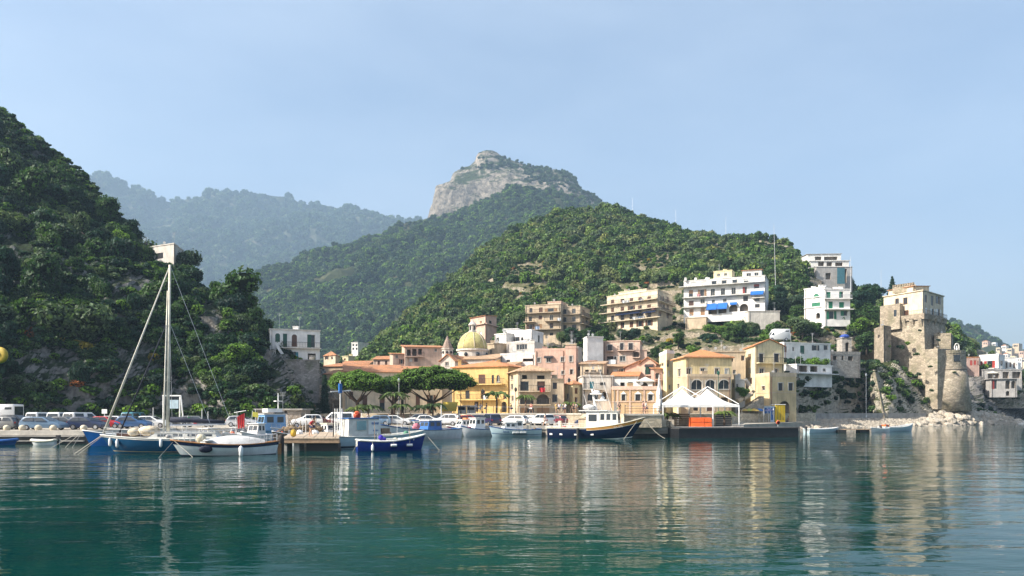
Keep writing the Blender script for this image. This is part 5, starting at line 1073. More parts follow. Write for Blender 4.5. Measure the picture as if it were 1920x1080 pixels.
# ribbed buttress of rock and masonry below
mb = MB(); b0 = [G(1648, 172), G(1660, 168), G(1692, 175), G(1678, 179)]; t0 = [G(1635, 178.5), G(1641, 176.5), G(1660, 181), G(1652, 183)]
n_ = 12; rws = [[Vector((*(b0[i] * (1 - j / n_) + t0[i] * (j / n_)).xy, 1.0 + (ZP(697, 176) - 1.0) * j / n_)) for i in range(4)] for j in range(n_ + 1)]
for j in range(n_): mb.add(rws[j] + rws[j + 1], [(0,1,5,4), (1,2,6,5), (2,3,7,6), (3,0,4,7)])
mb.add(rws[-1], [(0,1,2,3)]); tag(mb.build('buttress', stone('buttress_stone', (.3, .26, .2), 1.4, moss=.5)), 'leaning stone buttress rising from the road beside the dark cave', 'buttress')

# ---- villas beyond the bastion
bld('red_shutter_villa', 'white villa with red shutters on the cliff beyond the bastion', 'villa', [(1836, 248), (1872, 242), (1884, 248)], 668, 715, PWHT, roof='parapet', rh=.4, sink=2, cbot=720, wins=[(1838, 678, 1842, 686, 's', k(c='r')), (1851, 677, 1860, 690, 's', k(c='r')), (1876, 677, 1880, 685, 's', kk)], balc=[(1836, 1872, 692, 2.0, None)])
bld('blue_villa', 'pale villa with small dark windows on the coast at the frame edge', 'villa', [(1885, 250), (1906, 249)], 671, 715, WHT, depth=8, roof='flat', sink=2, wins=[(1886, 680, 1889, 690, 's', k(c='b')), (1893, 680, 1896, 688, 's', k(c='b')), (1900, 681, 1903, 690, 's', k(c='b'))])
bld('red_house', 'shaded pink house with red-brown windows directly behind the bastion', 'house', [(1806, 240), (1836, 238)], 671, 715, plaster('plaster_dusky', (.4, .28, .24)), depth=8, roof='flat', copl=TILE, sink=3, wins=[(1819, 676, 1823, 685, 's', k(c='r')), (1826, 676, 1830, 684, 's', k(c='r')), (1833, 677, 1836, 685, 's', k(c='r'))])
bld('vaulted_terrace', 'white terrace house with arches and red door above the dark rocks', 'house', [(1858, 232), (1907, 230)], 711, 745, GRY, depth=8, roof='flat', sink=0, over=1.2, wins=[(1860, 713, 1869, 729, 's', k(c='r')), (1885, 713, 1894, 729, 'ah'), (1896, 714, 1904, 728, 'ah'), (1886, 733, 1893, 742, 'ah')])  # grey plaster on a white house: its shade put into the colour
bld('dark_terrace', 'blue-grey shaded terrace house with open veranda under the red-shutter villa', 'house', [(1842, 238), (1916, 236)], 694, 714, GRY, depth=7, roof='flat', sink=3, wins=[(1852, 698, 1874, 710, 'h'), (1880, 697, 1892, 710, 'h'), (1898, 697, 1914, 710, 'h')])
mb = MB(); p = P(1861, 700, 235); mb.lathe((p.x, p.y, p.z), [(2.0, 0), (.1, .7)], 8); mb.tube([p + Vector((0, 0, -2.2)), p + Vector((0, 0, .6))], .05); tag(mb.build('parasol', CREAM), 'open cream parasol on the villa terrace beyond the tower', 'parasol')
# far coast town
HOUSEC = [PWHT, CRM, SALM, BEI, PINK, YELP]
hs = [(1848, 637, 14, 9, 2), (1864, 638, 10, 7, 0), (1872, 648, 10, 8, 1), (1883, 645, 12, 9, 0), (1893, 652, 14, 12, 1), (1906, 648, 16, 20, 3), (1886, 660, 12, 8, 0), (1900, 664, 12, 8, 5), (1912, 668, 14, 9, 0), (1876, 660, 8, 6, 2), (1905, 676, 14, 8, 0), (1916, 656, 12, 10, 2), (1838, 655, 10, 6, 1), (1922, 670, 14, 10, 1), (1934, 676, 16, 10, 0)]
lab = ['pink house highest on the far coast slope', 'small white house near the top of the far coast', 'cream house mid-slope on the far coast', 'white house left of the tall brown block, far coast', 'cream house just below the far coast ridge', 'tall brown apartment block on the far coast', 'low white house under the far coast cream houses', 'pale yellow house on the far coast slope', 'white house near the frame edge on the far coast', 'pink cottage among far coast trees', 'lowest white house on the far coast', 'salmon house beside the tall brown far block', 'small cream house left on the far coast', 'cream house outermost on the far coast', 'white house farthest along the coast']
for i, (x, y, w_, h_, c_) in enumerate(hs):
    y += 9; w_ *= 1.35; h_ *= .6
    d_ = 1035 + (680 - y) * 3.3
    bld('coast_house', lab[i], 'house', [(x - w_ * .35, d_ + 9), (x + w_ * .2, d_), (x + w_ * .5, d_ + 10)], y - h_, y + 6, HOUSEC[c_], roof='hip' if i % 3 == 0 else 'flat', rh=2.0, sink=5, wins=[(x - w_ * .2, y - h_ + 2, x - w_ * .2 + 2, y - h_ + 5, 's', kk), (x, y - h_ + 2, x + 2, y - h_ + 5, 's', kk)])

# ---------------------------------------------------------------- boats
class Hull:
    def __init__(s, L, B, fb, rise=.5, srise=.1, tr=.75, rake=.6, keel=.35, fine=2.2):
        s.L, s.B, s.fb, s.rise, s.sr, s.tr, s.rake, s.keel, s.fine = L, B, fb, rise, srise, tr, rake, keel, fine
    def b(s, t):
        if t < .45: return s.B / 2 * (s.tr + (1 - s.tr) * math.sin(math.pi / 2 * t / .45))
        return s.B / 2 * max(.012, 1 - ((t - .45) / .55) ** s.fine)
    def sheer(s, t): return s.fb + s.rise * max(0, (t - .35) / .65) ** 2 + s.sr * max(0, (.4 - t) / .4) ** 2
    def pt(s, t, v, side, off=0.0):
        z1 = s.sheer(t); z = -s.keel + (z1 + s.keel) * v
        w = s.b(t) * (1 - max(0.0, 1 - v) ** 1.8 * (.3 + .55 * t)) + off
        x = s.L * t - s.rake * (t ** 5) * (1 - v) + (s.rake * .35 * (1 - t) ** 6 * (1 - v) if s.tr < .3 else 0)
        return Vector((x, side * w, z))
    def band(s, mb, v0, v1, n=26, m=4, off=0.0, t0=0.0, t1=1.0):
        for side in (-1, 1):
            g = [[s.pt(t0 + (t1 - t0) * i / n, v0 + (v1 - v0) * j / m, side, off) for j in range(m + 1)] for i in range(n + 1)]
            vs_ = [p for r_ in g for p in r_]; w = m + 1
            fs = [(i * w + j, (i + 1) * w + j, (i + 1) * w + j + 1, i * w + j + 1) for i in range(n) for j in range(m)]
            if side > 0: fs = [f[::-1] for f in fs]
            mb.add(vs_, fs)
        if t0 == 0:
            a = [s.pt(0, v0 + (v1 - v0) * j / m, -1, off) for j in range(m + 1)] + [s.pt(0, v0 + (v1 - v0) * j / m, 1, off) for j in range(m, -1, -1)]
            mb.add(a, [tuple(range(len(a)))])
        return mb
    def deck(s, mb, drop, k=.95, n=24, t0=.01, t1=.97):
        vs_ = []
        for i in range(n + 1):
            t = t0 + (t1 - t0) * i / n; z = s.sheer(t) - drop
            v = (z + s.keel) / (s.sheer(t) + s.keel)
            w = abs(s.pt(t, v, 1).y) * k; x = s.pt(t, v, 1).x
            vs_ += [(x, -w, z), (x, 0, z + .04), (x, w, z)]
        return mb.add(vs_, [(3 * i + a, 3 * i + 3 + a, 3 * i + 4 + a, 3 * i + 1 + a) for i in range(n) for a in (0, 1)])
    def gunwale(s, mb, r, n=24, dz=0.0):
        for side in (-1, 1): mb.tube([s.pt(i / n, 1, side) + Vector((0, 0, dz)) for i in range(n + 1)], r, 5)
        mb.tube([s.pt(0, 1, -1) + Vector((0, 0, dz)), s.pt(0, 1, 1) + Vector((0, 0, dz))], r, 5); return mb

def boat(name, label, cat, stern, bow, B, fb, bands, gun, deckm, drop=.3, z=0.0, inner=None, **kw):
    a, b = G(*stern), G(*bow); v = b - a; L = v.length
    root = thing(name, label, cat, (a.x, a.y, z), math.atan2(v.y, v.x)); h = Hull(L, B, fb, **kw)
    for nm, v0, v1, mt in bands: h.band(MB(), v0, v1, off=0.0 if nm == 'hull' else .012).build(nm, mt, root, smooth=True)
    h.gunwale(MB(), gun[1]).build('gunwale', gun[0], root, smooth=True)
    h.deck(MB(), drop).build('deck', deckm, root)
    if drop > .15:     # inside faces of the bulwark
        h.band(MB(), .55, .995, off=-.05).build('bulwark', inner or deckm, root, smooth=True)
    root['cs'] = 1 if b.x < a.x else -1
    return root, h
def cabin(root, x0, x1, w, z0, h, mat, roof, wins=2, slope=(.1, .35), nm='cabin', ov=.12, glass=None):
    mb = MB(); lo = [(x0, -w, z0), (x1, -w, z0), (x1, w, z0), (x0, w, z0)]; t = w * .92
    hi = [(x0 + slope[0], -t, z0 + h), (x1 - slope[1], -t, z0 + h), (x1 - slope[1], t, z0 + h), (x0 + slope[0], t, z0 + h)]
    mb.hexa(lo, hi); c = mb.build(nm, mat, root)
    mb = MB(); mb.box((x0 + slope[0] - ov, -t - ov, z0 + h + .002), (x1 - slope[1] + ov * 1.5, t + ov, z0 + h + .08)); mb.build('cabin_roof', roof, root)
    if wins:
        wl = (x1 - slope[1] - x0 - slope[0]); ww = wl / wins
        for s_ in (-1, 1):
            for i in range(wins):
                mb = MB(); xa = x0 + slope[0] + ww * i + ww * .18; xb = xa + ww * .64
                f0, f1 = .5, .86
                y0 = s_ * (w + (t - w) * f0); y1 = s_ * (w + (t - w) * f1); o = s_ * .015
                mb.hexa([(xa, y0 - o, z0 + h * f0), (xb, y0 - o, z0 + h * f0), (xb, y0 + o, z0 + h * f0), (xa, y0 + o, z0 + h * f0)], [(xa, y1 - o, z0 + h * f1), (xb, y1 - o, z0 + h * f1), (xb, y1 + o, z0 + h * f1), (xa, y1 + o, z0 + h * f1)])
                mb.build('cabin_window', glass or GLASS, c)
        for s_ in (-1, 1):     # windscreen
            mb = MB(); ya, yb = s_ * .06, s_ * w * .8
            xa = x1 - slope[1] * .5 + .015; xb = x1 - slope[1] * .86 + .015
            mb.hexa([(xa - .03, ya, z0 + h * .5), (xa, ya, z0 + h * .5), (xa, yb, z0 + h * .5), (xa - .03, yb, z0 + h * .5)], [(xb - .03, ya, z0 + h * .86), (xb, ya, z0 + h * .86), (xb, yb, z0 + h * .86), (xb - .03, yb, z0 + h * .86)])
            mb.build('windscreen', glass or GLASS, c)
    return c
FEND = paint('fender_white', (.75, .76, .76), .4)
def fender(root, h, t, z, l=.55, r=.12, flat=False, mat=None):
    s_ = root['cs']; p = h.pt(t, .7, s_); y = p.y + s_ * (r + .02); mb = MB()
    if flat: mb.tube([(p.x - l / 2, y, z), (p.x - l / 2 + .05, y, z), (p.x + l / 2 - .05, y, z), (p.x + l / 2, y, z)], r, 8)
    else: mb.lathe((p.x, y, z - l / 2), [(.02, -.06), (r * .7, 0), (r, .08), (r, l - .1), (r * .6, l - .02), (.03, l + .05)], 10)
    o = mb.build('fender', mat or FEND, root, smooth=True)
    mb = MB(); mb.tube([(p.x, y, z + (0 if flat else l / 2)), h.pt(t, 1, s_)], .018, 4); mb.build('fender_line', ROPE, o)
def line_(root, a, b, r=.02, sag=0.0, mat=None, nm='mooring_line'):
    a, b = Vector(a), Vector(b); mb = MB(); mb.tube([a.lerp(b, i / 6) - Vector((0, 0, sag * 4 * (i / 6) * (1 - i / 6))) for i in range(7)], r, 4); return mb.build(nm, mat or ROPE, root)
def glyphs(root, x0, x1, y, z, h, mat, n, slope=0.0, nm='lettering', seed=1):
    """worn lettering too small to read: broken upright strokes"""
    q_ = random.Random(seed); mb = MB(); w = (x1 - x0) / n
    for i in range(n):
        if q_.random() < .12: continue
        xa = x0 + i * w; z_ = z + slope * (xa - x0)
        mb.box((xa + w * .1, y - .008, z_), (xa + w * .3, y + .008, z_ + h))
        if q_.random() < .8: mb.box((xa + w * .3, y - .008, z_ + h * q_.choice((0, .4, .8))), (xa + w * .72, y + .008, z_ + h * .2 + h * q_.choice((0, .4, .8))))
        if q_.random() < .6: mb.box((xa + w * .6, y - .0085, z_ + .001), (xa + w * .8, y + .0085, z_ + h * .98))
    return mb.build(nm, mat, root)
def outboard(root, x, z):
    mb = MB(); mb.box((x - .35, -.14, z + .15), (x + .02, .14, z + .55)); mb.box((x - .22, -.07, z - .6), (x - .08, .07, z + .15)); mb.build('outboard_motor', SH['k'], root)
def pulpit(root, h, t0, t1, hh, mat=None, n=5):
    mb = MB()
    for s_ in (-1, 1):
        top = [h.pt(t0 + (t1 - t0) * i / n, 1, s_) * 1 + Vector((0, 0, hh)) for i in range(n + 1)]
        mb.tube(top, .016, 4); mb.tube([p - Vector((0, 0, hh * .5)) for p in top], .01, 4)
        for p in top: mb.tube([p - Vector((0, 0, hh)), p], .016, 4)
    return mb.build('guard_rail', mat or STEEL, root)

HULLW = M('hull_white', (.7, .72, .72), .3, 0, .08, 1.2, 0, 1, .25); HULLB = paint('hull_petrol_blue', (.012, .085, .19), .25); HULLC = paint('hull_cobalt', (.01, .03, .2), .25); HULLA = paint('hull_azure', (.015, .17, .55), .35)
HULLN = paint('hull_navy', (.008, .016, .05), .25); HULLL = paint('hull_pale_blue', (.42, .55, .6), .35); MAROON = paint('maroon_paint', (.2, .03, .03)); DKBL = paint('trim_blue', (.01, .07, .22)); TEAK = M('varnished_wood', (.33, .15, .05), .4, 0, .2, 2.5)
ANTI = paint('antifouling', (.02, .025, .05), .7); DECKW = M('deck_white', (.66, .65, .6), .6, 0, .12, 1.6); COVER = M('boat_cover', (.52, .52, .51), .9, 0, .15, 1.5, .5, 3); CANVAS = M('navy_canvas', (.01, .014, .035), .8, 0, .2, 3)
MASTM = M('mast_cream', (.62, .58, .47), .5, 0, .15, 2)

# blue sailing yacht
r_, h = boat('sailing_yacht', 'petrol-blue sailing yacht with tall cream mast and furled sails', 'sailboat', (445, 64), (188, 62), 3.1, 1.15, [('hull', 0, .9, HULLB), ('sheer_strake', .9, 1, DECKW), ('boot_stripe', .26, .3, M('gold_stripe', (.5, .42, .25)))], (DECKW, .05), DECKW, .06, rise=.35, tr=.55, rake=1.4)
L = h.L; mx = L * (445 - 313) / (445 - 188)
cabin(r_, mx - 4.2, mx + 1.6, 1.0, h.sheer(.5) - .06, .5, DECKW, DECKW, 4, (.3, .8), 'coachroof', .02)
mh = 15.8
mb = MB(); mb.tube([(mx, 0, .9), (mx, 0, 5), (mx - .15, 0, mh)], .16, 10, .1); mo = mb.build('mast', MASTM, r_, smooth=True)
mb = MB(); mb.tube([(mx + .32, .12, 1.3), (mx + .22, .1, 6), (mx + .02, .05, 13.6)], .085, 7, .05); mb.build('spinnaker_pole', MASTM, r_, smooth=True)
for z_, w in ((6.0, .75), (10.6, .6)):
    mb = MB(); mb.tube([(mx, -w, z_), (mx, 0, z_ + .1), (mx, w, z_)], .03, 5); mb.build('spreader', MASTM, mo)
mb = MB(); mb.tube([(mx - .15, 0, 2.25), (mx - 4.6, 0, 2.35)], .09, 8); bo = mb.build('boom', STEEL, r_)
mb = MB(); mb.tube([(mx - .2, 0, 2.75), (mx - 1.5, 0, 2.7), (mx - 3.2, 0, 2.6), (mx - 4.5, 0, 2.5)], .26, 9, .14); mb.build('sail_cover', CANVAS, bo, smooth=True)
mb = MB(); mb.tube([(mx - .1, 0, mh - .2), (L - .25, 0, h.sheer(1) + .1)], .045, 7, .11); mb.build('furled_genoa', M('sail_cream', (.66, .63, .55), .8), r_, smooth=True)
mb = MB(); mb.tube([(mx - .05, 0, 11.2), (mx + 3.9, 0, h.sheer(.85))], .03, 6, .07); mb.build('furled_staysail', CANVAS, r_, smooth=True)
for a, b in (((mx - .15, 0, mh), (.1, 0, 1.4)), ((mx - .1, 0, 11), (1.6, .9, 1.3)), ((mx, .6, 10.6), (mx, 1.45, 1.2)), ((mx, -.6, 10.6), (mx, -1.45, 1.2))): line_(r_, a, b, .014, 0, STEEL, 'stay')
pulpit(r_, h, .02, .97, .62, n=13)
for t, z_ in ((.95, 1.0), (.88, .9), (.53, .95)): fender(r_, h, t, z_ - .1, .62, .12)
mb = MB(); mb.box((mx + 1.8, -.95, h.sheer(.8) + .05), (L - 1.3, .2, h.sheer(.8) + .3)); mb.build('wooden_gangway', M('dark_teak', (.1, .045, .03), .6, 0, .3, 4), r_)
mb = MB(); mb.ball((mx + 2.6, .3, h.sheer(.7) + .45), (.5, .4, .35)); mb.ball((mx + 1.4, .3, h.sheer(.6) + .6), (.9, .6, .45)); mb.build('sail_bag', M('sail_bag_cream', (.6, .5, .36), .9, 0, .3, 4, .8, 6), r_, smooth=True)
line_(r_, (L - .2, 0, h.sheer(1)), (L + 1.8, .8, -.1), .025); line_(r_, (L - .3, 0, h.sheer(1)), (L + 1.1, 2.0, -.1), .025)

# white double-ender in front
r_, h = boat('white_sloop', 'white double-ended boat with navy sheer band and grey cover', 'boat', (523, 60.5), (319, 57), 2.5, .85, [('hull', .3, .8, HULLW), ('sheer_band', .8, 1, HULLN), ('waterline_paint', 0, .3, ANTI)], (TEAK, .05), DECKW, .1, rise=.42, srise=.2, tr=.12, rake=1.0)
L = h.L; mb = MB(); g_ = []
for i in range(13):
    t = .14 + .6 * i / 12; x = L * t; w = h.b(t) * .8; zt = h.sheer(t) + .08 + .62 * math.sin(math.pi * min(1, i / 12 * .9 + .08)); g_.append([(x, -w, h.sheer(t) - .02), (x, -w * .65, (h.sheer(t) + zt) / 2 + .1), (x, 0, zt), (x, w * .65, (h.sheer(t) + zt) / 2 + .1), (x, w, h.sheer(t) - .02)])
mb.add([p for r2 in g_ for p in r2], [(i * 5 + j, i * 5 + 5 + j, i * 5 + 6 + j, i * 5 + 1 + j) for i in range(12) for j in range(4)]); mb.build('deck_cover', COVER, r_, smooth=True)
pulpit(r_, h, .72, .98, .7); pulpit(r_, h, .02, .3, .6)
fender(r_, h, .38, .35, .75, .17); mb = MB(); p = h.pt(.7, .8, 1); mb.ball((p.x, p.y + .1, .55), (.5, .12, .28)); mb.build('canvas_fender', CANVAS, r_, smooth=True)
mb = MB(); mb.ball((L * .73, .3, h.sheer(.73) + .35), (.38, .3, .38), 10, 8); mb.build('cream_buoy', M('buoy_cream', (.68, .6, .42)), r_, smooth=True)
mb = MB(); mb.lathe((L * .67, .75, h.sheer(.67) + .25), [(.28, -.08), (.36, 0), (.28, .08), (.2, 0), (.28, -.08)], 14); mb.build('lifebuoy', WHITE, r_, smooth=True)
mb = MB(); mb.box((-.18, -.05, -.3), (.1, .05, .85)); mb.build('rudder', TEAK, r_)
line_(r_, h.pt(.99, .9, 1), (L + .9, 1.5, -.1), .02); line_(r_, h.pt(.97, 1, 1), (L * .8, 1.4, -.1), .02)

# azure boat bow behind the yacht
r_, h = boat('azure_boat', 'bright azure blue wooden boat moored beyond the yacht bow', 'boat', (330, 78), (154, 73), 2.6, 1.0, [('hull', 0, 1, HULLA)], (WHITE, .06), WOOD, .25, rise=.6, tr=.6, rake=.9)
for dx, dy in ((1.5, .6), (1.0, 1.6), (2.6, .2)): line_(r_, (h.L - .1, 0, h.sheer(1)), (h.L + dx, dy, -.05), .022)
# two tenders under the quay
r_, h = boat('blue_tender', 'blue rubber tender under the quay at the frame edge', 'dinghy', (-25, 75.5), (33, 76.2), 1.5, .42, [('hull', 0, 1, paint('tender_blue', (.015, .09, .3)))], (paint('tender_blue', (.015, .09, .3)), .17), WHITE, .15, rise=.15, tr=.8, rake=.4); outboard(r_, .05, .45)
r_, h = boat('white_tender', 'white covered tender moored alone under the left quay wall', 'dinghy', (107, 76.5), (58, 76.2), 1.5, .4, [('hull', 0, 1, HULLW)], (CREAM, .12), COVER, -.12, rise=.1, tr=.8, rake=.4); outboard(r_, .05, .45)
# blue gozzo
r_, h = boat('blue_gozzo', 'small cobalt blue open boat with white rim and three fenders', 'boat', (669, 64.5), (798, 66.5), 1.95, .85, [('hull', .22, 1, HULLC), ('waterline_paint', 0, .22, ANTI)], (DECKW, .085), DECKW, .32, rise=.55, srise=.12, tr=.72, rake=.5)
for t, f_ in ((.2, False), (.5, True), (.74, True)): fender(r_, h, t, .5 if f_ else .32, .5, .12, f_)
L = h.L
mb = MB(); mb.box((.6, -.6, .62), (1.5, .6, .9)); mb.build('stern_bench', DECKW, r_)
mb = MB(); mb.box((2.5, -.42, .6), (3.3, .42, 1.05)); mb.build('engine_box', DECKW, r_); mb = MB(); mb.box((3.7, -.6, .9), (4.9, .6, 1.08)); mb.build('fore_hatch', DECKW, r_)
mb = MB(); mb.ball((2.05, -.2, 1.15), (.22, .2, .25)); mb.ball((2.3, .1, 1.0), (.3, .25, .18)); mb.build('violet_bag', M('violet_cloth', (.06, .03, .45), .8), r_, smooth=True)
mb = MB(); mb.tube([(1.75, -.4, .8), (1.75, -.4, 1.6)], .03, 6); mb.build('post', STEEL, r_)
line_(r_, (L, 0, h.sheer(1)), (L + 1.1, -.8, -.05)); line_(r_, (0.05, -.6, .9), (-.5, -1.2, 0))
# white fishing boat with blue roofed wheelhouse
r_, h = boat('wheelhouse_boat', 'white fishing boat with blue wheelhouse roof and lettering beside the jetty', 'fishing boat', (622, 71), (795, 78), 2.6, .95, [('hull', .34, 1, HULLL), ('waterline_paint', 0, .34, ANTI)], (DECKW, .07), DECKW, .25, rise=.5, tr=.7, rake=.7)
c_ = cabin(r_, 1.2, 4.9, .95, h.sheer(.2) - .25, 2.0, DECKW, BLUEP, 0, (.15, .25), 'wheelhouse')
mb = MB(); mb.box((2.15, -1.0, 1.65), (3.15, -.93, 2.5)); mb.build('wheelhouse_window', M('pale_glass', (.25, .42, .45), .15), c_)
mb = MB(); mb.box((3.4, -.985, 1.2), (4.75, -.945, 2.55)); mb.build('name_board', WHITE, c_)
glyphs(r_, 3.75, 4.62, -.995, 2.15, .22, BLUEP, 7, seed=3); glyphs(r_, 3.9, 4.5, -.995, 1.5, .16, BLUEP, 6, seed=4)
mb = MB(); mb.lathe((2.6, -.2, 3.05), [(.3, -.1), (.42, 0), (.3, .1), (.2, 0), (.3, -.1)], 14); mb.v = [(2.6 + (v[0] - 2.6), -.2 + (v[2] - 3.05), 3.05 + (v[1] + .2)) for v in mb.v]; mb.build('lifebuoy', paint('lifebuoy_orange', (.75, .12, .04)), r_, smooth=True)
mb = MB(); mb.tube([(.9, 0, .8), (.9, 0, 6.4)], .07, 8, .05); m_ = mb.build('mast', WHITE, r_); mb = MB(); mb.tube([(-.1, 0, 5.3), (2.0, 0, 5.45)], .05, 6); mb.build('crossbar', WHITE, m_); mb = MB(); mb.box((.75, -.12, 5.2), (1.05, .12, 6.1)); mb.build('radar_reflector', BLUEP, m_)
for x in (.5, .75, 1.25): mb = MB(); mb.tube([(x, .3, 1.2), (x, .3, 3.7)], .045, 6); mb.build('rod_holder', WHITE, r_)
mb = MB(); mb.box((5.0, -.8, 1.2), (6.1, .4, 1.35)); mb.box((5.1, -.7, 1.35), (6.0, .3, 1.75)); mb.build('fish_crates', WOOD, r_)
# row of boats along the middle quay
r_, h = boat('long_white_boat', 'long pale boat with high bow and blue cabin behind the gozzo', 'boat', (856, 95), (710, 86), 2.8, 1.15, [('hull', .2, .96, HULLW), ('waterline_paint', 0, .2, ANTI), ('sheer_strake', .96, 1.0, DKBL)], (DKBL, .06), DECKW, .4, rise=.8, tr=.75, rake=.8)
cabin(r_, 3.2, 5.6, .85, 1.0, 1.25, BLUEP, WHITE, 2); mb = MB(); mb.tube([(2.6, 0, 1), (2.6, 0, 4.2)], .05, 6); mb.build('mast', WHITE, r_)
mb = MB(); mb.ball((6.6, 0, 1.6), (.5, .4, .4)); mb.ball((7.0, .3, 1.5), (.4, .4, .3)); mb.build('pink_net', M('net_pink', (.5, .16, .2), .9, 0, .3, 5, .8, 8), r_, smooth=True)
r_, h = boat('small_cabin_boat', 'white cabin boat with pale blue rim and pink buoy on the quay', 'boat', (850, 101), (771, 98), 2.3, .85, [('hull', .25, 1, HULLW), ('waterline_paint', 0, .25, ANTI)], (DKBL, .06), DECKW, .2, rise=.5, tr=.75, rake=.6)
cabin(r_, 2.0, 3.9, .8, .8, 1.15, WHITE, WHITE, 2); glyphs(r_, 2.3, 3.3, .78, 1.0, .2, SH['k'], 7, seed=6); fender(r_, h, .55, .6, .4, .18, mat=M('buoy_pink', (.5, .1, .18))); fender(r_, h, .25, .55, .9, .13, True); outboard(r_, .05, .7)
r_, h = boat('maroon_boat', 'white cabin boat with maroon band and orange hatch nets', 'boat', (905, 105), (837, 102.5), 2.5, 1.0, [('hull', .18, .86, HULLW), ('sheer_band', .86, 1, MAROON), ('waterline_paint', 0, .18, ANTI)], (WHITE, .06), DECKW, .15, rise=.45, tr=.8, rake=.8)
cabin(r_, 1.2, 4.0, .9, 1.0, 1.2, WHITE, WHITE, 4, (.1, .6)); mb = MB(); mb.box((1.6, -.6, 2.3), (2.8, .6, 2.5)); mb.build('orange_raft', paint('raft_orange', (.7, .22, .08)), r_)
r_, h = boat('twin_cabin_boat', 'white boat with boxy wheelhouse and outboard between its neighbours', 'boat', (918, 104), (864, 101), 2.3, .95, [('hull', .2, 1, HULLW), ('waterline_paint', 0, .2, ANTI)], (DKBL, .06), DECKW, .15, rise=.5, tr=.8, rake=.6)
cabin(r_, 1.3, 3.1, .8, .95, 1.5, WHITE, WHITE, 2, (.05, .3)); outboard(r_, .05, .75)
mb = MB(); mb.tube([(.3, .9, 1.8), (-.6, 1.3, -.2)], .05, 5); mb.tube([(.6, .9, 1.8), (-.3, 1.3, -.2)], .05, 5); mb.build('boarding_ladder', STEEL, r_)
r_, h = boat('fender_boat', 'pale blue-white boat with low cabin and row of grey fenders', 'fishing boat', (1012, 103), (917, 101), 2.4, .9, [('hull', .2, .95, HULLL), ('sheer_strake', .95, 1, DKBL), ('waterline_paint', 0, .2, ANTI), ('stripe', .45, .49, DKBL)], (DKBL, .06), DECKW, .2, rise=.5, tr=.78, rake=.55)
cabin(r_, 3.6, 5.4, .8, .85, 1.0, WHITE, WHITE, 2); cabin(r_, 2.6, 3.6, .75, .85, 1.25, WHITE, WHITE, 1, (.05, .05), 'deckhouse')
glyphs(r_, 4.6, 5.7, 1.0, .55, .18, DKBL, 8, seed=8)
for t in (.36, .42, .5, .56): fender(r_, h, t, .5, .45, .16, True, mat=M('fender_grey', (.4, .42, .42)))
mb = MB(); mb.box((1.4, -.7, .8), (1.7, .7, 1.5)); mb.build('net_hauler', CREAM, r_)
# navy trawler
r_, h = boat('navy_trawler', 'navy fishing boat with white wheelhouse, orange inner bulwark and tall whip aerials', 'fishing boat', (1031, 96), (1210, 92.5), 3.6, 1.35, [('hull', .2, .93, HULLN), ('rub_rail', .925, .945, WHITE), ('waterline_stripe', .21, .25, WHITE), ('antifouling', 0, .2, ANTI)], (CREAM, .06), M('deck_ochre', (.5, .28, .08), .6), .35, rise=1.35, srise=.05, tr=.85, rake=2.1, keel=.5, inner=M('bulwark_orange', (.55, .26, .05), .5))
L = h.L
c_ = cabin(r_, 4.9, 6.6, 1.1, 1.0, 2.35, PWHT, PWHT, 1, (.05, .05), 'wheelhouse'); h.band(MB(), .815, .84, t0=.42, off=.02).build('rub_rail', CREAM, r_, smooth=True); h.band(MB(), .84, 1.0, t0=.42, off=.014).build('wooden_bulwark', M('bulwark_orange', (.55, .26, .05), .5), r_, smooth=True)
cabin(r_, 6.6, 9.0, 1.1, 1.3, 2.1, DECKW, DECKW, 3, (0, .15), 'forward_cabin')
cabin(r_, 3.9, 4.9, .9, 1.0, 1.5, BEI, BEI, 0, (0, 0), 'engine_casing')
mb = MB(); mb.box((4.0, -1.2, 3.45), (7.6, 1.2, 3.55)); mb.build('upper_deck', PWHT, r_)
pts = [(6.0, 0, 3.5), (5.7, 0, 5.2), (5.5, 0, 6.2)]
mb = MB(); mb.tube(pts, .2, 8, .1); m_ = mb.build('radar_mast', PWHT, r_)
mb = MB(); mb.box((5.3, -.6, 5.55), (6.8, .6, 5.68)); mb.box((5.8, -.5, 4.75), (7.4, .5, 4.9)); mb.build('radar_platform', PWHT, m_)
mb = MB(); mb.lathe((6.1, 0, 5.68), [(.4, 0), (.42, .2), (.3, .35)], 12); mb.lathe((6.8, 0, 4.9), [(.25, 0), (.3, .25), (.1, .5)], 12); mb.build('radar_dome', PWHT, m_, smooth=True)
mb = MB(); mb.ball((5.2, -.3, 3.9), (.85, .5, .4)); mb.build('life_raft', COVER, r_, smooth=True)
for a, b in (((6.6, .8, 3.5), (4.9, .8, 8.2)), ((8.2, -.8, 3.3), (6.4, -.8, 9.2)), ((5.2, -.9, 3.6), (4.6, -.9, 5.6))): line_(r_, a, b, .03, 0, PWHT, 'whip_aerial')
pulpit(r_, h, .02, .4, .5, PWHT, 7)
for x in (.5, 1.8, 3.7, 5.8): 
    p = h.pt(x / L, .55, -1); mb = MB(); mb.box((p.x - .18, p.y - .03, p.z - .1), (p.x + .18, p.y + .06, p.z + .12)); mb.build('freeing_port', WHITE, r_)
mb = MB(); mb.tube([(4.05, -1.95, 1.3), (4.05, -1.98, -.1)], .16, 8); mb.build('tyre_fender', BLACK, r_)
mb = MB(); mb.box((2.2, -.7, 1.05), (3.0, .5, 1.6)); mb.box((1.2, -.4, 1.05), (1.5, .4, 2.2)); mb.build('winch', CREAM, r_)
line_(r_, h.pt(.93, .93, -1), (L * .8, -2.3, -.1), .025, 0, ROPE); line_(r_, (L, 0, 2.4), (L + 2.4, -.4, .1), .025, .3)
cu = bpy.data.curves.new('registration', 'FONT'); cu.body = 'ISA 675'; cu.size = .36; cu.extrude = .004
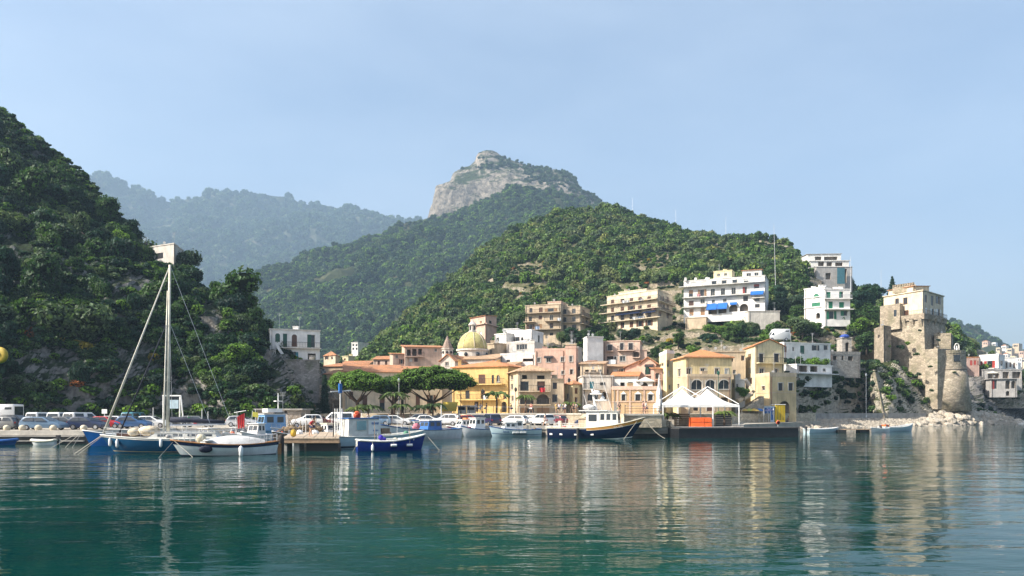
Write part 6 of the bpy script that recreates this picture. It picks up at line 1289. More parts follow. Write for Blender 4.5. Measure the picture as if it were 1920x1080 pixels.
tm = bpy.data.objects.new('registration_text', cu); me_ = bpy.data.meshes.new_from_object(tm); bpy.data.objects.remove(tm)
to = mesh_obj('registration_number', me_, WHITE, r_); pa, pb = h.pt(.70, .83, -1), h.pt(.80, .83, -1); dv = (pb - pa).normalized()
zx = (h.pt(.74, .93, -1) - h.pt(.74, .76, -1)).normalized(); nn = dv.cross(zx).normalized(); zx = nn.cross(dv)
to.matrix_local = Matrix(((dv.x, zx.x, nn.x, pa.x + nn.x * .09), (dv.y, zx.y, nn.y, pa.y + nn.y * .09), (dv.z, zx.z, nn.z, pa.z - .05 + nn.z * .09), (0, 0, 0, 1)))
# boats moored behind the jetty
bk = [('pilot_boat', 'big light-blue cabin boat with white flying bridge before the stone hut', (575, 92), (478, 88), 3.0, 1.3, paint('hull_sky', (.16, .34, .6)), (3.0, 5.9, 1.3, 1.9, paint('cabin_sky', (.2, .38, .62)), WHITE)),
      ('white_launch', 'small white launch with porthole cabin left of the red oilskins', (458, 83), (420, 78), 2.0, .8, HULLW, (.9, 2.2, .8, 1.0, PWHT, WHITE)),
      ('box_cabin_boat', 'white boat with tall square cabin right of the red oilskins', (500, 80), (452, 77), 2.1, .9, HULLW, (.8, 2.1, .9, 1.35, PWHT, WHITE)),
      ('porthole_boat', 'white boat with curved cabin and single porthole behind the jetty', (606, 84), (655, 79), 2.2, .95, HULLW, (1.0, 2.9, .9, 1.3, PWHT, CREAM)),
      ('low_white_boat', 'low white boat with folded white chairs alongside the jetty', (600, 76), (540, 74), 2.0, .65, HULLW, None),
      ('net_boat', 'brown working boat heaped with nets and pots behind the jetty', (560, 86), (510, 82), 2.2, .8, WOOD, None),
      ('teal_boat', 'small teal open boat between the net boat and jetty', (585, 83), (558, 78), 1.7, .6, paint('hull_teal', (.02, .16, .24)), None),
      ('cream_motor_boat', 'cream motor boat behind the white sloop with canvas hood', (425, 80), (345, 76), 2.4, .9, CREAM, (1.3, 3.0, .85, .9, CREAM, COVER))]
bk += [('green_trim_boat', 'small white boat with green hull band left of the azure boat stern', (338, 86), (290, 83), 1.9, .8, paint('hull_green', (.03, .2, .14)), None),
       ('hooded_boat', 'white sport boat with navy hood behind the wheelhouse boat', (700, 92), (650, 88), 2.1, .85, HULLW, (1.0, 2.2, .8, .9, WHITE, NAVY)),
       ('red_trim_boat', 'little red open boat tucked behind the long pale boat bow', (742, 97), (706, 95), 1.7, .7, paint('hull_red', (.35, .05, .04)), None),
       ('quay_launch', 'white launch with tall cabin moored against the middle quay', (800, 101), (752, 100), 2.0, .85, HULLW, (1.0, 2.1, .8, 1.5, WHITE, BLUEP)),
       ('orange_deck_boat', 'white boat with orange deck gear behind the jetty root', (640, 92), (600, 89), 2.0, .8, HULLW, (.8, 1.8, .8, 1.1, PWHT, paint('raft_orange', (.7, .22, .08)))),
       ('grey_rib', 'grey inflatable boat astern of the yacht', (400, 74), (352, 72), 1.9, .6, paint('hull_grey', (.2, .21, .22)), None)]
for nm, lb, st, bw, B_, fb_, hm_, cb in bk:
    r_, h = boat(nm, lb, 'boat', st, bw, B_, fb_, [('hull', .2, 1, hm_), ('waterline_paint', 0, .2, ANTI)], (WHITE, .06), DECKW, .2, rise=.45, tr=.75, rake=.6)
    if cb: cabin(r_, cb[0], cb[1], B_ * .36, cb[2] - .15, cb[3], cb[4], cb[5], 2)
    if nm in ('net_boat', 'low_white_boat'):
        q_ = random.Random(5)
        for i in range(9):
            mb = MB(); x = .6 + i * h.L * .085; mb.ball((x, q_.uniform(-.4, .4), fb_ + q_.uniform(.1, .7)), (q_.uniform(.25, .5), q_.uniform(.2, .4), q_.uniform(.2, .45)), 7, 5); mb.build('net_heap' if nm == 'net_boat' else 'folded_chair', M('net_brown', (.22, .16, .1), 1, 0, .5, 7, 1, 12) if nm == 'net_boat' else WHITE, r_)
    if nm == 'pilot_boat':
        mb = MB(); mb.box((3.4, -.9, 3.3), (5.2, .9, 3.75)); mb.build('flying_bridge', WHITE, r_); mb = MB(); mb.tube([(3.6, 0, 3.7), (3.6, 0, 5.6)], .06, 6); mb.box((3.2, -.4, 4.6), (4.0, .4, 4.7)); mb.build('radar_arch', WHITE, r_)
    mb = MB(); x = h.L * .45; mb.tube([(x, 0, fb_), (x, 0, fb_ + random.uniform(1.6, 3.4))], .03, 5); mb.build('aerial', WHITE, r_); pulpit(r_, h, .6, .98, .5)
# deck gear: crates, floats, coiled rope and rods lying about on the working boats
GEAR = [WHITE, ORANGE, BLUEP, M('crate_grey', (.3, .3, .3)), ROPE, M('net_brown', (.22, .16, .1), 1, 0, .5, 7, 1, 12), REDP, CREAM, M('gear_green', (.06, .2, .12))]
for root in [o for o in list(COL.objects) if o.parent is None and o.get('category') in ('boat', 'fishing boat', 'sailboat') and o.name not in ('white_sloop', 'azure_boat')]:
    q_ = random.Random(len(root.name) * 31 + int(root.location.x * 7)); dk = next(c for c in root.children if c.name.startswith('deck')); vv = dk.data.vertices; n_ = len(vv) // 3
    for i in range(7):
        j = q_.randrange(2, int(n_ * .8)); c_ = vv[3 * j + 1].co; hw_ = abs(vv[3 * j].co.y) * .75; x, y, z_ = c_.x, q_.uniform(-hw_, hw_), c_.z; mb = MB(); s_ = q_.uniform(.12, .3); kd = q_.random()
        if kd < .4: mb.box((x - s_, y - s_ * .7, z_ - .05), (x + s_, y + s_ * .7, z_ + s_ * 1.6)); mb.build('crate', q_.choice(GEAR), root)
        elif kd < .65: mb.ball((x, y, z_ + s_ * .8), (s_, s_, s_), 8, 6); mb.build('float', q_.choice(GEAR), root, smooth=True)
        elif kd < .82: mb.tube([(x, y, z_), (x + q_.uniform(-.3, .3), y, z_ + q_.uniform(1.2, 2.6))], .022, 4); mb.build('rod', q_.choice((WHITE, STEEL, WOOD)), root)
        else: mb.lathe((x, y, z_), [(s_ * 1.1, 0), (s_ * 1.3, .06), (s_ * 1.1, .14), (s_ * .7, .12), (s_ * .7, .02)], 10); mb.build('rope_coil', q_.choice((ROPE, BLUEP)), root)
# small craft off the beach
r_, h = boat('grey_dinghy', 'grey-white motor dinghy at the end of the black pontoon', 'dinghy', (1512, 118), (1572, 122), 1.6, .55, [('hull', 0, 1, HULLL)], (WHITE, .06), DECKW, .2, rise=.25, tr=.8, rake=.5); outboard(r_, .05, .5)
r_, h = boat('rowing_boat', 'pale blue and white rowing boat with raised bow off the rocks', 'dinghy', (1652, 124), (1712, 130), 1.8, .7, [('hull', 0, 1, HULLL)], (WHITE, .06), DECKW, .25, rise=.6, tr=.7, rake=.7); mb = MB(); mb.box((.8, -.4, .6), (1.8, .4, 1.15)); mb.build('orange_life_vests', ORANGE, r_); outboard(r_, .05, .55)
r_, h = boat('white_motor_dinghy', 'small white motor dinghy beside the floating raft', 'dinghy', (1662, 124), (1632, 121), 1.5, .55, [('hull', 0, 1, HULLW)], (WHITE, .06), DECKW, .2, rise=.25, tr=.8, rake=.5); outboard(r_, .05, .5)
r_ = thing('floating_raft', 'low wooden bathing raft with black floats between the dinghies', 'raft', G(1585, 121)); a, b = G(1582, 121), G(1625, 122)
for i in range(9):
    x = a.x + (b.x - a.x) * i / 9; mb = MB(); mb.box((x + .01, 120.2, .42), (x + (b.x - a.x) / 9 - .02, 122.2, .5)); mb.build('plank', WOOD, r_, world=True)
for x0, x1 in ((1570, 1584), (1610, 1627)): mb = MB(); p0, p1 = G(x0, 121), G(x1, 121); mb.box((p0.x, 120.4, -.15), (p1.x, 122, .4)); mb.build('float', BLACK, r_, world=True)

# ---------------------------------------------------------------- cars
CARW = {'hatch': 1.72, 'estate': 1.78, 'van': 1.85, 'suv': 1.82, 'boxvan': 2.1}
CARP = {'hatch': [(0,.25),(-.02,.72),(.1,.98),(.42,1.4),(.9,1.48),(2.0,1.46),(2.8,1.0),(3.75,.82),(4.0,.6),(4.0,.25)],
        'estate': [(0,.25),(-.02,.75),(.08,1.0),(.4,1.42),(.9,1.48),(2.5,1.47),(3.3,1.0),(4.25,.82),(4.5,.6),(4.5,.25)],
        'suv': [(0,.32),(-.02,.85),(.08,1.1),(.3,1.6),(.7,1.68),(2.1,1.66),(2.8,1.15),(3.8,.98),(4.1,.72),(4.1,.32)],
        'van': [(0,.3),(-.02,1.0),(.1,1.85),(.35,1.95),(3.0,1.93),(3.75,1.15),(4.4,.95),(4.55,.62),(4.55,.3)],
        'boxvan': [(0,.35),(0,1.0),(.02,2.9),(.1,3.0),(4.0,3.0),(4.2,2.4),(4.9,1.35),(5.5,1.1),(5.6,.7),(5.6,.35)]}
WINS = {'hatch': ([(.35,1.0),(.62,1.36),(1.35,1.4),(1.35,1.0)], [(1.43,1.0),(1.43,1.4),(1.95,1.38),(2.55,1.0)], 1.0), 'estate': ([(.35,1.02),(.6,1.38),(1.6,1.4),(1.6,1.02)], [(1.68,1.02),(1.68,1.4),(2.45,1.38),(3.05,1.02)], 1.02),
        'suv': ([(.3,1.15),(.5,1.56),(1.35,1.58),(1.35,1.15)], [(1.43,1.15),(1.43,1.58),(2.05,1.57),(2.6,1.15)], 1.12), 'van': ([(.3,1.25),(.35,1.8),(1.6,1.8),(1.6,1.25)], [(2.2,1.2),(2.2,1.8),(2.95,1.78),(3.5,1.2)], 1.2), 'boxvan': ([(.3,2.3),(.3,2.6),(1.2,2.6),(1.2,2.3)], [(3.95,1.45),(3.95,2.1),(4.3,2.05),(4.7,1.45)], 1.4)}
WSEG = {'hatch': (5, 2), 'estate': (5, 2), 'suv': (5, 2), 'van': (4, 1), 'boxvan': (5, 1)}
TYRE = M('tyre', (.02, .02, .02), .85); RIM = metal('wheel_rim', (.5, .5, .52), .35); LAMPW = paint('headlamp', (.75, .75, .72), .2); LAMPR = paint('tail_lamp', (.4, .01, .01), .3)
CARM = {}
def car_meshes(tp):
    if tp in CARM: return CARM[tp]
    pr = CARP[tp]; W = CARW[tp] / 2; wa, wb, belt = WINS[tp]; H = max(p[1] for p in pr)
    def hw(z): return W * (.97 if z < .4 else 1.0) if z < belt else W * (1 - (.2 if tp != 'boxvan' else .02) * ((z - belt) / (H - belt)) ** 1.2)
    out = {}; n = len(pr); mb = MB()
    bm = bmesh.new()
    vl = [bm.verts.new((x, -hw(z), z)) for x, z in pr]; vr = [bm.verts.new((x, hw(z), z)) for x, z in pr]
    bm.faces.new(vl); bm.faces.new(vr[::-1])
    for i in range(n): bm.faces.new((vl[(i + 1) % n], vl[i], vr[i], vr[(i + 1) % n]))
    bmesh.ops.bevel(bm, geom=[e for e in bm.edges], offset=.045, segments=2, affect='EDGES', profile=.5)
    bmesh.ops.recalc_face_normals(bm, faces=bm.faces)
    me = bpy.data.meshes.new('car_body'); bm.to_mesh(me); bm.free(); me.materials.append(WHITE); me.polygons.foreach_set('use_smooth', [True] * len(me.polygons)); me.update()
    out['body'] = me
    def sidewin(poly, nm):
        r_ = []
        for s_ in (-1, 1):
            m2 = MB(); m2.extr([(x, s_ * (hw(z) - .02), z) for x, z in poly], (0, s_ * .028, 0)); r_.append(m2.mesh(nm, GLASS))
        return r_
    out['side'] = sidewin(wa, 'side_window') + sidewin(wb, 'side_window')
    def seg(i, nm, a=.12, b=.9):
        (x0, z0), (x1, z1) = pr[i], pr[i + 1]; nx, nz = (z1 - z0), -(x1 - x0); l_ = math.hypot(nx, nz); nx, nz = nx / l_, nz / l_
        if nx * (1 if x0 > 1.5 else -1) < 0: nx, nz = -nx, -nz
        q0 = (x0 + (x1 - x0) * a, z0 + (z1 - z0) * a); q1 = (x0 + (x1 - x0) * b, z0 + (z1 - z0) * b); o = .012
        m2 = MB(); m2.extr([(q0[0], -hw(q0[1]) * .84, q0[1]), (q0[0], hw(q0[1]) * .84, q0[1]), (q1[0], hw(q1[1]) * .84, q1[1]), (q1[0], -hw(q1[1]) * .84, q1[1])], (nx * o, 0, nz * o)); return m2.mesh(nm, GLASS)
    out['ws'] = seg(WSEG[tp][0], 'windscreen'); out['rw'] = seg(WSEG[tp][1], 'rear_window')
    r = .31 if tp != 'boxvan' else .4; m2 = MB(); m2.tube([(0, -.11, 0), (0, .11, 0)], r, 14); out['wheel'] = m2.mesh('wheel', TYRE); m2 = MB(); m2.tube([(0, -.118, 0), (0, .118, 0)], r * .62, 10); out['rim'] = m2.mesh('rim', RIM)
    L = max(p[0] for p in pr); out['L'] = L; out['wx'] = (L * .18, L * .81, r, W - .1)
    m2 = MB(); m2.box((-.05, -.12, .62), (.03, .12, .8)); out['tail'] = m2.mesh('tail_light', LAMPR); m2 = MB(); m2.box((-.1, -.17, -.06), (.03, .17, .07)); out['head'] = m2.mesh('headlight', LAMPW)
    CARM[tp] = out; return out
def car(tp, label, px, d, ang, colr, z=None, cat='car', nm='parked_car', grp='cars parked along the quay'):
    m = car_meshes(tp); p = G(px, d, qz if z is None else z); root = thing(nm, label, cat, p, R(ang), grp); off = -m['L'] / 2
    b = mesh_obj('body', m['body'], None, root); b.location.x = off; b.material_slots[0].link = 'OBJECT'; b.material_slots[0].material = colr
    for s_ in m['side']: o = mesh_obj('side_window', s_, None, root); o.location.x = off
    for nm_, kk_ in (('windscreen', 'ws'), ('rear_window', 'rw')): o = mesh_obj(nm_, m[kk_], None, root); o.location.x = off
    xa, xb, r, y = m['wx']
    for x in (xa, xb):
        for s_ in (-1, 1): w = mesh_obj('wheel', m['wheel'], None, root); w.location = (off + x, s_ * y, r); mesh_obj('rim', m['rim'], None, w)
    for s_ in (-1, 1):
        o = mesh_obj('tail_light', m['tail'], None, root); o.location = (off, s_ * y * .85, .1); o = mesh_obj('headlight', m['head'], None, root); o.location = (off + m['L'] - .12, s_ * y * .8, .62)
cp = lambda n, c: carpaint('car_' + n, c)
CW = cp('white', (.72, .72, .71)); CS = cp('silver', (.42, .43, .45)); CG = cp('grey', (.12, .125, .13)); CK = cp('black', (.015, .016, .018)); CB = cp('blue', (.03, .09, .22)); CSB = cp('slate_blue', (.1, .17, .26)); CR = cp('red', (.4, .02, .025)); CD = cp('dark_blue', (.015, .025, .07)); CM = cp('maroon', (.16, .02, .03)); CT = cp('teal', (.05, .2, .26))
for a in [('boxvan', 'white box van at the far left behind the parked cars', -4, 99, 180, CW), ('hatch', 'dark hatchback cut off by the left frame edge', 2, 85, 180, CG), ('suv', 'black off-roader behind the slate-blue estate', 34, 86, 0, CK), ('estate', 'slate-blue estate car at the edge of the left quay', 83, 82.5, 0, CSB),
          ('hatch', 'grey hatchback just right of the slate-blue estate', 128, 86, 0, CG), ('hatch', 'dark blue hatchback right of the grey one', 166, 85, 0, CD), ('van', 'white van, leftmost of three parked by the cliff', 84, 97, 80, CW), ('van', 'white van with red lamps, middle of three by the cliff', 121, 97, 85, CW), ('van', 'white van with dark rear windows, third by the cliff', 155, 94, 75, CW),
          ('hatch', 'red car partly hidden beyond the yacht bow', 203, 90, 0, CR), ('estate', 'white estate car beyond the yacht forestay', 222, 96, 0, CW), ('van', 'blue and white van beneath the dark stay', 254, 103, 88, CT), ('hatch', 'blue hatchback beside the dark stay of the yacht', 252, 90, 0, CB), ('hatch', 'white hatchback left of the yacht mast', 288, 95, 0, CW),
          ('hatch', 'silver car hidden behind the left quay cars', 58, 93, 20, CS), ('estate', 'dark estate right of the steel lifting frame', 372, 98, 0, CG), ('hatch', 'grey car under the stone hut wall', 455, 100, 0, CS), ('suv', 'white car before the stone hut, right end', 574, 97, 200, CW), ('hatch', 'maroon car right of the stone hut', 603, 99, 0, CM), ('van', 'white van behind the wheelhouse boat', 634, 100, 180, CW), ('hatch', 'silver car parked under the first umbrella pine', 665, 108, 0, CS),
          ('estate', 'blue-grey estate under the pine trees behind the long boat', 706, 110, 180, CSB), ('hatch', 'white hatchback under the pines by the pale boat', 745, 111, 0, CW), ('suv', 'dark off-roader under the tallest umbrella pine', 780, 113, 180, CG), ('hatch', 'white car right of the dark off-roader by the pines', 806, 112, 0, CW), ('hatch', 'black car at the foot of the big leaning pine', 832, 114, 0, CK), ('suv', 'silver off-roader behind the maroon banded boat', 838, 108, 160, CS),
          ('hatch', 'bright red car behind the twin cabin boat', 882, 109, 15, CR), ('hatch', 'dark car behind the bright red one', 905, 113, 0, CD), ('suv', 'dark hatchback with raised tail facing away, middle quay', 918, 109, 120, CD), ('estate', 'silver estate behind the fender boat', 962, 110, 155, CW), ('hatch', 'small white car between the two silver ones', 988, 111, 150, CW), ('suv', 'large white people carrier seen from behind on the middle quay', 1015, 108, 128, CW), ('hatch', 'maroon car beside the white people carrier', 1039, 112, 140, CM), ('hatch', 'dark blue car behind the trawler stern', 1104, 107, 180, CD)]:
    car(*a)
car('boxvan', 'white box truck parked on the upper road above the tall yellow house', 1458, 186, 180, CW, ZP(640, 186), 'truck', 'box_truck', None)

# ---------------------------------------------------------------- people
def skinmesh(name, pts, edges, rad, root=0):
    me = bpy.data.meshes.new(name); me.from_pydata(pts, edges, []); o = bpy.data.objects.new(name, me); COL.objects.link(o)
    o.modifiers.new('s', 'SKIN'); sv = me.skin_vertices[0].data
    for i, r in enumerate(rad): sv[i].radius = r if hasattr(r, '__len__') else (r, r)
    sv[root].use_root = True; o.modifiers.new('d', 'SUBSURF').levels = 1
    dg = bpy.context.evaluated_depsgraph_get(); ev = o.evaluated_get(dg); out = bpy.data.meshes.new_from_object(ev); bpy.data.objects.remove(o); out.name = name; out.materials.clear(); out.materials.append(SKIN)
    out.polygons.foreach_set('use_smooth', [True] * len(out.polygons)); return out
def figure(sit=False, bend=False, step=.12, arm=.1):
    hz_ = .5 if sit else .95; J = []; E = []; Rr = []
    def add(p, r, par=None):
        J.append(p); Rr.append(r)
        if par is not None: E.append((par, len(J) - 1))
        return len(J) - 1
    lean = .55 if bend else 0.0
    def T(x, y, z): return (x, y - lean * (z - hz_), z - (.35 * lean * (z - hz_)))
    pel = add((0, 0, hz_), (.15, .11)); bel = add(T(0, 0, hz_ + .17), (.13, .1), pel); ch = add(T(0, 0, hz_ + .38), (.16, .11), bel); nk = add(T(0, 0, hz_ + .55), .055, ch); hd = add(T(0, -.02, hz_ + .66), (.085, .095), nk); tp = add(T(0, 0, hz_ + .77), (.07, .085), hd)
    add(T(0, -.105, hz_ + .66), .018, hd)
    for s_ in (-1, 1):
        sh_ = add(T(s_ * .18, 0, hz_ + .47), .06, ch); el = add(T(s_ * (.23 + arm * .2), arm * .3, hz_ + .2), .042, sh_); wr = add(T(s_ * .25, -.1 - arm, hz_ - .02), .03, el); hn = add(T(s_ * .25, -.14 - arm, hz_ - .09), (.022, .038), wr)
        for f_ in range(-1, 2): add(T(s_ * .25 + f_ * .015, -.17 - arm, hz_ - .17 + abs(f_) * .012), .009, hn)
        if sit: kn = add((s_ * .12, -.42, hz_ + .06), .068, pel); an = add((s_ * .12, -.6, .12), .042, kn); add((s_ * .12, -.74, .05), .038, an)
        else:
            hp = add((s_ * .09, 0, hz_ - .1), .09, pel); kn = add((s_ * .1, s_ * step - .03, .5), .065, hp); an = add((s_ * .1, s_ * step * 1.8, .09), .042, kn); add((s_ * .11, s_ * step * 1.8 - .15, .04), .035, an)
    body = skinmesh('body', J, E, Rr)
    ti = [0, 1, 2]; shp = [J[0], J[1], J[2], J[3]]; she = [(0, 1), (1, 2), (2, 3)]; shr = [(.16, .125), (.145, .115), (.175, .125), .07]
    base = 7; per = (len(J) - 7) // 2
    for s_ in (0, 1):
        i0 = base + s_ * per; shp += [J[i0], tuple(Vector(J[i0]).lerp(Vector(J[i0 + 1]), .75))]; k_ = len(shp); she += [(2, k_ - 2), (k_ - 2, k_ - 1)]; shr += [.072, .058]
    shirt = skinmesh('shirt', shp, she, shr)
    tp_ = [J[0]]; te = []; trr = [(.165, .13)]
    for s_ in (0, 1):
        i0 = base + s_ * per + 6
        if sit: tp_ += [J[i0], J[i0 + 1]]; k_ = len(tp_); te += [(0, k_ - 2), (k_ - 2, k_ - 1)]; trr += [.08, .055]
        else: tp_ += [J[i0], J[i0 + 1], J[i0 + 2]]; k_ = len(tp_); te += [(0, k_ - 3), (k_ - 3, k_ - 2), (k_ - 2, k_ - 1)]; trr += [.1, .078, .058]
    trs = skinmesh('trousers', tp_, te, trr)
    mb = MB(); hc = Vector(J[hd]) + Vector((0, .03, .06)); mb.ball(hc, (.095, .1, .1), 8, 6); hair = mb.mesh('hair', M('hair_dark', (.03, .02, .015), .7), True)
    return dict(body=body, shirt=shirt, trousers=trs, hair=hair)
POSES = [figure(), figure(step=.02, arm=.25), figure(step=.2), figure(sit=True), figure(bend=True, arm=.3)]
def cloth(n, c): return M('cloth_' + n, c, .9, 0, .12, 8)
def person(label, pos, rz, pose, sh_, tr_, grp=None):
    root = thing('person', label, 'person', pos, R(rz), grp); p = POSES[pose]
    for nm, mt in (('body', SKIN), ('shirt', sh_), ('trousers', tr_), ('hair', None)):
        o = mesh_obj(nm, p[nm], None, root)
        if mt: o.material_slots[0].link = 'OBJECT'; o.material_slots[0].material = mt
cw, ck, cn, cy_, cr_, cl, cpk, cgr, cgy = cloth('white', (.7, .7, .7)), cloth('black', (.02, .02, .025)), cloth('navy', (.03, .04, .1)), cloth('yellow', (.6, .45, .12)), cloth('red', (.45, .03, .04)), cloth('lightblue', (.4, .5, .68)), cloth('pink', (.65, .32, .32)), cloth('green', (.1, .2, .08)), cloth('grey', (.3, .3, .3))
for a in [('person in yellow dress, leftmost of the group on the promenade', G(1043, 118.2, pz), 20, 0, cy_, cy_), ('person in pale blue shirt and dark trousers second in the promenade group', G(1049, 118, pz), -30, 1, cl, ck), ('person in white shirt and white trousers in the middle of the group', G(1056, 118.4, pz), 60, 2, cw, cw), ('person in white shirt with dark trousers on the right of the group', G(1060, 117.9, pz), -60, 1, cw, cn),
          ('person dressed all in black by the small palm', G(1075, 118.3, pz), 10, 0, ck, ck), ('person in grey leaning at the railing beside the one in black', G(1080, 118.6, pz), 150, 1, cgy, cgy), ('person in pink walking with another behind the stone wall railing', G(1206, 97.3, pz), 60, 2, cpk, cpk), ('person in light shirt and navy trousers beside the one in pink', G(1211.5, 97.0, pz), 80, 0, cw, cn),
          ('person in black shirt standing behind the trawler cabin', G(1161, 113, pz), 180, 1, ck, cgr), ('person in red shirt bending over on the jetty', G(582, 66, 1.22), 70, 4, cr_, cn), ('person in white walking under the pines', G(770, 119, qz), 40, 2, cw, cn), ('person in red walking past the yellow stall', G(848, 120, qz), 40, 0, cr_, cgy), ('person in white beside the white market kiosk', G(901, 121, pz), -20, 1, cw, cw)]: person(*a)
qb = random.Random(3); bs = [(cw, cn), (cl, cl), (cr_, ck), (cpk, cpk), (cy_, cn), (cn, cn), (SKIN, cr_), (SKIN, cn), (SKIN, cl), (cgr, cgr)]
bl_ = ['seated bather nearest the white cabins', 'standing bather in pale blue near the cabins', 'bather in red standing mid-beach', 'seated bather in pink below the yellow booth', 'bather in yellow top near the lifebuoy', 'standing bather in navy near the parasols', 'seated bather with red shorts by the dark pontoon', 'standing bather in navy shorts on the shingle', 'seated bather in blue shorts close to the water', 'bather in green near the road parapet']
for i in range(10):
    px = 1383 + i * 13.5 + qb.uniform(-3, 3); d_ = np.interp(px, [1330, 1400, 1500, 1600], [118, 128, 137, 152]) + qb.uniform(4, 11); t = 0
    person(bl_[i] + ' on the beach', G(px, d_, np.interp(d_ - np.interp(px, [1330, 1400, 1500, 1600], [118, 128, 137, 152]), [0, 7, 14, 22], [0, .75, 1.4, 2.1])), qb.uniform(-90, 90), 3 if i in (0, 3, 6, 8) else qb.choice((0, 1, 2)), *bs[i])

# ---------------------------------------------------------------- harbour furniture
for i, (x, lb) in enumerate(((13, 'first'), (42, 'second'), (72, 'third'), (100, 'fourth'), (157, 'fifth'))):
    p = G(x, 80.2, qz); mb = MB(); mb.lathe((p.x, p.y, p.z - .02), [(.3, 0), (.3, .12), (.34, .2), (.36, .35), (.3, .52), (.16, .62), (.02, .65)], 12); tag(mb.build('stone_bollard', M('bollard_stone', (.55, .48, .36), .9, 0, .15, 3), smooth=True), 'rounded stone bollard on the left quay edge, %s from the left' % lb, 'bollard', 'bollards on the quay edge')
# jetty
r_ = thing('jetty', 'wooden-decked jetty on concrete piers beside the white sloop', 'jetty', G(580, 64, 0)); J0, J1, J2, J3 = G(527, 64), G(636, 64), G(640, 92), G(560, 92)
for i in range(16):
    f0, f1 = i / 16, (i + .94) / 16; mb = MB(); a, b, c_, e = J0.lerp(J1, f0), J0.lerp(J1, f1), J3.lerp(J2, f1), J3.lerp(J2, f0)
    mb.hexa([p + Vector((0, 0, 1.06)) for p in (a, b, c_, e)], [p + Vector((0, 0, 1.16 + .012 * (i % 3))) for p in (a, b, c_, e)]); mb.build('plank', M('jetty_wood', (.42, .33, .24), .85, 0, .22, 2.5, .3, 12), r_, world=True)
mb = MB(); mb.box((J0.x, 64.05, .72), (J1.x, 64.35, 1.05)); mb.build('edge_beam', WOOD, r_, world=True)
for px in (533, 556): a = G(px - 5, 64.4); b = G(px + 5, 64.4); mb = MB(); mb.box((a.x, 64.4, -2), (b.x, 66, 1.05)); mb.build('pier', CONCRETE, r_, world=True)
for y in (72, 80, 88): mb = MB(); mb.box((-20, y, -2), (-15.6, y + 1, 1.05)); mb.build('pier', CONCRETE, r_, world=True)
mb = MB(); a, b = G(573, 64.4), G(633, 64.4); mb.box((a.x, 64.6, -.6), (b.x, 65.6, .7)); mb.build('tyre_wall', BLACK, r_, world=True)
mb = MB(); p = G(527, 62.5); mb.lathe((p.x, p.y, -2), [(.26, 0), (.26, 3.2), (.2, 3.45), (.05, 3.5)], 9); tag(mb.build('mooring_pile', M('tarred_wood', (.035, .025, .02), .8, 0, .3, 4), smooth=True), 'dark tarred mooring pile at the jetty corner', 'pile')
mb = MB(); p = G(625, 66); mb.tube([(p.x, p.y, 1.1), (p.x, p.y, 4.2)], .05, 6); tag(mb.build('jetty_pole', IRON), 'thin dark pole standing on the jetty', 'pole')
mb = MB(); p = G(550, 66.5, 1.16); mb.ball(p + Vector((0, 0, .35)), (.28, .28, .36), 10, 8); tag(mb.build('yellow_buoy', M('buoy_yellow', (.7, .45, .04)), smooth=True), 'round yellow buoy lying on the jetty', 'buoy')
for i, x in enumerate((546, 570, 592, 612)):
    mb = MB(); p = G(x, 80 + i, 1.2); q_ = random.Random(i)
    for j in range(7): mb.tube([p + Vector((q_.uniform(-.7, .7), q_.uniform(-.4, .4), 0)), p + Vector((q_.uniform(-.7, .7), q_.uniform(-.4, .4), q_.uniform(.6, 1.9)))], .03, 4)
    mb.ball(p + Vector((0, 0, .3)), (.8, .5, .4), 8, 5); tag(mb.build('net_heap', M('net_brown', (.22, .16, .1), 1, 0, .5, 7, 1, 12)), ['heap of brown nets nearest the yellow buoy', 'heap of nets with poles in the middle of the jetty', 'net heap behind the person in red', 'net heap beside the thin dark pole'][i], 'fishing nets')
# red oilskins on a pole, flags
r_ = thing('oilskin_rack', 'red oilskin suits hanging from a pole among the boats', 'oilskins', G(452, 76, .9)); p = G(452, 76)
mb = MB(); mb.tube([(p.x - .4, 76, 1.6), (p.x - .4, 76, 3.4)], .03); mb.tube([(p.x - .7, 76, 3.3), (p.x + .5, 76, 3.5)], .03); mb.build('pole', STEEL, r_, world=True)
for dx in (-.22, .03, .25): mb = MB(); mb.hexa([(p.x + dx - .07, 75.9, 1.75 + dx * .4), (p.x + dx + .08, 75.9, 1.7), (p.x + dx + .08, 76.1, 1.7), (p.x + dx - .07, 76.1, 1.75 + dx * .4)], [(p.x + dx - .11, 75.85, 3.0 + dx * .5), (p.x + dx + .1, 75.9, 3.12 + dx * .5), (p.x + dx + .09, 76.15, 3.12 + dx * .5), (p.x + dx - .1, 76.1, 3.0 + dx * .5)]); mb.build('oilskin', M('oilskin_red', (.55, .02, .02), .4, 0, .15, 4), r_, world=True)
def flag(px, d, z, w, h_, mats, label, lean=.3):
    r_ = thing('flag', label, 'flag', G(px, d, z - 1.2)); p = G(px, d, z); mb = MB(); mb.tube([p - Vector((.35 * lean, 0, 1.4)), p + Vector((lean * .3, 0, h_ + .1))], .02, 5); mb.build('flagpole', WHITE, r_, world=True); n = len(mats)
    for i, m_ in enumerate(mats): x0 = p.x + .08 + w * i / n; mb = MB(); mb.hexa([(x0, d - .015, z - .12 * i), (x0 + w / n, d + .03, z - .12 * (i + 1)), (x0 + w / n, d + .05, z - .12 * (i + 1)), (x0, d + .005, z - .12 * i)], [(x0, d - .015, z + h_ - .1 * i), (x0 + w / n, d + .03, z + h_ - .1 * (i + 1)), (x0 + w / n, d + .05, z + h_ - .1 * (i + 1)), (x0, d + .005, z + h_ - .1 * i)]); mb.build('cloth_panel', m_, r_, world=True)
flag(350, 74, 2.4, .9, .5, [cloth('flag_green', (.02, .25, .08)), cw, cr_], 'green, white and red flag on the yacht stern')
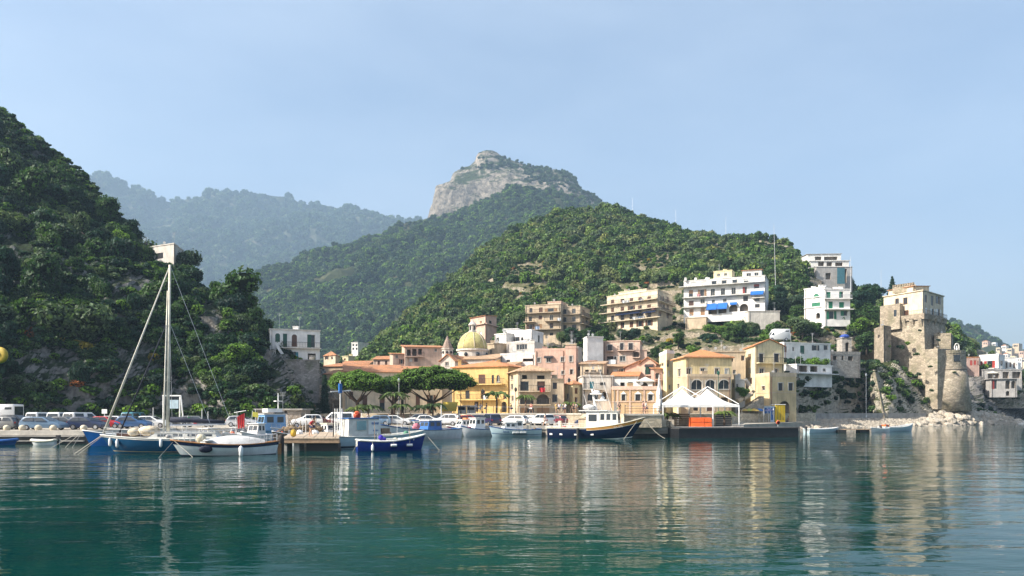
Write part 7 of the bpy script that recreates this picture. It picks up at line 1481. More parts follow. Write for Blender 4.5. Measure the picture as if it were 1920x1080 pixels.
flag(472, 76, 2.9, .55, .5, [cloth('flag_yellow', (.55, .5, .08))], 'small yellow pennant by the stone hut')
# steel lifting frame at the cliff foot
r_ = thing('lifting_frame', 'white steel lifting frame with pale blue panel at the cliff foot', 'frame', G(322, 104, qz)); a, b = G(306, 104), G(338, 104)
for p, dx in ((a, 0), (b, .5), (b, -.1)): mb = MB(); mb.tube([(p.x + dx, 104, qz), (p.x + dx * .2, 104, 5.6)], .09, 6); mb.build('post', WHITE, r_, world=True)
mb = MB(); mb.box((a.x - .1, 103.9, 5.5), (b.x + .1, 104.1, 5.68)); mb.build('beam', WHITE, r_, world=True); mb = MB(); a2, b2 = G(315, 104), G(335, 104); mb.box((a2.x, 103.9, 3.8), (b2.x, 104, 5.0)); mb.build('panel', M('panel_blue', (.4, .52, .58)), r_, world=True)
mb = MB(); p = G(196, 100); mb.tube([(p.x, 100, qz), (p.x, 100, 3.4)], .04); mb.box((p.x - .35, 99.95, 3.1), (p.x + .35, 100.0, 3.7)); tag(mb.build('notice_board', WHITE), 'small white notice board on a post at the cliff foot', 'sign')
# yellow beacon lamp at the very left edge
r_ = thing('horseshoe_float', 'round yellow ring float with grey hub hanging at the left frame edge', 'float', P(-1, 666, 40)); p = P(-1, 666, 40)
mb = MB(); mb.lathe((0, 0, 0), [(.1, -.1), (.34, -.12), (.44, -.05), (.44, .05), (.34, .12), (.1, .1)], 24); mb.v = [(v[0] + p.x, v[2] + p.y, v[1] + p.z) for v in mb.v]; mb.build('ring', M('float_yellow', (.62, .42, .05), .5, 0, .12, 8, .4, 30), r_, smooth=True, world=True)
mb = MB(); mb.ball((p.x, p.y - .1, p.z + .06), (.12, .08, .12)); mb.build('hub', STEEL, r_, smooth=True, world=True)
mb = MB(); mb.tube([(p.x - .25, p.y + .12, -.8), (p.x - .25, p.y + .12, p.z + .6)], .05, 7); mb.build('pole', STEEL, r_, world=True)
# promenade railings, each run a thing
def prail(a, b, z, label, h_=1.05):
    r_ = thing('promenade_railing', label, 'railing', (a.x, a.y, z), 0, 'promenade railings'); n = max(2, int((b - a).length / 1.9)); 
    for i in range(n + 1): p = a.lerp(b, i / n); mb = MB(); mb.box((p.x - .035, p.y - .035, z), (p.x + .035, p.y + .035, z + h_)); mb.ball((p.x, p.y, z + h_ + .05), .06, 6, 5); mb.build('post', IRON, r_, world=True)
    for hh in (.35, .65, .98): mb = MB(); mb.tube([Vector((a.x, a.y, z + hh)), Vector((b.x, b.y, z + hh))], .028, 5); mb.build('rail', IRON if hh < .9 else STEEL, r_, world=True)
prail(G(880, 117.3), G(1062, 117.3), pz + .1, 'iron railing along the promenade above the middle quay cars'); prail(G(1172, 95.3), G(1240, 95.8), pz + .1, 'iron railing on the pale stone wall beside the tents')
# closed white parasol
mb = MB(); p = G(1236, 97.5, pz); n_ = 12; prof = [(.32, .5), (.4, 1.2), (.3, 2.0), (.34, 2.8), (.24, 3.6), (.14, 4.4), (.03, 5.1)]
mb.lathe((p.x, p.y, p.z), prof, n_); q_ = random.Random(2); mb.v = [(p.x + (v[0] - p.x) * q_.uniform(.75, 1.25), p.y + (v[1] - p.y) * q_.uniform(.75, 1.25), v[2]) for v in mb.v]
r_ = thing('closed_parasol', 'tall closed white parasol tied up beside the tents', 'parasol', p); mb.build('furled_cloth', M('parasol_cloth', (.68, .63, .58), .9, 0, .15, 3), r_, world=True); mb = MB(); mb.tube([p, p + Vector((0, 0, 5.2))], .05); mb.build('pole', WHITE, r_, world=True)
# twin tents on the quay
TENT = M('tent_canvas', (.8, .79, .76), .8, 0, .05, 1)
for i, (xa, xb, dd, lb) in enumerate(((1243, 1337, 98.9, 'nearer of two white peaked pavilion tents, beside the closed parasol'), (1292, 1386, 105.8, 'farther of two white peaked pavilion tents, behind the orange stack'))):
    a, b = G(xa, dd), G(xb, dd); w = b.x - a.x; ze = ZP(759, dd); zp = ZP(729, dd + 3); c_ = Vector(((a.x + b.x) / 2, dd + w / 2, 0)); r_ = thing('pavilion_tent', lb, 'tent', (c_.x, c_.y, qz), 0, 'pavilion tents')
    mb = MB(); rows_ = []
    for j in range(9):
        f_ = j / 8; rr = w / 2 * (1 - f_) + .02; z_ = ze + (zp - ze) * (f_ ** 2.1 * .85 + f_ * .15); n_ = 16; row = []
        for s_ in range(4):
            for k_ in range(4):
                t = k_ / 4; cn_ = [(-1, -1), (1, -1), (1, 1), (-1, 1)]; p0, p1 = cn_[s_], cn_[(s_ + 1) % 4]; row.append((c_.x + rr * (p0[0] * (1 - t) + p1[0] * t), c_.y + rr * (p0[1] * (1 - t) + p1[1] * t), z_ - .12 * math.sin(math.pi * t) * (1 - f_)))
        rows_.append(row)
    mb.add([p for r2 in rows_ for p in r2], [(j * 16 + k_, j * 16 + (k_ + 1) % 16, j * 16 + 16 + (k_ + 1) % 16, j * 16 + 16 + k_) for j in range(8) for k_ in range(16)]); mb.build('canopy', TENT, r_, smooth=True, world=True)
    mb = MB(); h_ = w / 2 - .02
    for (x0, y0, x1, y1) in ((-h_, -h_, h_, -h_), (-h_, h_, h_, h_), (-h_, -h_, -h_, h_), (h_, -h_, h_, h_)): mb.box((c_.x + min(x0, x1) - .02, c_.y + min(y0, y1) - .02, ze - .32), (c_.x + max(x0, x1) + .02, c_.y + max(y0, y1) + .02, ze - .02))
    mb.build('valance', TENT, r_, world=True)
    for sx in (-1, 1):
        for sy in (-1, 1):
            mb = MB(); x, y = c_.x + sx * h_, c_.y + sy * h_; mb.box((x - .07, y - .07, qz), (x + .07, y + .07, ze)); mb.build('post', WHITE, r_, world=True)
            mb = MB(); mb.tube([(x, y, ze + .1), (c_.x, c_.y, zp + .35)], .045, 6); mb.build('frame_tube', WHITE, r_, world=True)
# orange covered stack
r_ = thing('orange_stack', 'stack of crates under bright orange tarpaulin beneath the tents', 'crates', G(1315, 98.8, qz)); a, b = G(1296, 98.6), G(1335, 98.6)
for i in range(2):
    for j in range(2): x0 = a.x + (b.x - a.x) * (.0 if i == 0 else .64); x1 = a.x + (b.x - a.x) * (.63 if i == 0 else 1.0); mb = MB(); z0 = qz + .02 + j * .62; mb.hexa([(x0, 98.65, z0), (x1, 98.65, z0), (x1, 99.9, z0), (x0, 99.9, z0)], [(x0 + .04, 98.7, z0 + .58), (x1 - .03, 98.68, z0 + .6 - .05 * i), (x1 - .02, 99.9, z0 + .6), (x0 + .02, 99.9, z0 + .6)]); mb.build('crate_cover', ORANGE, r_, world=True)
# dark bar counter and planters behind
for i, (x0, x1, y0, lb, m_) in enumerate(((1262, 1294, 778, 'dark wooden bar counter at the back of the left tent', WOOD), (1342, 1372, 778, 'dark stacked loungers at the right of the orange stack', SH['k']))):
    a, b = G(x0, 104), G(x1, 104); r_ = thing('bar_counter' if i == 0 else 'lounger_stack', lb, 'counter' if i == 0 else 'loungers', (a.x, 104, qz)); n_ = 6
    for j in range(n_): mb = MB(); z0 = qz + .3 * j; mb.box((a.x + .03 * (j % 2), 104, z0), (b.x - .04 * (j % 3), 104.8, z0 + .24)); mb.build('board', m_, r_, world=True)
r_ = thing('stone_block', 'pale stone block with carved emblem at the quay end', 'block', G(1252, 97.5, qz)); a, b = G(1241, 97.2), G(1264, 97.2); mb = MB(); mb.box((a.x, 97.2, qz), (b.x, 98.6, ZP(787, 97.2))); mb.build('block', M('block_stone', (.56, .47, .35), .9, 0, .12, 1.5, .3, 9), r_, world=True)
mb = MB(); c_ = P(1254, 795, 97.18)
for (x0, z0, x1, z1) in ((-.28, .3, .28, .38), (-.28, -.38, .28, -.3), (-.28, -.3, -.2, .3), (-.05, -.05, .25, .03), (-.12, .1, .2, .17), (-.1, -.22, .22, -.15), (.05, -.3, .12, .25)): mb.box((c_.x + x0, 97.15, c_.z + z0), (c_.x + x1, 97.205, c_.z + z1))
mb.build('carved_emblem', M('emblem_dark', (.12, .09, .06), .9), r_, world=True)
# black floating pontoon
r_ = thing('black_pontoon', 'long low black floating pontoon in front of the tents', 'pontoon', G(1273, 95.5)); a, b = G(1273, 93.6), G(1497, 97.5); u = (b - a).normalized(); n_ = Vector((-u.y, u.x, 0)) * 3.2
mb = MB(); mb.hexa([p + Vector((0, 0, -.5)) for p in (a, b, b + n_, a + n_)], [p + Vector((0, 0, 1.2)) for p in (a, b, b + n_, a + n_)]); mb.build('float', M('pontoon_black', (.012, .013, .016), .5, 0, .3, 1.5), r_, world=True)
for i in range(14): p, q2 = a.lerp(b, i / 14), a.lerp(b, (i + .96) / 14); e_ = u.cross(Vector((0, 0, 1))) * .1; mb = MB(); mb.hexa([v + Vector((0, 0, 1.205)) for v in (p + e_, q2 + e_, q2 + n_, p + n_)], [v + Vector((0, 0, 1.33)) for v in (p + e_, q2 + e_, q2 + n_, p + n_)]); mb.build('deck_board', M('pontoon_deck', (.06, .058, .055), .8), r_, world=True)
# beach cabins, booths, lifebuoy
for i, (x0, x1, y0, m_, lb) in enumerate(((1371, 1387, 762, PWHT, 'white beach cabin nearest the tents'), (1389, 1409, 761, PWHT, 'wide white beach cabin, second from the tents'), (1411, 1429, 762, OLDW, 'off-white beach cabin beside the blue-striped one'), (1431, 1452, 762, paint('cabin_pale', (.55, .65, .75)), 'pale cabin with blue door panels near the arch'), (1454, 1472, 759, paint('booth_yellow', (.8, .55, .02)), 'bright yellow booth in front of the tunnel arch'))):
    a, b = G(x0, 137), G(x1, 137); r_ = thing('beach_cabin', lb, 'cabin', (a.x, 137, 2)); mb = MB(); zt_ = ZP(y0, 137); mb.box((a.x, 137, 1.4), (b.x, 139, zt_)); mb.build('walls', m_, r_, world=True); mb = MB(); mb.box((a.x - .1, 136.85, zt_ + .005), (b.x + .1, 139.1, zt_ + .1)); mb.build('roof', WHITE, r_, world=True)
    for j in range(3): x = a.x + (b.x - a.x) * (.12 + .29 * j); mb = MB(); mb.box((x, 136.95, 1.8), (x + (b.x - a.x) * .2, 136.995, zt_ - .25)); mb.build('door_panel', [WHITE, COVER, OLDW, BLUEP, paint('booth_dark', (.35, .26, .02))][i], r_, world=True)
qb = random.Random(9)
for i in range(7):
    p = G(1396 + i * 9, 133.5 + qb.uniform(-.5, .5), 1.9); r_ = thing('beach_parasol', ['ochre beach parasol nearest the tents', 'green-yellow beach parasol, second from the tents', 'ochre parasol before the off-white cabin', 'blue parasol on the shingle by the cabins', 'white folded parasol below the pale cabin', 'navy parasol below the yellow booth', 'white parasol at the end of the row by the booth'][i], 'parasol', p, 0, 'beach parasols'); mb = MB(); hgt = 2.0
    if i in (4, 6): mb.lathe((p.x, p.y, p.z + .7), [(.03, 0), (.14, .3), (.1, 1.0), (.02, 1.4)], 8)
    else: mb.lathe((p.x, p.y, p.z + hgt - .45), [(1.05, 0), (.6, .3), (.03, .48), (.03, .44), (.58, .26), (1.04, -.03)], 8)
    mb.build('cloth', [cloth('parasol_ochre', (.5, .35, .08)), cloth('parasol_lime', (.4, .42, .1)), cloth('parasol_ochre', (.5, .35, .08)), BLUEP, cw, cn, cw][i], r_, world=True); mb = MB(); mb.tube([p - Vector((0, 0, .4)), p + Vector((0, 0, hgt))], .025); mb.build('pole', WHITE, r_, world=True)
r_ = thing('lifebuoy_stand', 'orange lifebuoy on a post at the edge of the beach', 'lifebuoy', G(1459, 128, .2)); c_ = P(1459, 792, 128); mb = MB(); mb.lathe((0, 0, 0), [(.26, -.1), (.36, 0), (.26, .1), (.17, 0), (.26, -.1)], 16); mb.v = [(v[0] + c_.x, v[2] + c_.y, v[1] + c_.z) for v in mb.v]; mb.build('ring', paint('lifebuoy_orange', (.75, .12, .04)), r_, smooth=True, world=True); mb = MB(); mb.tube([(c_.x, c_.y + .12, -.1), (c_.x, c_.y + .12, c_.z + .4)], .04); mb.build('post', WHITE, r_, world=True)
# street lamps
def lamp(px, d, z, h_, label, mat=None):
    r_ = thing('street_lamp', label, 'street lamp', G(px, d, z), 0, 'street lamps'); p = G(px, d, z); mb = MB(); mb.lathe((p.x, p.y, p.z), [(.14, 0), (.12, .3), (.06, .5), (.045, h_)], 8); mb.build('post', mat or IRON, r_, world=True); mb = MB(); mb.lathe((p.x, p.y, p.z + h_), [(.05, 0), (.2, .15), (.24, .5), (.1, .65), (.02, .8)], 6); mb.build('lantern', mat or IRON, r_, world=True)
lamp(905, 119, pz, 3.2, 'iron lantern post before the grey wall of the ochre house'); lamp(967, 119, pz, 3.5, 'iron lantern post before the arcaded house left corner'); lamp(1067, 119, pz, 5.0, 'tall iron lantern beside the promenade group'); lamp(748, 117, qz, 6.5, 'slim pale lamp post standing among the palms', STEEL); lamp(1347, 126, pz, 6.5, 'tall green lamp post behind the right tent', SH['g']); lamp(864, 119, pz, 5.0, 'lamp post beside the yellow market stall'); lamp(1624, 165, 2.0, 9, 'tall pale pole against the dark cave', STEEL)
# market kiosks below the ochre house
for x0, x1, y0, m_, lb in ((858, 873, 762, PWHT, 'white kiosk with open counter, left of two'), (875, 891, 762, PWHT, 'white kiosk with open counter, right of two')):
    a, b = G(x0, 124), G(x1, 124); r_ = thing('kiosk', lb, 'kiosk', (a.x, 124, pz)); zt_ = ZP(y0, 124); mb = MB(); mb.box((a.x, 124.3, pz - .3), (b.x, 126.5, zt_)); mb.build('walls', m_, r_, world=True); mb = MB(); mb.box((a.x - .1, 123.6, zt_ + .01), (b.x + .1, 126.6, zt_ + .14)); mb.build('roof', m_, r_, world=True); mb = MB(); mb.box((a.x + .15, 124.24, pz + .6), (b.x - .15, 124.29, pz + 1.1)); mb.build('counter_opening', DARK, r_, world=True)
a, b = G(829, 125), G(857, 125); r_ = thing('market_stall', 'yellow awning stall at the foot of the ochre house', 'stall', (a.x, 125, qz)); mb = MB(); mb.hexa([(a.x, 123, 3.4), (b.x, 123, 3.4), (b.x, 127, 4.9), (a.x, 127, 4.9)], [(a.x, 123, 3.47), (b.x, 123, 3.47), (b.x, 127, 4.97), (a.x, 127, 4.97)]); mb.build('awning', M('awning_yellow', (.75, .52, .05), .8), r_, world=True)
for x in (a.x + .1, b.x - .1): mb = MB(); mb.tube([(x, 123.1, qz), (x, 123.1, 3.4)], .04); mb.build('post', WHITE, r_, world=True)
# masts and poles on the ridge
for i, (x, y0, y1, d_, lb) in enumerate(((1186, 372, 410, 440, 'thin pole on the ridge, leftmost of four'), (1267, 393, 440, 415, 'thin pole on the ridge, second of four'), (1361, 405, 450, 390, 'thin pole on the ridge, third of four'), (1454, 420, 520, 258, 'tall guyed radio mast behind the hotel'), (1652, 505, 560, 290, 'slim pole above the trees left of the tower'), (1595, 480, 545, 288, 'concrete pole beside the unfinished villa'))):
    p0, p1 = P(x, y1 + 15, d_), P(x - 3 if i == 3 else x, y0, d_); mb = MB(); mb.tube([p0, p1], .08 if i < 5 else .18, 5, .04); tag(mb.build('ridge_pole', STEEL), lb, 'pole')

# ---------------------------------------------------------------- boulders along the headland shore
ROCKM = rock('boulder_stone', (.33, .28, .22), (.5, .44, .36), (.6, .54, .45), .9, (.1, .09, .05), .93, .99, .15)
def boulder_mesh(seed):
    q_ = random.Random(seed); bm = bmesh.new(); bmesh.ops.create_icosphere(bm, subdivisions=2, radius=1)
    ax = [Vector((q_.uniform(-1, 1), q_.uniform(-1, 1), q_.uniform(-1, 1))).normalized() for _ in range(9)]
    for v in bm.verts:
        for a_ in ax:
            dd = v.co.dot(a_) - .72
            if dd > 0: v.co -= a_ * dd * .9
        v.co *= 1 + .12 * noise.noise(v.co * 1.7 + Vector((seed, 0, 0))); v.co.z *= .75
    me = bpy.data.meshes.new('boulder'); bm.to_mesh(me); bm.free(); me.materials.append(ROCKM); return me
bms = [boulder_mesh(i) for i in range(7)]; q_ = random.Random(21); nbd = 0
for i in range(2600):
    far_ = q_.random() < .6; px = q_.uniform(1690, 1912) if far_ else q_.uniform(1500, 1690)
    d0 = np.interp(px, [1330, 1400, 1500, 1600, 1700, 1800, 1930], [118, 128, 137, 150, 166, 176, 200]); t = q_.random() ** .8
    if far_:
        hgt = np.interp(px, [1690, 1740, 1790, 1850, 1912], [1.6, 2.2, 4.6, 2.6, .7]); d_ = d0 - .8 + 12 * t; z_ = -.1 + hgt * t ** .8; s_ = q_.uniform(.5, 1.15) * (1.25 if px > 1740 else 1)
    else: d_ = d0 - .6 + 18 * t; z_ = np.interp(t, [0, .35, .7, 1], [-.05, .6, 1.3, 1.9]); s_ = q_.uniform(.3, .75)
    o = mesh_obj('boulder', q_.choice(bms)); o.location = G(px, d_, z_); o.scale = (s_ * q_.uniform(.8, 1.3), s_ * q_.uniform(.8, 1.3), s_); o.rotation_euler = (q_.uniform(-.4, .4), q_.uniform(-.4, .4), q_.uniform(0, 6.28))
    tag(o, '%s pale limestone boulder %s' % ('big' if s_ > .85 else 'medium-sized' if s_ > .5 else 'small', 'on the shingle below the road parapet' if px < 1690 else 'in the riprap below the bastion' if px < 1790 else 'in the rocks running out under the bastion' if px < 1850 else 'at the sea end of the riprap'), 'boulder', 'boulders along the headland shore'); nbd += 1
    if nbd >= 290: break

# ---------------------------------------------------------------- single trees
def tree(name, label, pos, r, crown, trunk, hr=.9, group=None, zs=1.0, rz=0.0, cat='tree'):
    root = thing(name, label, cat, pos, rz, group)
    t = mesh_obj('trunk', trunk, None, root); t.scale = (r, r, r * hr)
    c = mesh_obj('crown', crown, None, root); c.location = (0, 0, r * hr * .18); c.scale = (r * (1 + .22 * math.sin(r * 37)), r * (1 - .18 * math.sin(r * 53)), r * zs); c.rotation_euler = (.18 * math.sin(r * 71), .18 * math.cos(r * 91), 0)
    return root
# umbrella pines
def pine_crown(seed, rx, ry, h_):
    q_ = random.Random(seed); lob = []
    st = 1.05; n1, n2 = int(rx / st) + 1, int(ry / st) + 1
    for i in range(-n1, n1 + 1):
        for j in range(-n2, n2 + 1):
            x, y = (i + .5 * (j % 2)) * st + q_.uniform(-.25, .25), j * st + q_.uniform(-.25, .25); e = math.hypot(x / rx, y / ry)
            if e > .93: continue
            s_ = q_.uniform(.75, 1.15); zt = h_ * math.sqrt(max(0, 1 - e * e)) * .8
            lob.append(((x, y, zt * q_.uniform(.8, 1.0) + h_ * .1), (s_, s_, s_ * .6)))
            if e < .75: lob.append(((x, y, zt * q_.uniform(.25, .5) + h_ * .1), (s_, s_, s_ * .6)))
    return leaf_mesh('crown', lob, 20000, .24, GREEN_P, seed, .8, .5, .4, CORE)
BARKP = M('pine_bark', (.13, .085, .06), .95, 0, .3, 3, .6, 8)
def pine(label, px, d, z, h_, rx, ry, hc, seed, lean, forks):
    p = G(px, d, z); root = thing('umbrella_pine', label, 'tree', p, 0, 'umbrella pines'); mb = MB(); q_ = random.Random(seed)
    top = Vector((lean, 0, h_ * .8)); mb.tube([(0, 0, -.3), (lean * .25, 0, h_ * .25), (lean * .7, 0, h_ * .45), top], .42, 8, .27)
    for i in range(forks):
        a = 6.28 * i / forks + q_.uniform(-.3, .3); e = Vector((lean + rx * .6 * math.cos(a), ry * .55 * math.sin(a), h_ * 1.2)); m_ = top.lerp(e, .45) + Vector((0, 0, -.4)); mb.tube([top - Vector((0, 0, .4)), m_, e], .2, 6, .06)
    mb.build('trunk', BARKP, root, smooth=True); c = mesh_obj('crown', pine_crown(seed, rx, ry, hc), None, root); c.location = (lean, 0, h_)
pine('umbrella pine nearest the cliff, with rounded dense crown', 672, 119, qz, 4.8, 4.6, 4.4, 3.8, 61, -.2, 6)
pine('smallest umbrella pine, in the middle behind the palms', 735, 123, qz, 4.6, 3.2, 3.4, 3.2, 62, .2, 5)
pine('largest umbrella pine, spreading wide with leaning trunk', 801, 121, qz, 4.7, 6.9, 5.6, 4.9, 63, .8, 7)
# dark cypress against the cliff
r_ = thing('cypress', 'dark columnar cypress beside the cliff house retaining wall', 'tree', G(609, 138, qz)); lob = [((0, 0, 1.2 + i * .95), (.95 - .07 * i, .95 - .07 * i, .9)) for i in range(8)]
mesh_obj('crown', leaf_mesh('crown', lob, 3200, .24, GREEN_D, 77, .85, 0, 0, CORE), None, r_); mb = MB(); mb.tube([(0, 0, -.3), (0, 0, 4)], .2, 6, .1); mb.build('trunk', BARKP, r_)
r_ = thing('fir', 'pointed dark fir rising behind the tower roof', 'tree', P(1673, 590, 240)); lob = [((0, 0, 6 + i * .85), (1.7 - .2 * i, 1.7 - .2 * i, .6)) for i in range(8)]
mesh_obj('crown', leaf_mesh('crown', lob, 1400, .4, GREEN_D, 78, .8, 0, 0, CORE), None, r_); mb = MB(); mb.tube([(0, 0, -3), (0, 0, 12)], .25, 6, .05); mb.build('trunk', BARKP, r_)
# palms
def frond_crown(seed, n=22, L=1.9):
    q_ = random.Random(seed); mb = MB()
    for i in range(n):
        a = 6.28 * i / n + q_.uniform(-.2, .2); up = q_.uniform(.15, 1.0); l_ = L * q_.uniform(.8, 1.1); prev = None
        for j in range(7):
            t = j / 6; rr = l_ * t; z_ = up * l_ * (t - 1.25 * t * t) ; c_ = Vector((rr * math.cos(a), rr * math.sin(a), z_)); sd_ = Vector((-math.sin(a), math.cos(a), 0)) * (.26 * math.sin(math.pi * min(.97, t + .12)) + .02)
            cur = (c_ - sd_ - Vector((0, 0, .12)), c_, c_ + sd_ - Vector((0, 0, .12)))
            if prev: mb.add([*prev, *cur], [(0, 3, 4, 1), (1, 4, 5, 2)])
            prev = cur
    return mb.mesh('crown', foliage('palm_leaves', (.075, .11, .035), .3))
pcs = [frond_crown(i) for i in range(3)]
for i, (x, d_, z_, h_, s_, lb) in enumerate(((690, 116, qz, 2.6, 1.3, 'bushy palm under the first umbrella pine'), (668, 115, qz, 2.4, 1.0, 'low palm left of the pine trunk'), (740, 117, qz, 4.6, 1.35, 'tall palm before the smallest pine'), (752, 116, qz, 2.8, 1.1, 'short palm right of the slim lamp post'), (795, 117, qz, 2.6, 1.2, 'palm under the largest pine crown'), (812, 116, qz, 2.9, 1.1, 'palm beside the big leaning trunk'), (931, 122, pz, 3.2, 1.3, 'palm before the grey wall of the ochre house'), (985, 122, pz, 2.7, 1.0, 'round-headed palm before the arcaded house'), (1070, 120, pz, 1.6, .9, 'small palm beside the promenade group'), (1252, 103, qz, 1.5, 1.0, 'potted palm beneath the left tent'), (1358, 104, qz, 1.8, .9, 'palm beneath the right tent'))):
    r_ = thing('palm', lb, 'palm', G(x, d_, z_), random.uniform(0, 6), 'palms'); c = mesh_obj('crown', pcs[i % 3], None, r_); c.location = (0, 0, h_); c.scale = (s_, s_, s_ * 1.1)
    mb = MB(); mb.tube([(0, 0, -.2), (.06, 0, h_ * .5), (0, 0, h_)], .17, 7, .13); mb.build('trunk', BARKP, r_)
# trees on the left cliff
q = np.random.default_rng(5)
BARE = [(30, 470, 55, 35), (95, 690, 70, 34), (250, 690, 40, 45), (245, 545, 62, 30), (60, 700, 60, 30), (130, 480, 60, 22), (330, 740, 40, 35), (395, 600, 25, 40), (170, 745, 45, 25), (560, 730, 60, 35), (20, 410, 60, 14)]
def bare(p):
    x, y = proj(p)
    return any(((x - a) / rx) ** 2 + ((y - b) / ry) ** 2 < 1 for a, b, rx, ry in BARE)
pts_, nz_ = scatter(g_left, 2600, q); placed = []; nt_ = 0
lab_left = 'broad green tree in the dense wood covering the left cliff'
order = np.argsort(pts_[:, 1])
for i in order:
    p = pts_[i]; x, y = proj(p)
    if nt_ >= 285: break
    if x < -25 or x > 600 or y < 120 or y > 745 or bare(p): continue
    r = (1.3 + 2.9 * q.random() ** 1.6) if y < 640 else q.uniform(.9, 2.2)
    if not is_clear(p, r, r * 2): continue
    if any((p[0] - a[0]) ** 2 + (p[1] - a[1]) ** 2 + (p[2] - a[2]) ** 2 < (r * .62 + a[3] * .62) ** 2 for a in placed): continue
    placed.append((p[0], p[1], p[2], r)); nt_ += 1
    kind = int(q.choice(6, p=[.2, .12, .16, .07, .37, .08]))  # weighted to dark crowns: the cliff's shade put into leaf colour
    tree('cliff_tree', '%s tree %s of the left cliff' % (['mid-green leafy', 'olive-grey', 'dense mid-green', 'fresh light-green', 'dark green', 'grey-green'][kind], 'near the foot' if y > 660 else ('on the lower slope' if y > 540 else 'on the upper slope' if y > 400 else 'near the crest') + (', seaward side' if x < 200 else ', townward side')), (p[0], p[1] + .3, p[2] - r * .35), r, near_crowns[kind], near_trunks[nt_ % 3], .9, 'trees covering the left cliff', q.uniform(.75, 1.45), q.uniform(0, 6.28))

# ---------------------------------------------------------------- woods on the hills
q = np.random.default_rng(11)
def wood(g, n, rmin, rmax, npick, keep=None, steep=.12, zmin=2.0, squash=(.75, 1.15), wts=None):
    return wood_(g, n, rmin, rmax, npick, keep, steep, zmin, squash, wts)
def wood_(g, n, rmin, rmax, npick, keep=None, steep=.12, zmin=2.0, squash=(.75, 1.15), wts=None):
    p, nz = scatter(g, n, q); out = []
    for i in range(n):
        if nz[i] < steep or p[i][2] < zmin: continue
        r = q.uniform(rmin, rmax)
        if keep is not None and not keep(p[i]): continue
        if not is_clear(p[i], r, r * 1.6): continue
        out.append((tuple(p[i] - np.array([0, 0, r * .25])), (r, r, r * q.uniform(*squash)), q.uniform(0, 6.28), q.choice(npick, p=wts)))
    return out
def gap(sc, th, seed):
    return lambda p: noise.noise(Vector(p) * sc + Vector((seed, 0, 0))) > th
instancer('forest', wood(g_far, 11000, 9, 20, 3, gap(.006, -.35, 1)), FOREST_SRC, 'hazy blue wooded slopes of the far mountain ridge', 'forest')
instancer('forest', wood(g_mid, 17000, 3.2, 7.2, 4, gap(.013, -.5, 2)), FOREST_SRC, 'dense green wood covering the mountain slope under the rocky peak', 'forest')
instancer('forest', wood(g_peak, 2800, 2.6, 5.2, 3, lambda p: (proj(p)[0] > 985 or (proj(p)[1] > 296 and proj(p)[1] < 318)) and noise.noise(Vector(p) * .03) > -.1, .55), FOREST_SRC, 'dark scrub woods growing over the top of the rocky peak', 'forest')
instancer('forest', wood(g_coast, 1500, 4, 8, 4, gap(.03, -.1, 4)), FOREST_SRC, 'distant green trees on the coast beyond the stone tower', 'forest')
SCRUB_MIX = SCRUB_SRC
# hill behind the town: woods above, dry terraces and scrub lower down
def spur_keep(p):
    x, y = proj(p); dry = noise.noise(Vector(p) * .022 + Vector((9, 0, 0)))
    if x < 905: return True
    if 1195 < x < 1420 and y > 625: return dry > .3
    if 900 < x < 1280 and y > 530: return dry > .0
    if y > 600: return dry > -.05
    return dry > -.34
instancer('forest', wood(g_spur, 8000, 1.2, 3.6, 6, spur_keep, zmin=9, wts=[.28, .22, .12, .26, .09, .03]), HILL_SRC, 'green wood covering the hill behind the town', 'forest')
instancer('undergrowth', wood(g_spur, 12000, .4, 1.3, 6, lambda p: noise.noise(Vector(p) * .06) > -.25, zmin=7, wts=[.3, .3, .2, .16, .015, .025]), SCRUB_MIX, 'low scrub and dry bushes on the hillside terraces', 'undergrowth')
def left_keep(p): return (not bare(p)) or q.random() < .1
up = wood(g_left, 5200, .6, 1.6, 4, left_keep, .0, 1.6)
up2 = []
for a in up:
    x, y = proj(a[0]); pk = a[3]
    for (cx, cy2, rx, ry, kd) in ((80, 718, 22, 14, 4), (130, 740, 22, 18, 4), (135, 643, 26, 12, 5), (165, 663, 20, 10, 5), (175, 688, 10, 8, 4), (60, 635, 14, 8, 4), (600, 765, 20, 10, 4), (270, 660, 16, 10, 4), (330, 730, 14, 10, 5), (283, 678, 10, 6, 5), (430, 635, 20, 10, 4)):
        if ((x - cx) / rx) ** 2 + ((y - cy2) / ry) ** 2 < 1 and q.random() < .7: pk = kd
    up2.append((a[0], a[1], a[2], pk))
instancer('undergrowth', up2, SCRUB_SRC, 'tangled shrubs and rusty bushes clinging to the left cliff', 'undergrowth')
def tr_keep(p):
    x, y = proj(p)
    if x < 1640: return q.random() < (.85 if y < 750 else .35)
    if x < 1740: return q.random() < (.55 if y < 740 else .18)
    return q.random() < .05
instancer('undergrowth', wood(g_tr, 900, .6, 1.5, 4, tr_keep, .0, 2.5), SCRUB_SRC, 'bushes growing on the headland rocks below the tower', 'undergrowth')
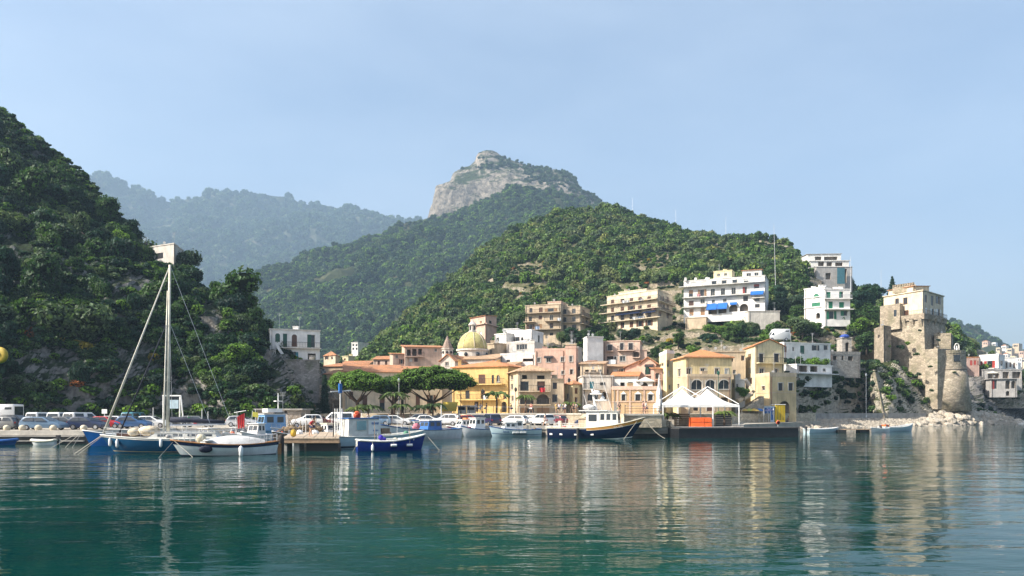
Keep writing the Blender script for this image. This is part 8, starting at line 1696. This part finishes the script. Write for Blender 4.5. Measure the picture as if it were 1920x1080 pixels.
# single trees round the hillside houses: (column, foot row, distance, radius, kind, label)
for (x, y, d_, r, kd, lb) in [(1345, 632, 212, 2.7, 3, 'fresh green tree under the left blue awnings of the hotel'), (1370, 636, 210, 2.9, 0, 'tree in the middle of the clump below the hotel'), (1395, 628, 211, 2.5, 0, 'tree under the hotel arches'), (1415, 622, 213, 2.0, 1, 'small tree right of the hotel arches'), (1332, 644, 208, 2.2, 4, 'dark tree at the lower left of the hotel clump'), (1452, 590, 232, 3.4, 4, 'dark tree beside the right end of the hotel'), (1480, 585, 228, 3.6, 1, 'grey-green tree between hotel and green-shuttered house'), (1495, 600, 222, 3.0, 0, 'tree left of the green-shuttered house'), (1460, 560, 240, 3.0, 4, 'dark tree behind the hotel terrace'),
        (1615, 575, 226, 3.6, 4, 'tall dark tree right of the green-shuttered house'), (1632, 600, 222, 3.4, 0, 'tree between green-shuttered house and tower'), (1612, 625, 205, 2.8, 3, 'bright green tree above the ruined turret'), (1640, 560, 240, 3.4, 4, 'dark tree left of the tower top'), (1625, 650, 200, 2.6, 0, 'tree beside the slim turret'), (1075, 640, 214, 2.6, 4, 'dark round tree below the cream apartments'), (1100, 638, 212, 2.3, 0, 'tree right of the flowering bush below the apartments'), (1052, 640, 216, 2.2, 1, 'pale flowering bush under the cream apartments'), (1135, 640, 208, 2.4, 0, 'tree left below the balcony apartments'), (1165, 634, 208, 2.0, 1, 'grey bush below the middle of the balcony apartments'), (1190, 632, 207, 2.0, 4, 'dark bush right below the balcony apartments'), (1200, 650, 198, 1.7, 3, 'small tree on the dry slope above the pink houses'), (1232, 668, 190, 1.7, 0, 'lone dark tree on the dry slope right of the pink houses'), (1272, 642, 200, 2.0, 0, 'tree on the slope left of the hotel retaining wall'), (1300, 668, 190, 1.7, 3, 'bright shrub above the arched yellow house'), (1120, 655, 195, 2.0, 3, 'light green tree behind the tall white block'), (1528, 622, 203, 2.0, 0, 'tree at the foot of the green-shuttered house'), (1505, 622, 200, 2.6, 1, 'grey-green bush left below the green-shuttered house'), (1500, 690, 165, 1.7, 0, 'garden tree on the terrace below the white row house'), (1520, 690, 165.5, 1.6, 3, 'bright garden tree beside the terrace wall'), (1482, 690, 163.5, 1.6, 4, 'dark garden shrub right of the tall yellow house'), (1536, 690, 166, 1.4, 3, 'small garden bush next to the ruin'), (1395, 742, 133, 1.1, 3, 'round bush beside the stone stair'), (940, 636, 205, 2.0, 0, 'tree right of the peach house'), (970, 605, 222, 2.4, 1, 'tree left of the cream apartments'), (955, 620, 215, 1.8, 5, 'yellowish bush above the white cube houses'), (1435, 640, 182, 1.2, 3, 'low bush beneath the white box truck')]:
    p = P(x, y, d_); tree('hillside_tree', lb, (p.x, p.y, p.z - r * .35), r, near_crowns[kd], near_trunks[kd % 3], .9, 'trees round the hillside houses', 1.0, q.uniform(0, 6.28))
# loose shingle and small stones on the beach
pb = src_collection('source_pebble', bms); pts = []
for i in range(6500):
    px = q.uniform(1375, 1900); d0 = np.interp(px, [1330, 1400, 1500, 1600, 1700, 1800, 1930], [118, 128, 137, 150, 166, 176, 200]); w = np.interp(px, [1330, 1500, 1700, 1800, 1930], [26, 20, 9, 4, 3]); t = q.random(); s_ = q.uniform(.08, .42)
    pts.append((tuple(G(px, d0 - .5 + w * t, np.interp(t, [0, .35, .7, 1], [-.05, .6, 1.3, 1.9]) - s_ * .2)), (s_, s_, s_ * .8), q.uniform(0, 6.28), q.integers(0, 7)))
instancer('shingle', pts, pb, 'pale shingle and small stones strewn over the beach', 'shingle')
# caper bushes rooted in the tower masonry
for i, (x, y, d_, r) in enumerate(((1719, 668, 184.5, .7), (1724, 622, 186.5, .5), (1702, 648, 189, .8), (1690, 655, 190, .9), (1745, 690, 180.6, .5), (1722, 705, 183, .7), (1668, 652, 189, .5), (1760, 640, 187, .5), (1790, 700, 181, .4), (1746, 735, 180, .6))):
    p = P(x, y, d_); o = mesh_obj('wall_plant', scrub_src[i % 4]); o.location = p; o.scale = (r, r, r)
    tag(o, ['bush high on the sea tower shaft near its corner', 'small tuft under the tower corbels', 'bush on the tower foot beside the curtain wall', 'large bush before the curtain wall', 'tuft at the seam between wall and bastion', 'bush low on the tower front', 'tuft on the slim turret side', 'tuft on the broken shoulder wall', 'tiny tuft on the bastion string course', 'bush at the bastion foot'][i], 'bush', 'bushes rooted in the tower walls')
# washing hung on the balconies of the hillside houses
for i, (x, y, d_, w_, h_, c_) in enumerate(((1186, 594, 230.5, 1.6, 1.0, cw), (1196, 593.5, 229.5, 1.2, .9, cl), (1204, 592, 228.5, .9, .9, cw), (1222, 575, 226, 1.3, .9, cpk), (1166, 563, 233, 1.4, .9, cw), (1174, 562.5, 232, 1.0, .8, cw), (1200, 560, 229, 1.2, .8, cl), (1003, 612, 228.5, 1.4, 1.0, cl), (1045, 596, 226, 1.1, .9, cw), (1307, 551, 228, 1.0, .9, cpk), (905, 741, 137.5, .9, .8, cw), (1012, 727, 129.7, .9, .8, cr_))):
    p = P(x, y, d_); mb = MB(); n_ = 5
    for j in range(n_ + 1): f_ = j / n_; mb.v += [(p.x + w_ * f_, p.y + .05 * math.sin(j * 2.1), p.z), (p.x + w_ * f_, p.y + .1 * math.sin(j * 1.7), p.z - h_ * (1 - .1 * (j % 2)))]
    mb.f = [(2 * j, 2 * j + 1, 2 * j + 3, 2 * j + 2) for j in range(n_)]; o = mb.build('laundry', c_)
    md = o.modifiers.new('thickness', 'SOLIDIFY'); md.thickness = .02
    tag(o, ['white sheet on the third balcony row of the navy-awning apartments', 'pale blue cloth beside the white sheet on the apartments', 'small white cloth at the right of the apartment washing line', 'pink cloth on the second balcony row of the apartments', 'white sheet on the top balcony row of the apartments', 'small white towel on the top balcony row of the apartments', 'light blue towel on the top balcony row of the apartments', 'light blue sheet on the cream apartment balcony', 'white towel on the cream apartment side balcony', 'pink towel on a hotel balcony', 'white cloth on the lower balcony of the ochre house', 'red cloth on the upper balcony of the arcaded house'][i], 'laundry', 'washing on the balconies')
for a in [('person in white shirt crossing behind the parked silver car by the pines', G(690, 114, qz), 30, 2, cw, cgy), ('person in navy under the smallest pine', G(729, 115, qz), -40, 0, cn, cn), ('person in pink beside the tall palm', G(757, 118, qz), 100, 1, cpk, cw), ('person in green shirt by the leaning pine trunk', G(822, 118.5, qz), 20, 0, cgr, cn), ('person in pale blue behind the iron railing, left end', G(893, 119.5, pz), 60, 2, cl, cn), ('person in black shirt by the lantern before the ochre house', G(912, 119.6, pz), -80, 1, ck, cgy), ('person in yellow shirt on the promenade before the arcaded house', G(958, 119.8, pz), 40, 0, cy_, cn), ('person in red shirt on the promenade under the round-headed palm', G(996, 119.4, pz), -30, 2, cr_, cw), ('person in white at the stern of the cabin boat on the quay edge', G(858, 105.5, qz), 120, 1, cw, cn), ('person in navy standing on the quay left of the trawler', G(1022, 106, qz), -60, 0, cn, cgy)]: person(*a)

# ---------------------------------------------------------------- haze: the sea air between here and the mountains
hz = MB(); hz.box((-3400, -200, -12), (3400, 4100, 1320))
hm = bpy.data.materials.new('haze'); nt, out = nodes_of(hm)
pv = N(nt, 'ShaderNodeVolumePrincipled'); pv.inputs['Color'].default_value = (.5, .72, .98, 1); pv.inputs['Density'].default_value = HAZE_D; pv.inputs['Anisotropy'].default_value = .1
nt.links.new(pv.outputs[0], out.inputs['Volume'])
ho = hz.build('haze', hm); ho['kind'] = 'stuff'; ho['label'] = 'pale blue sea haze in the air'
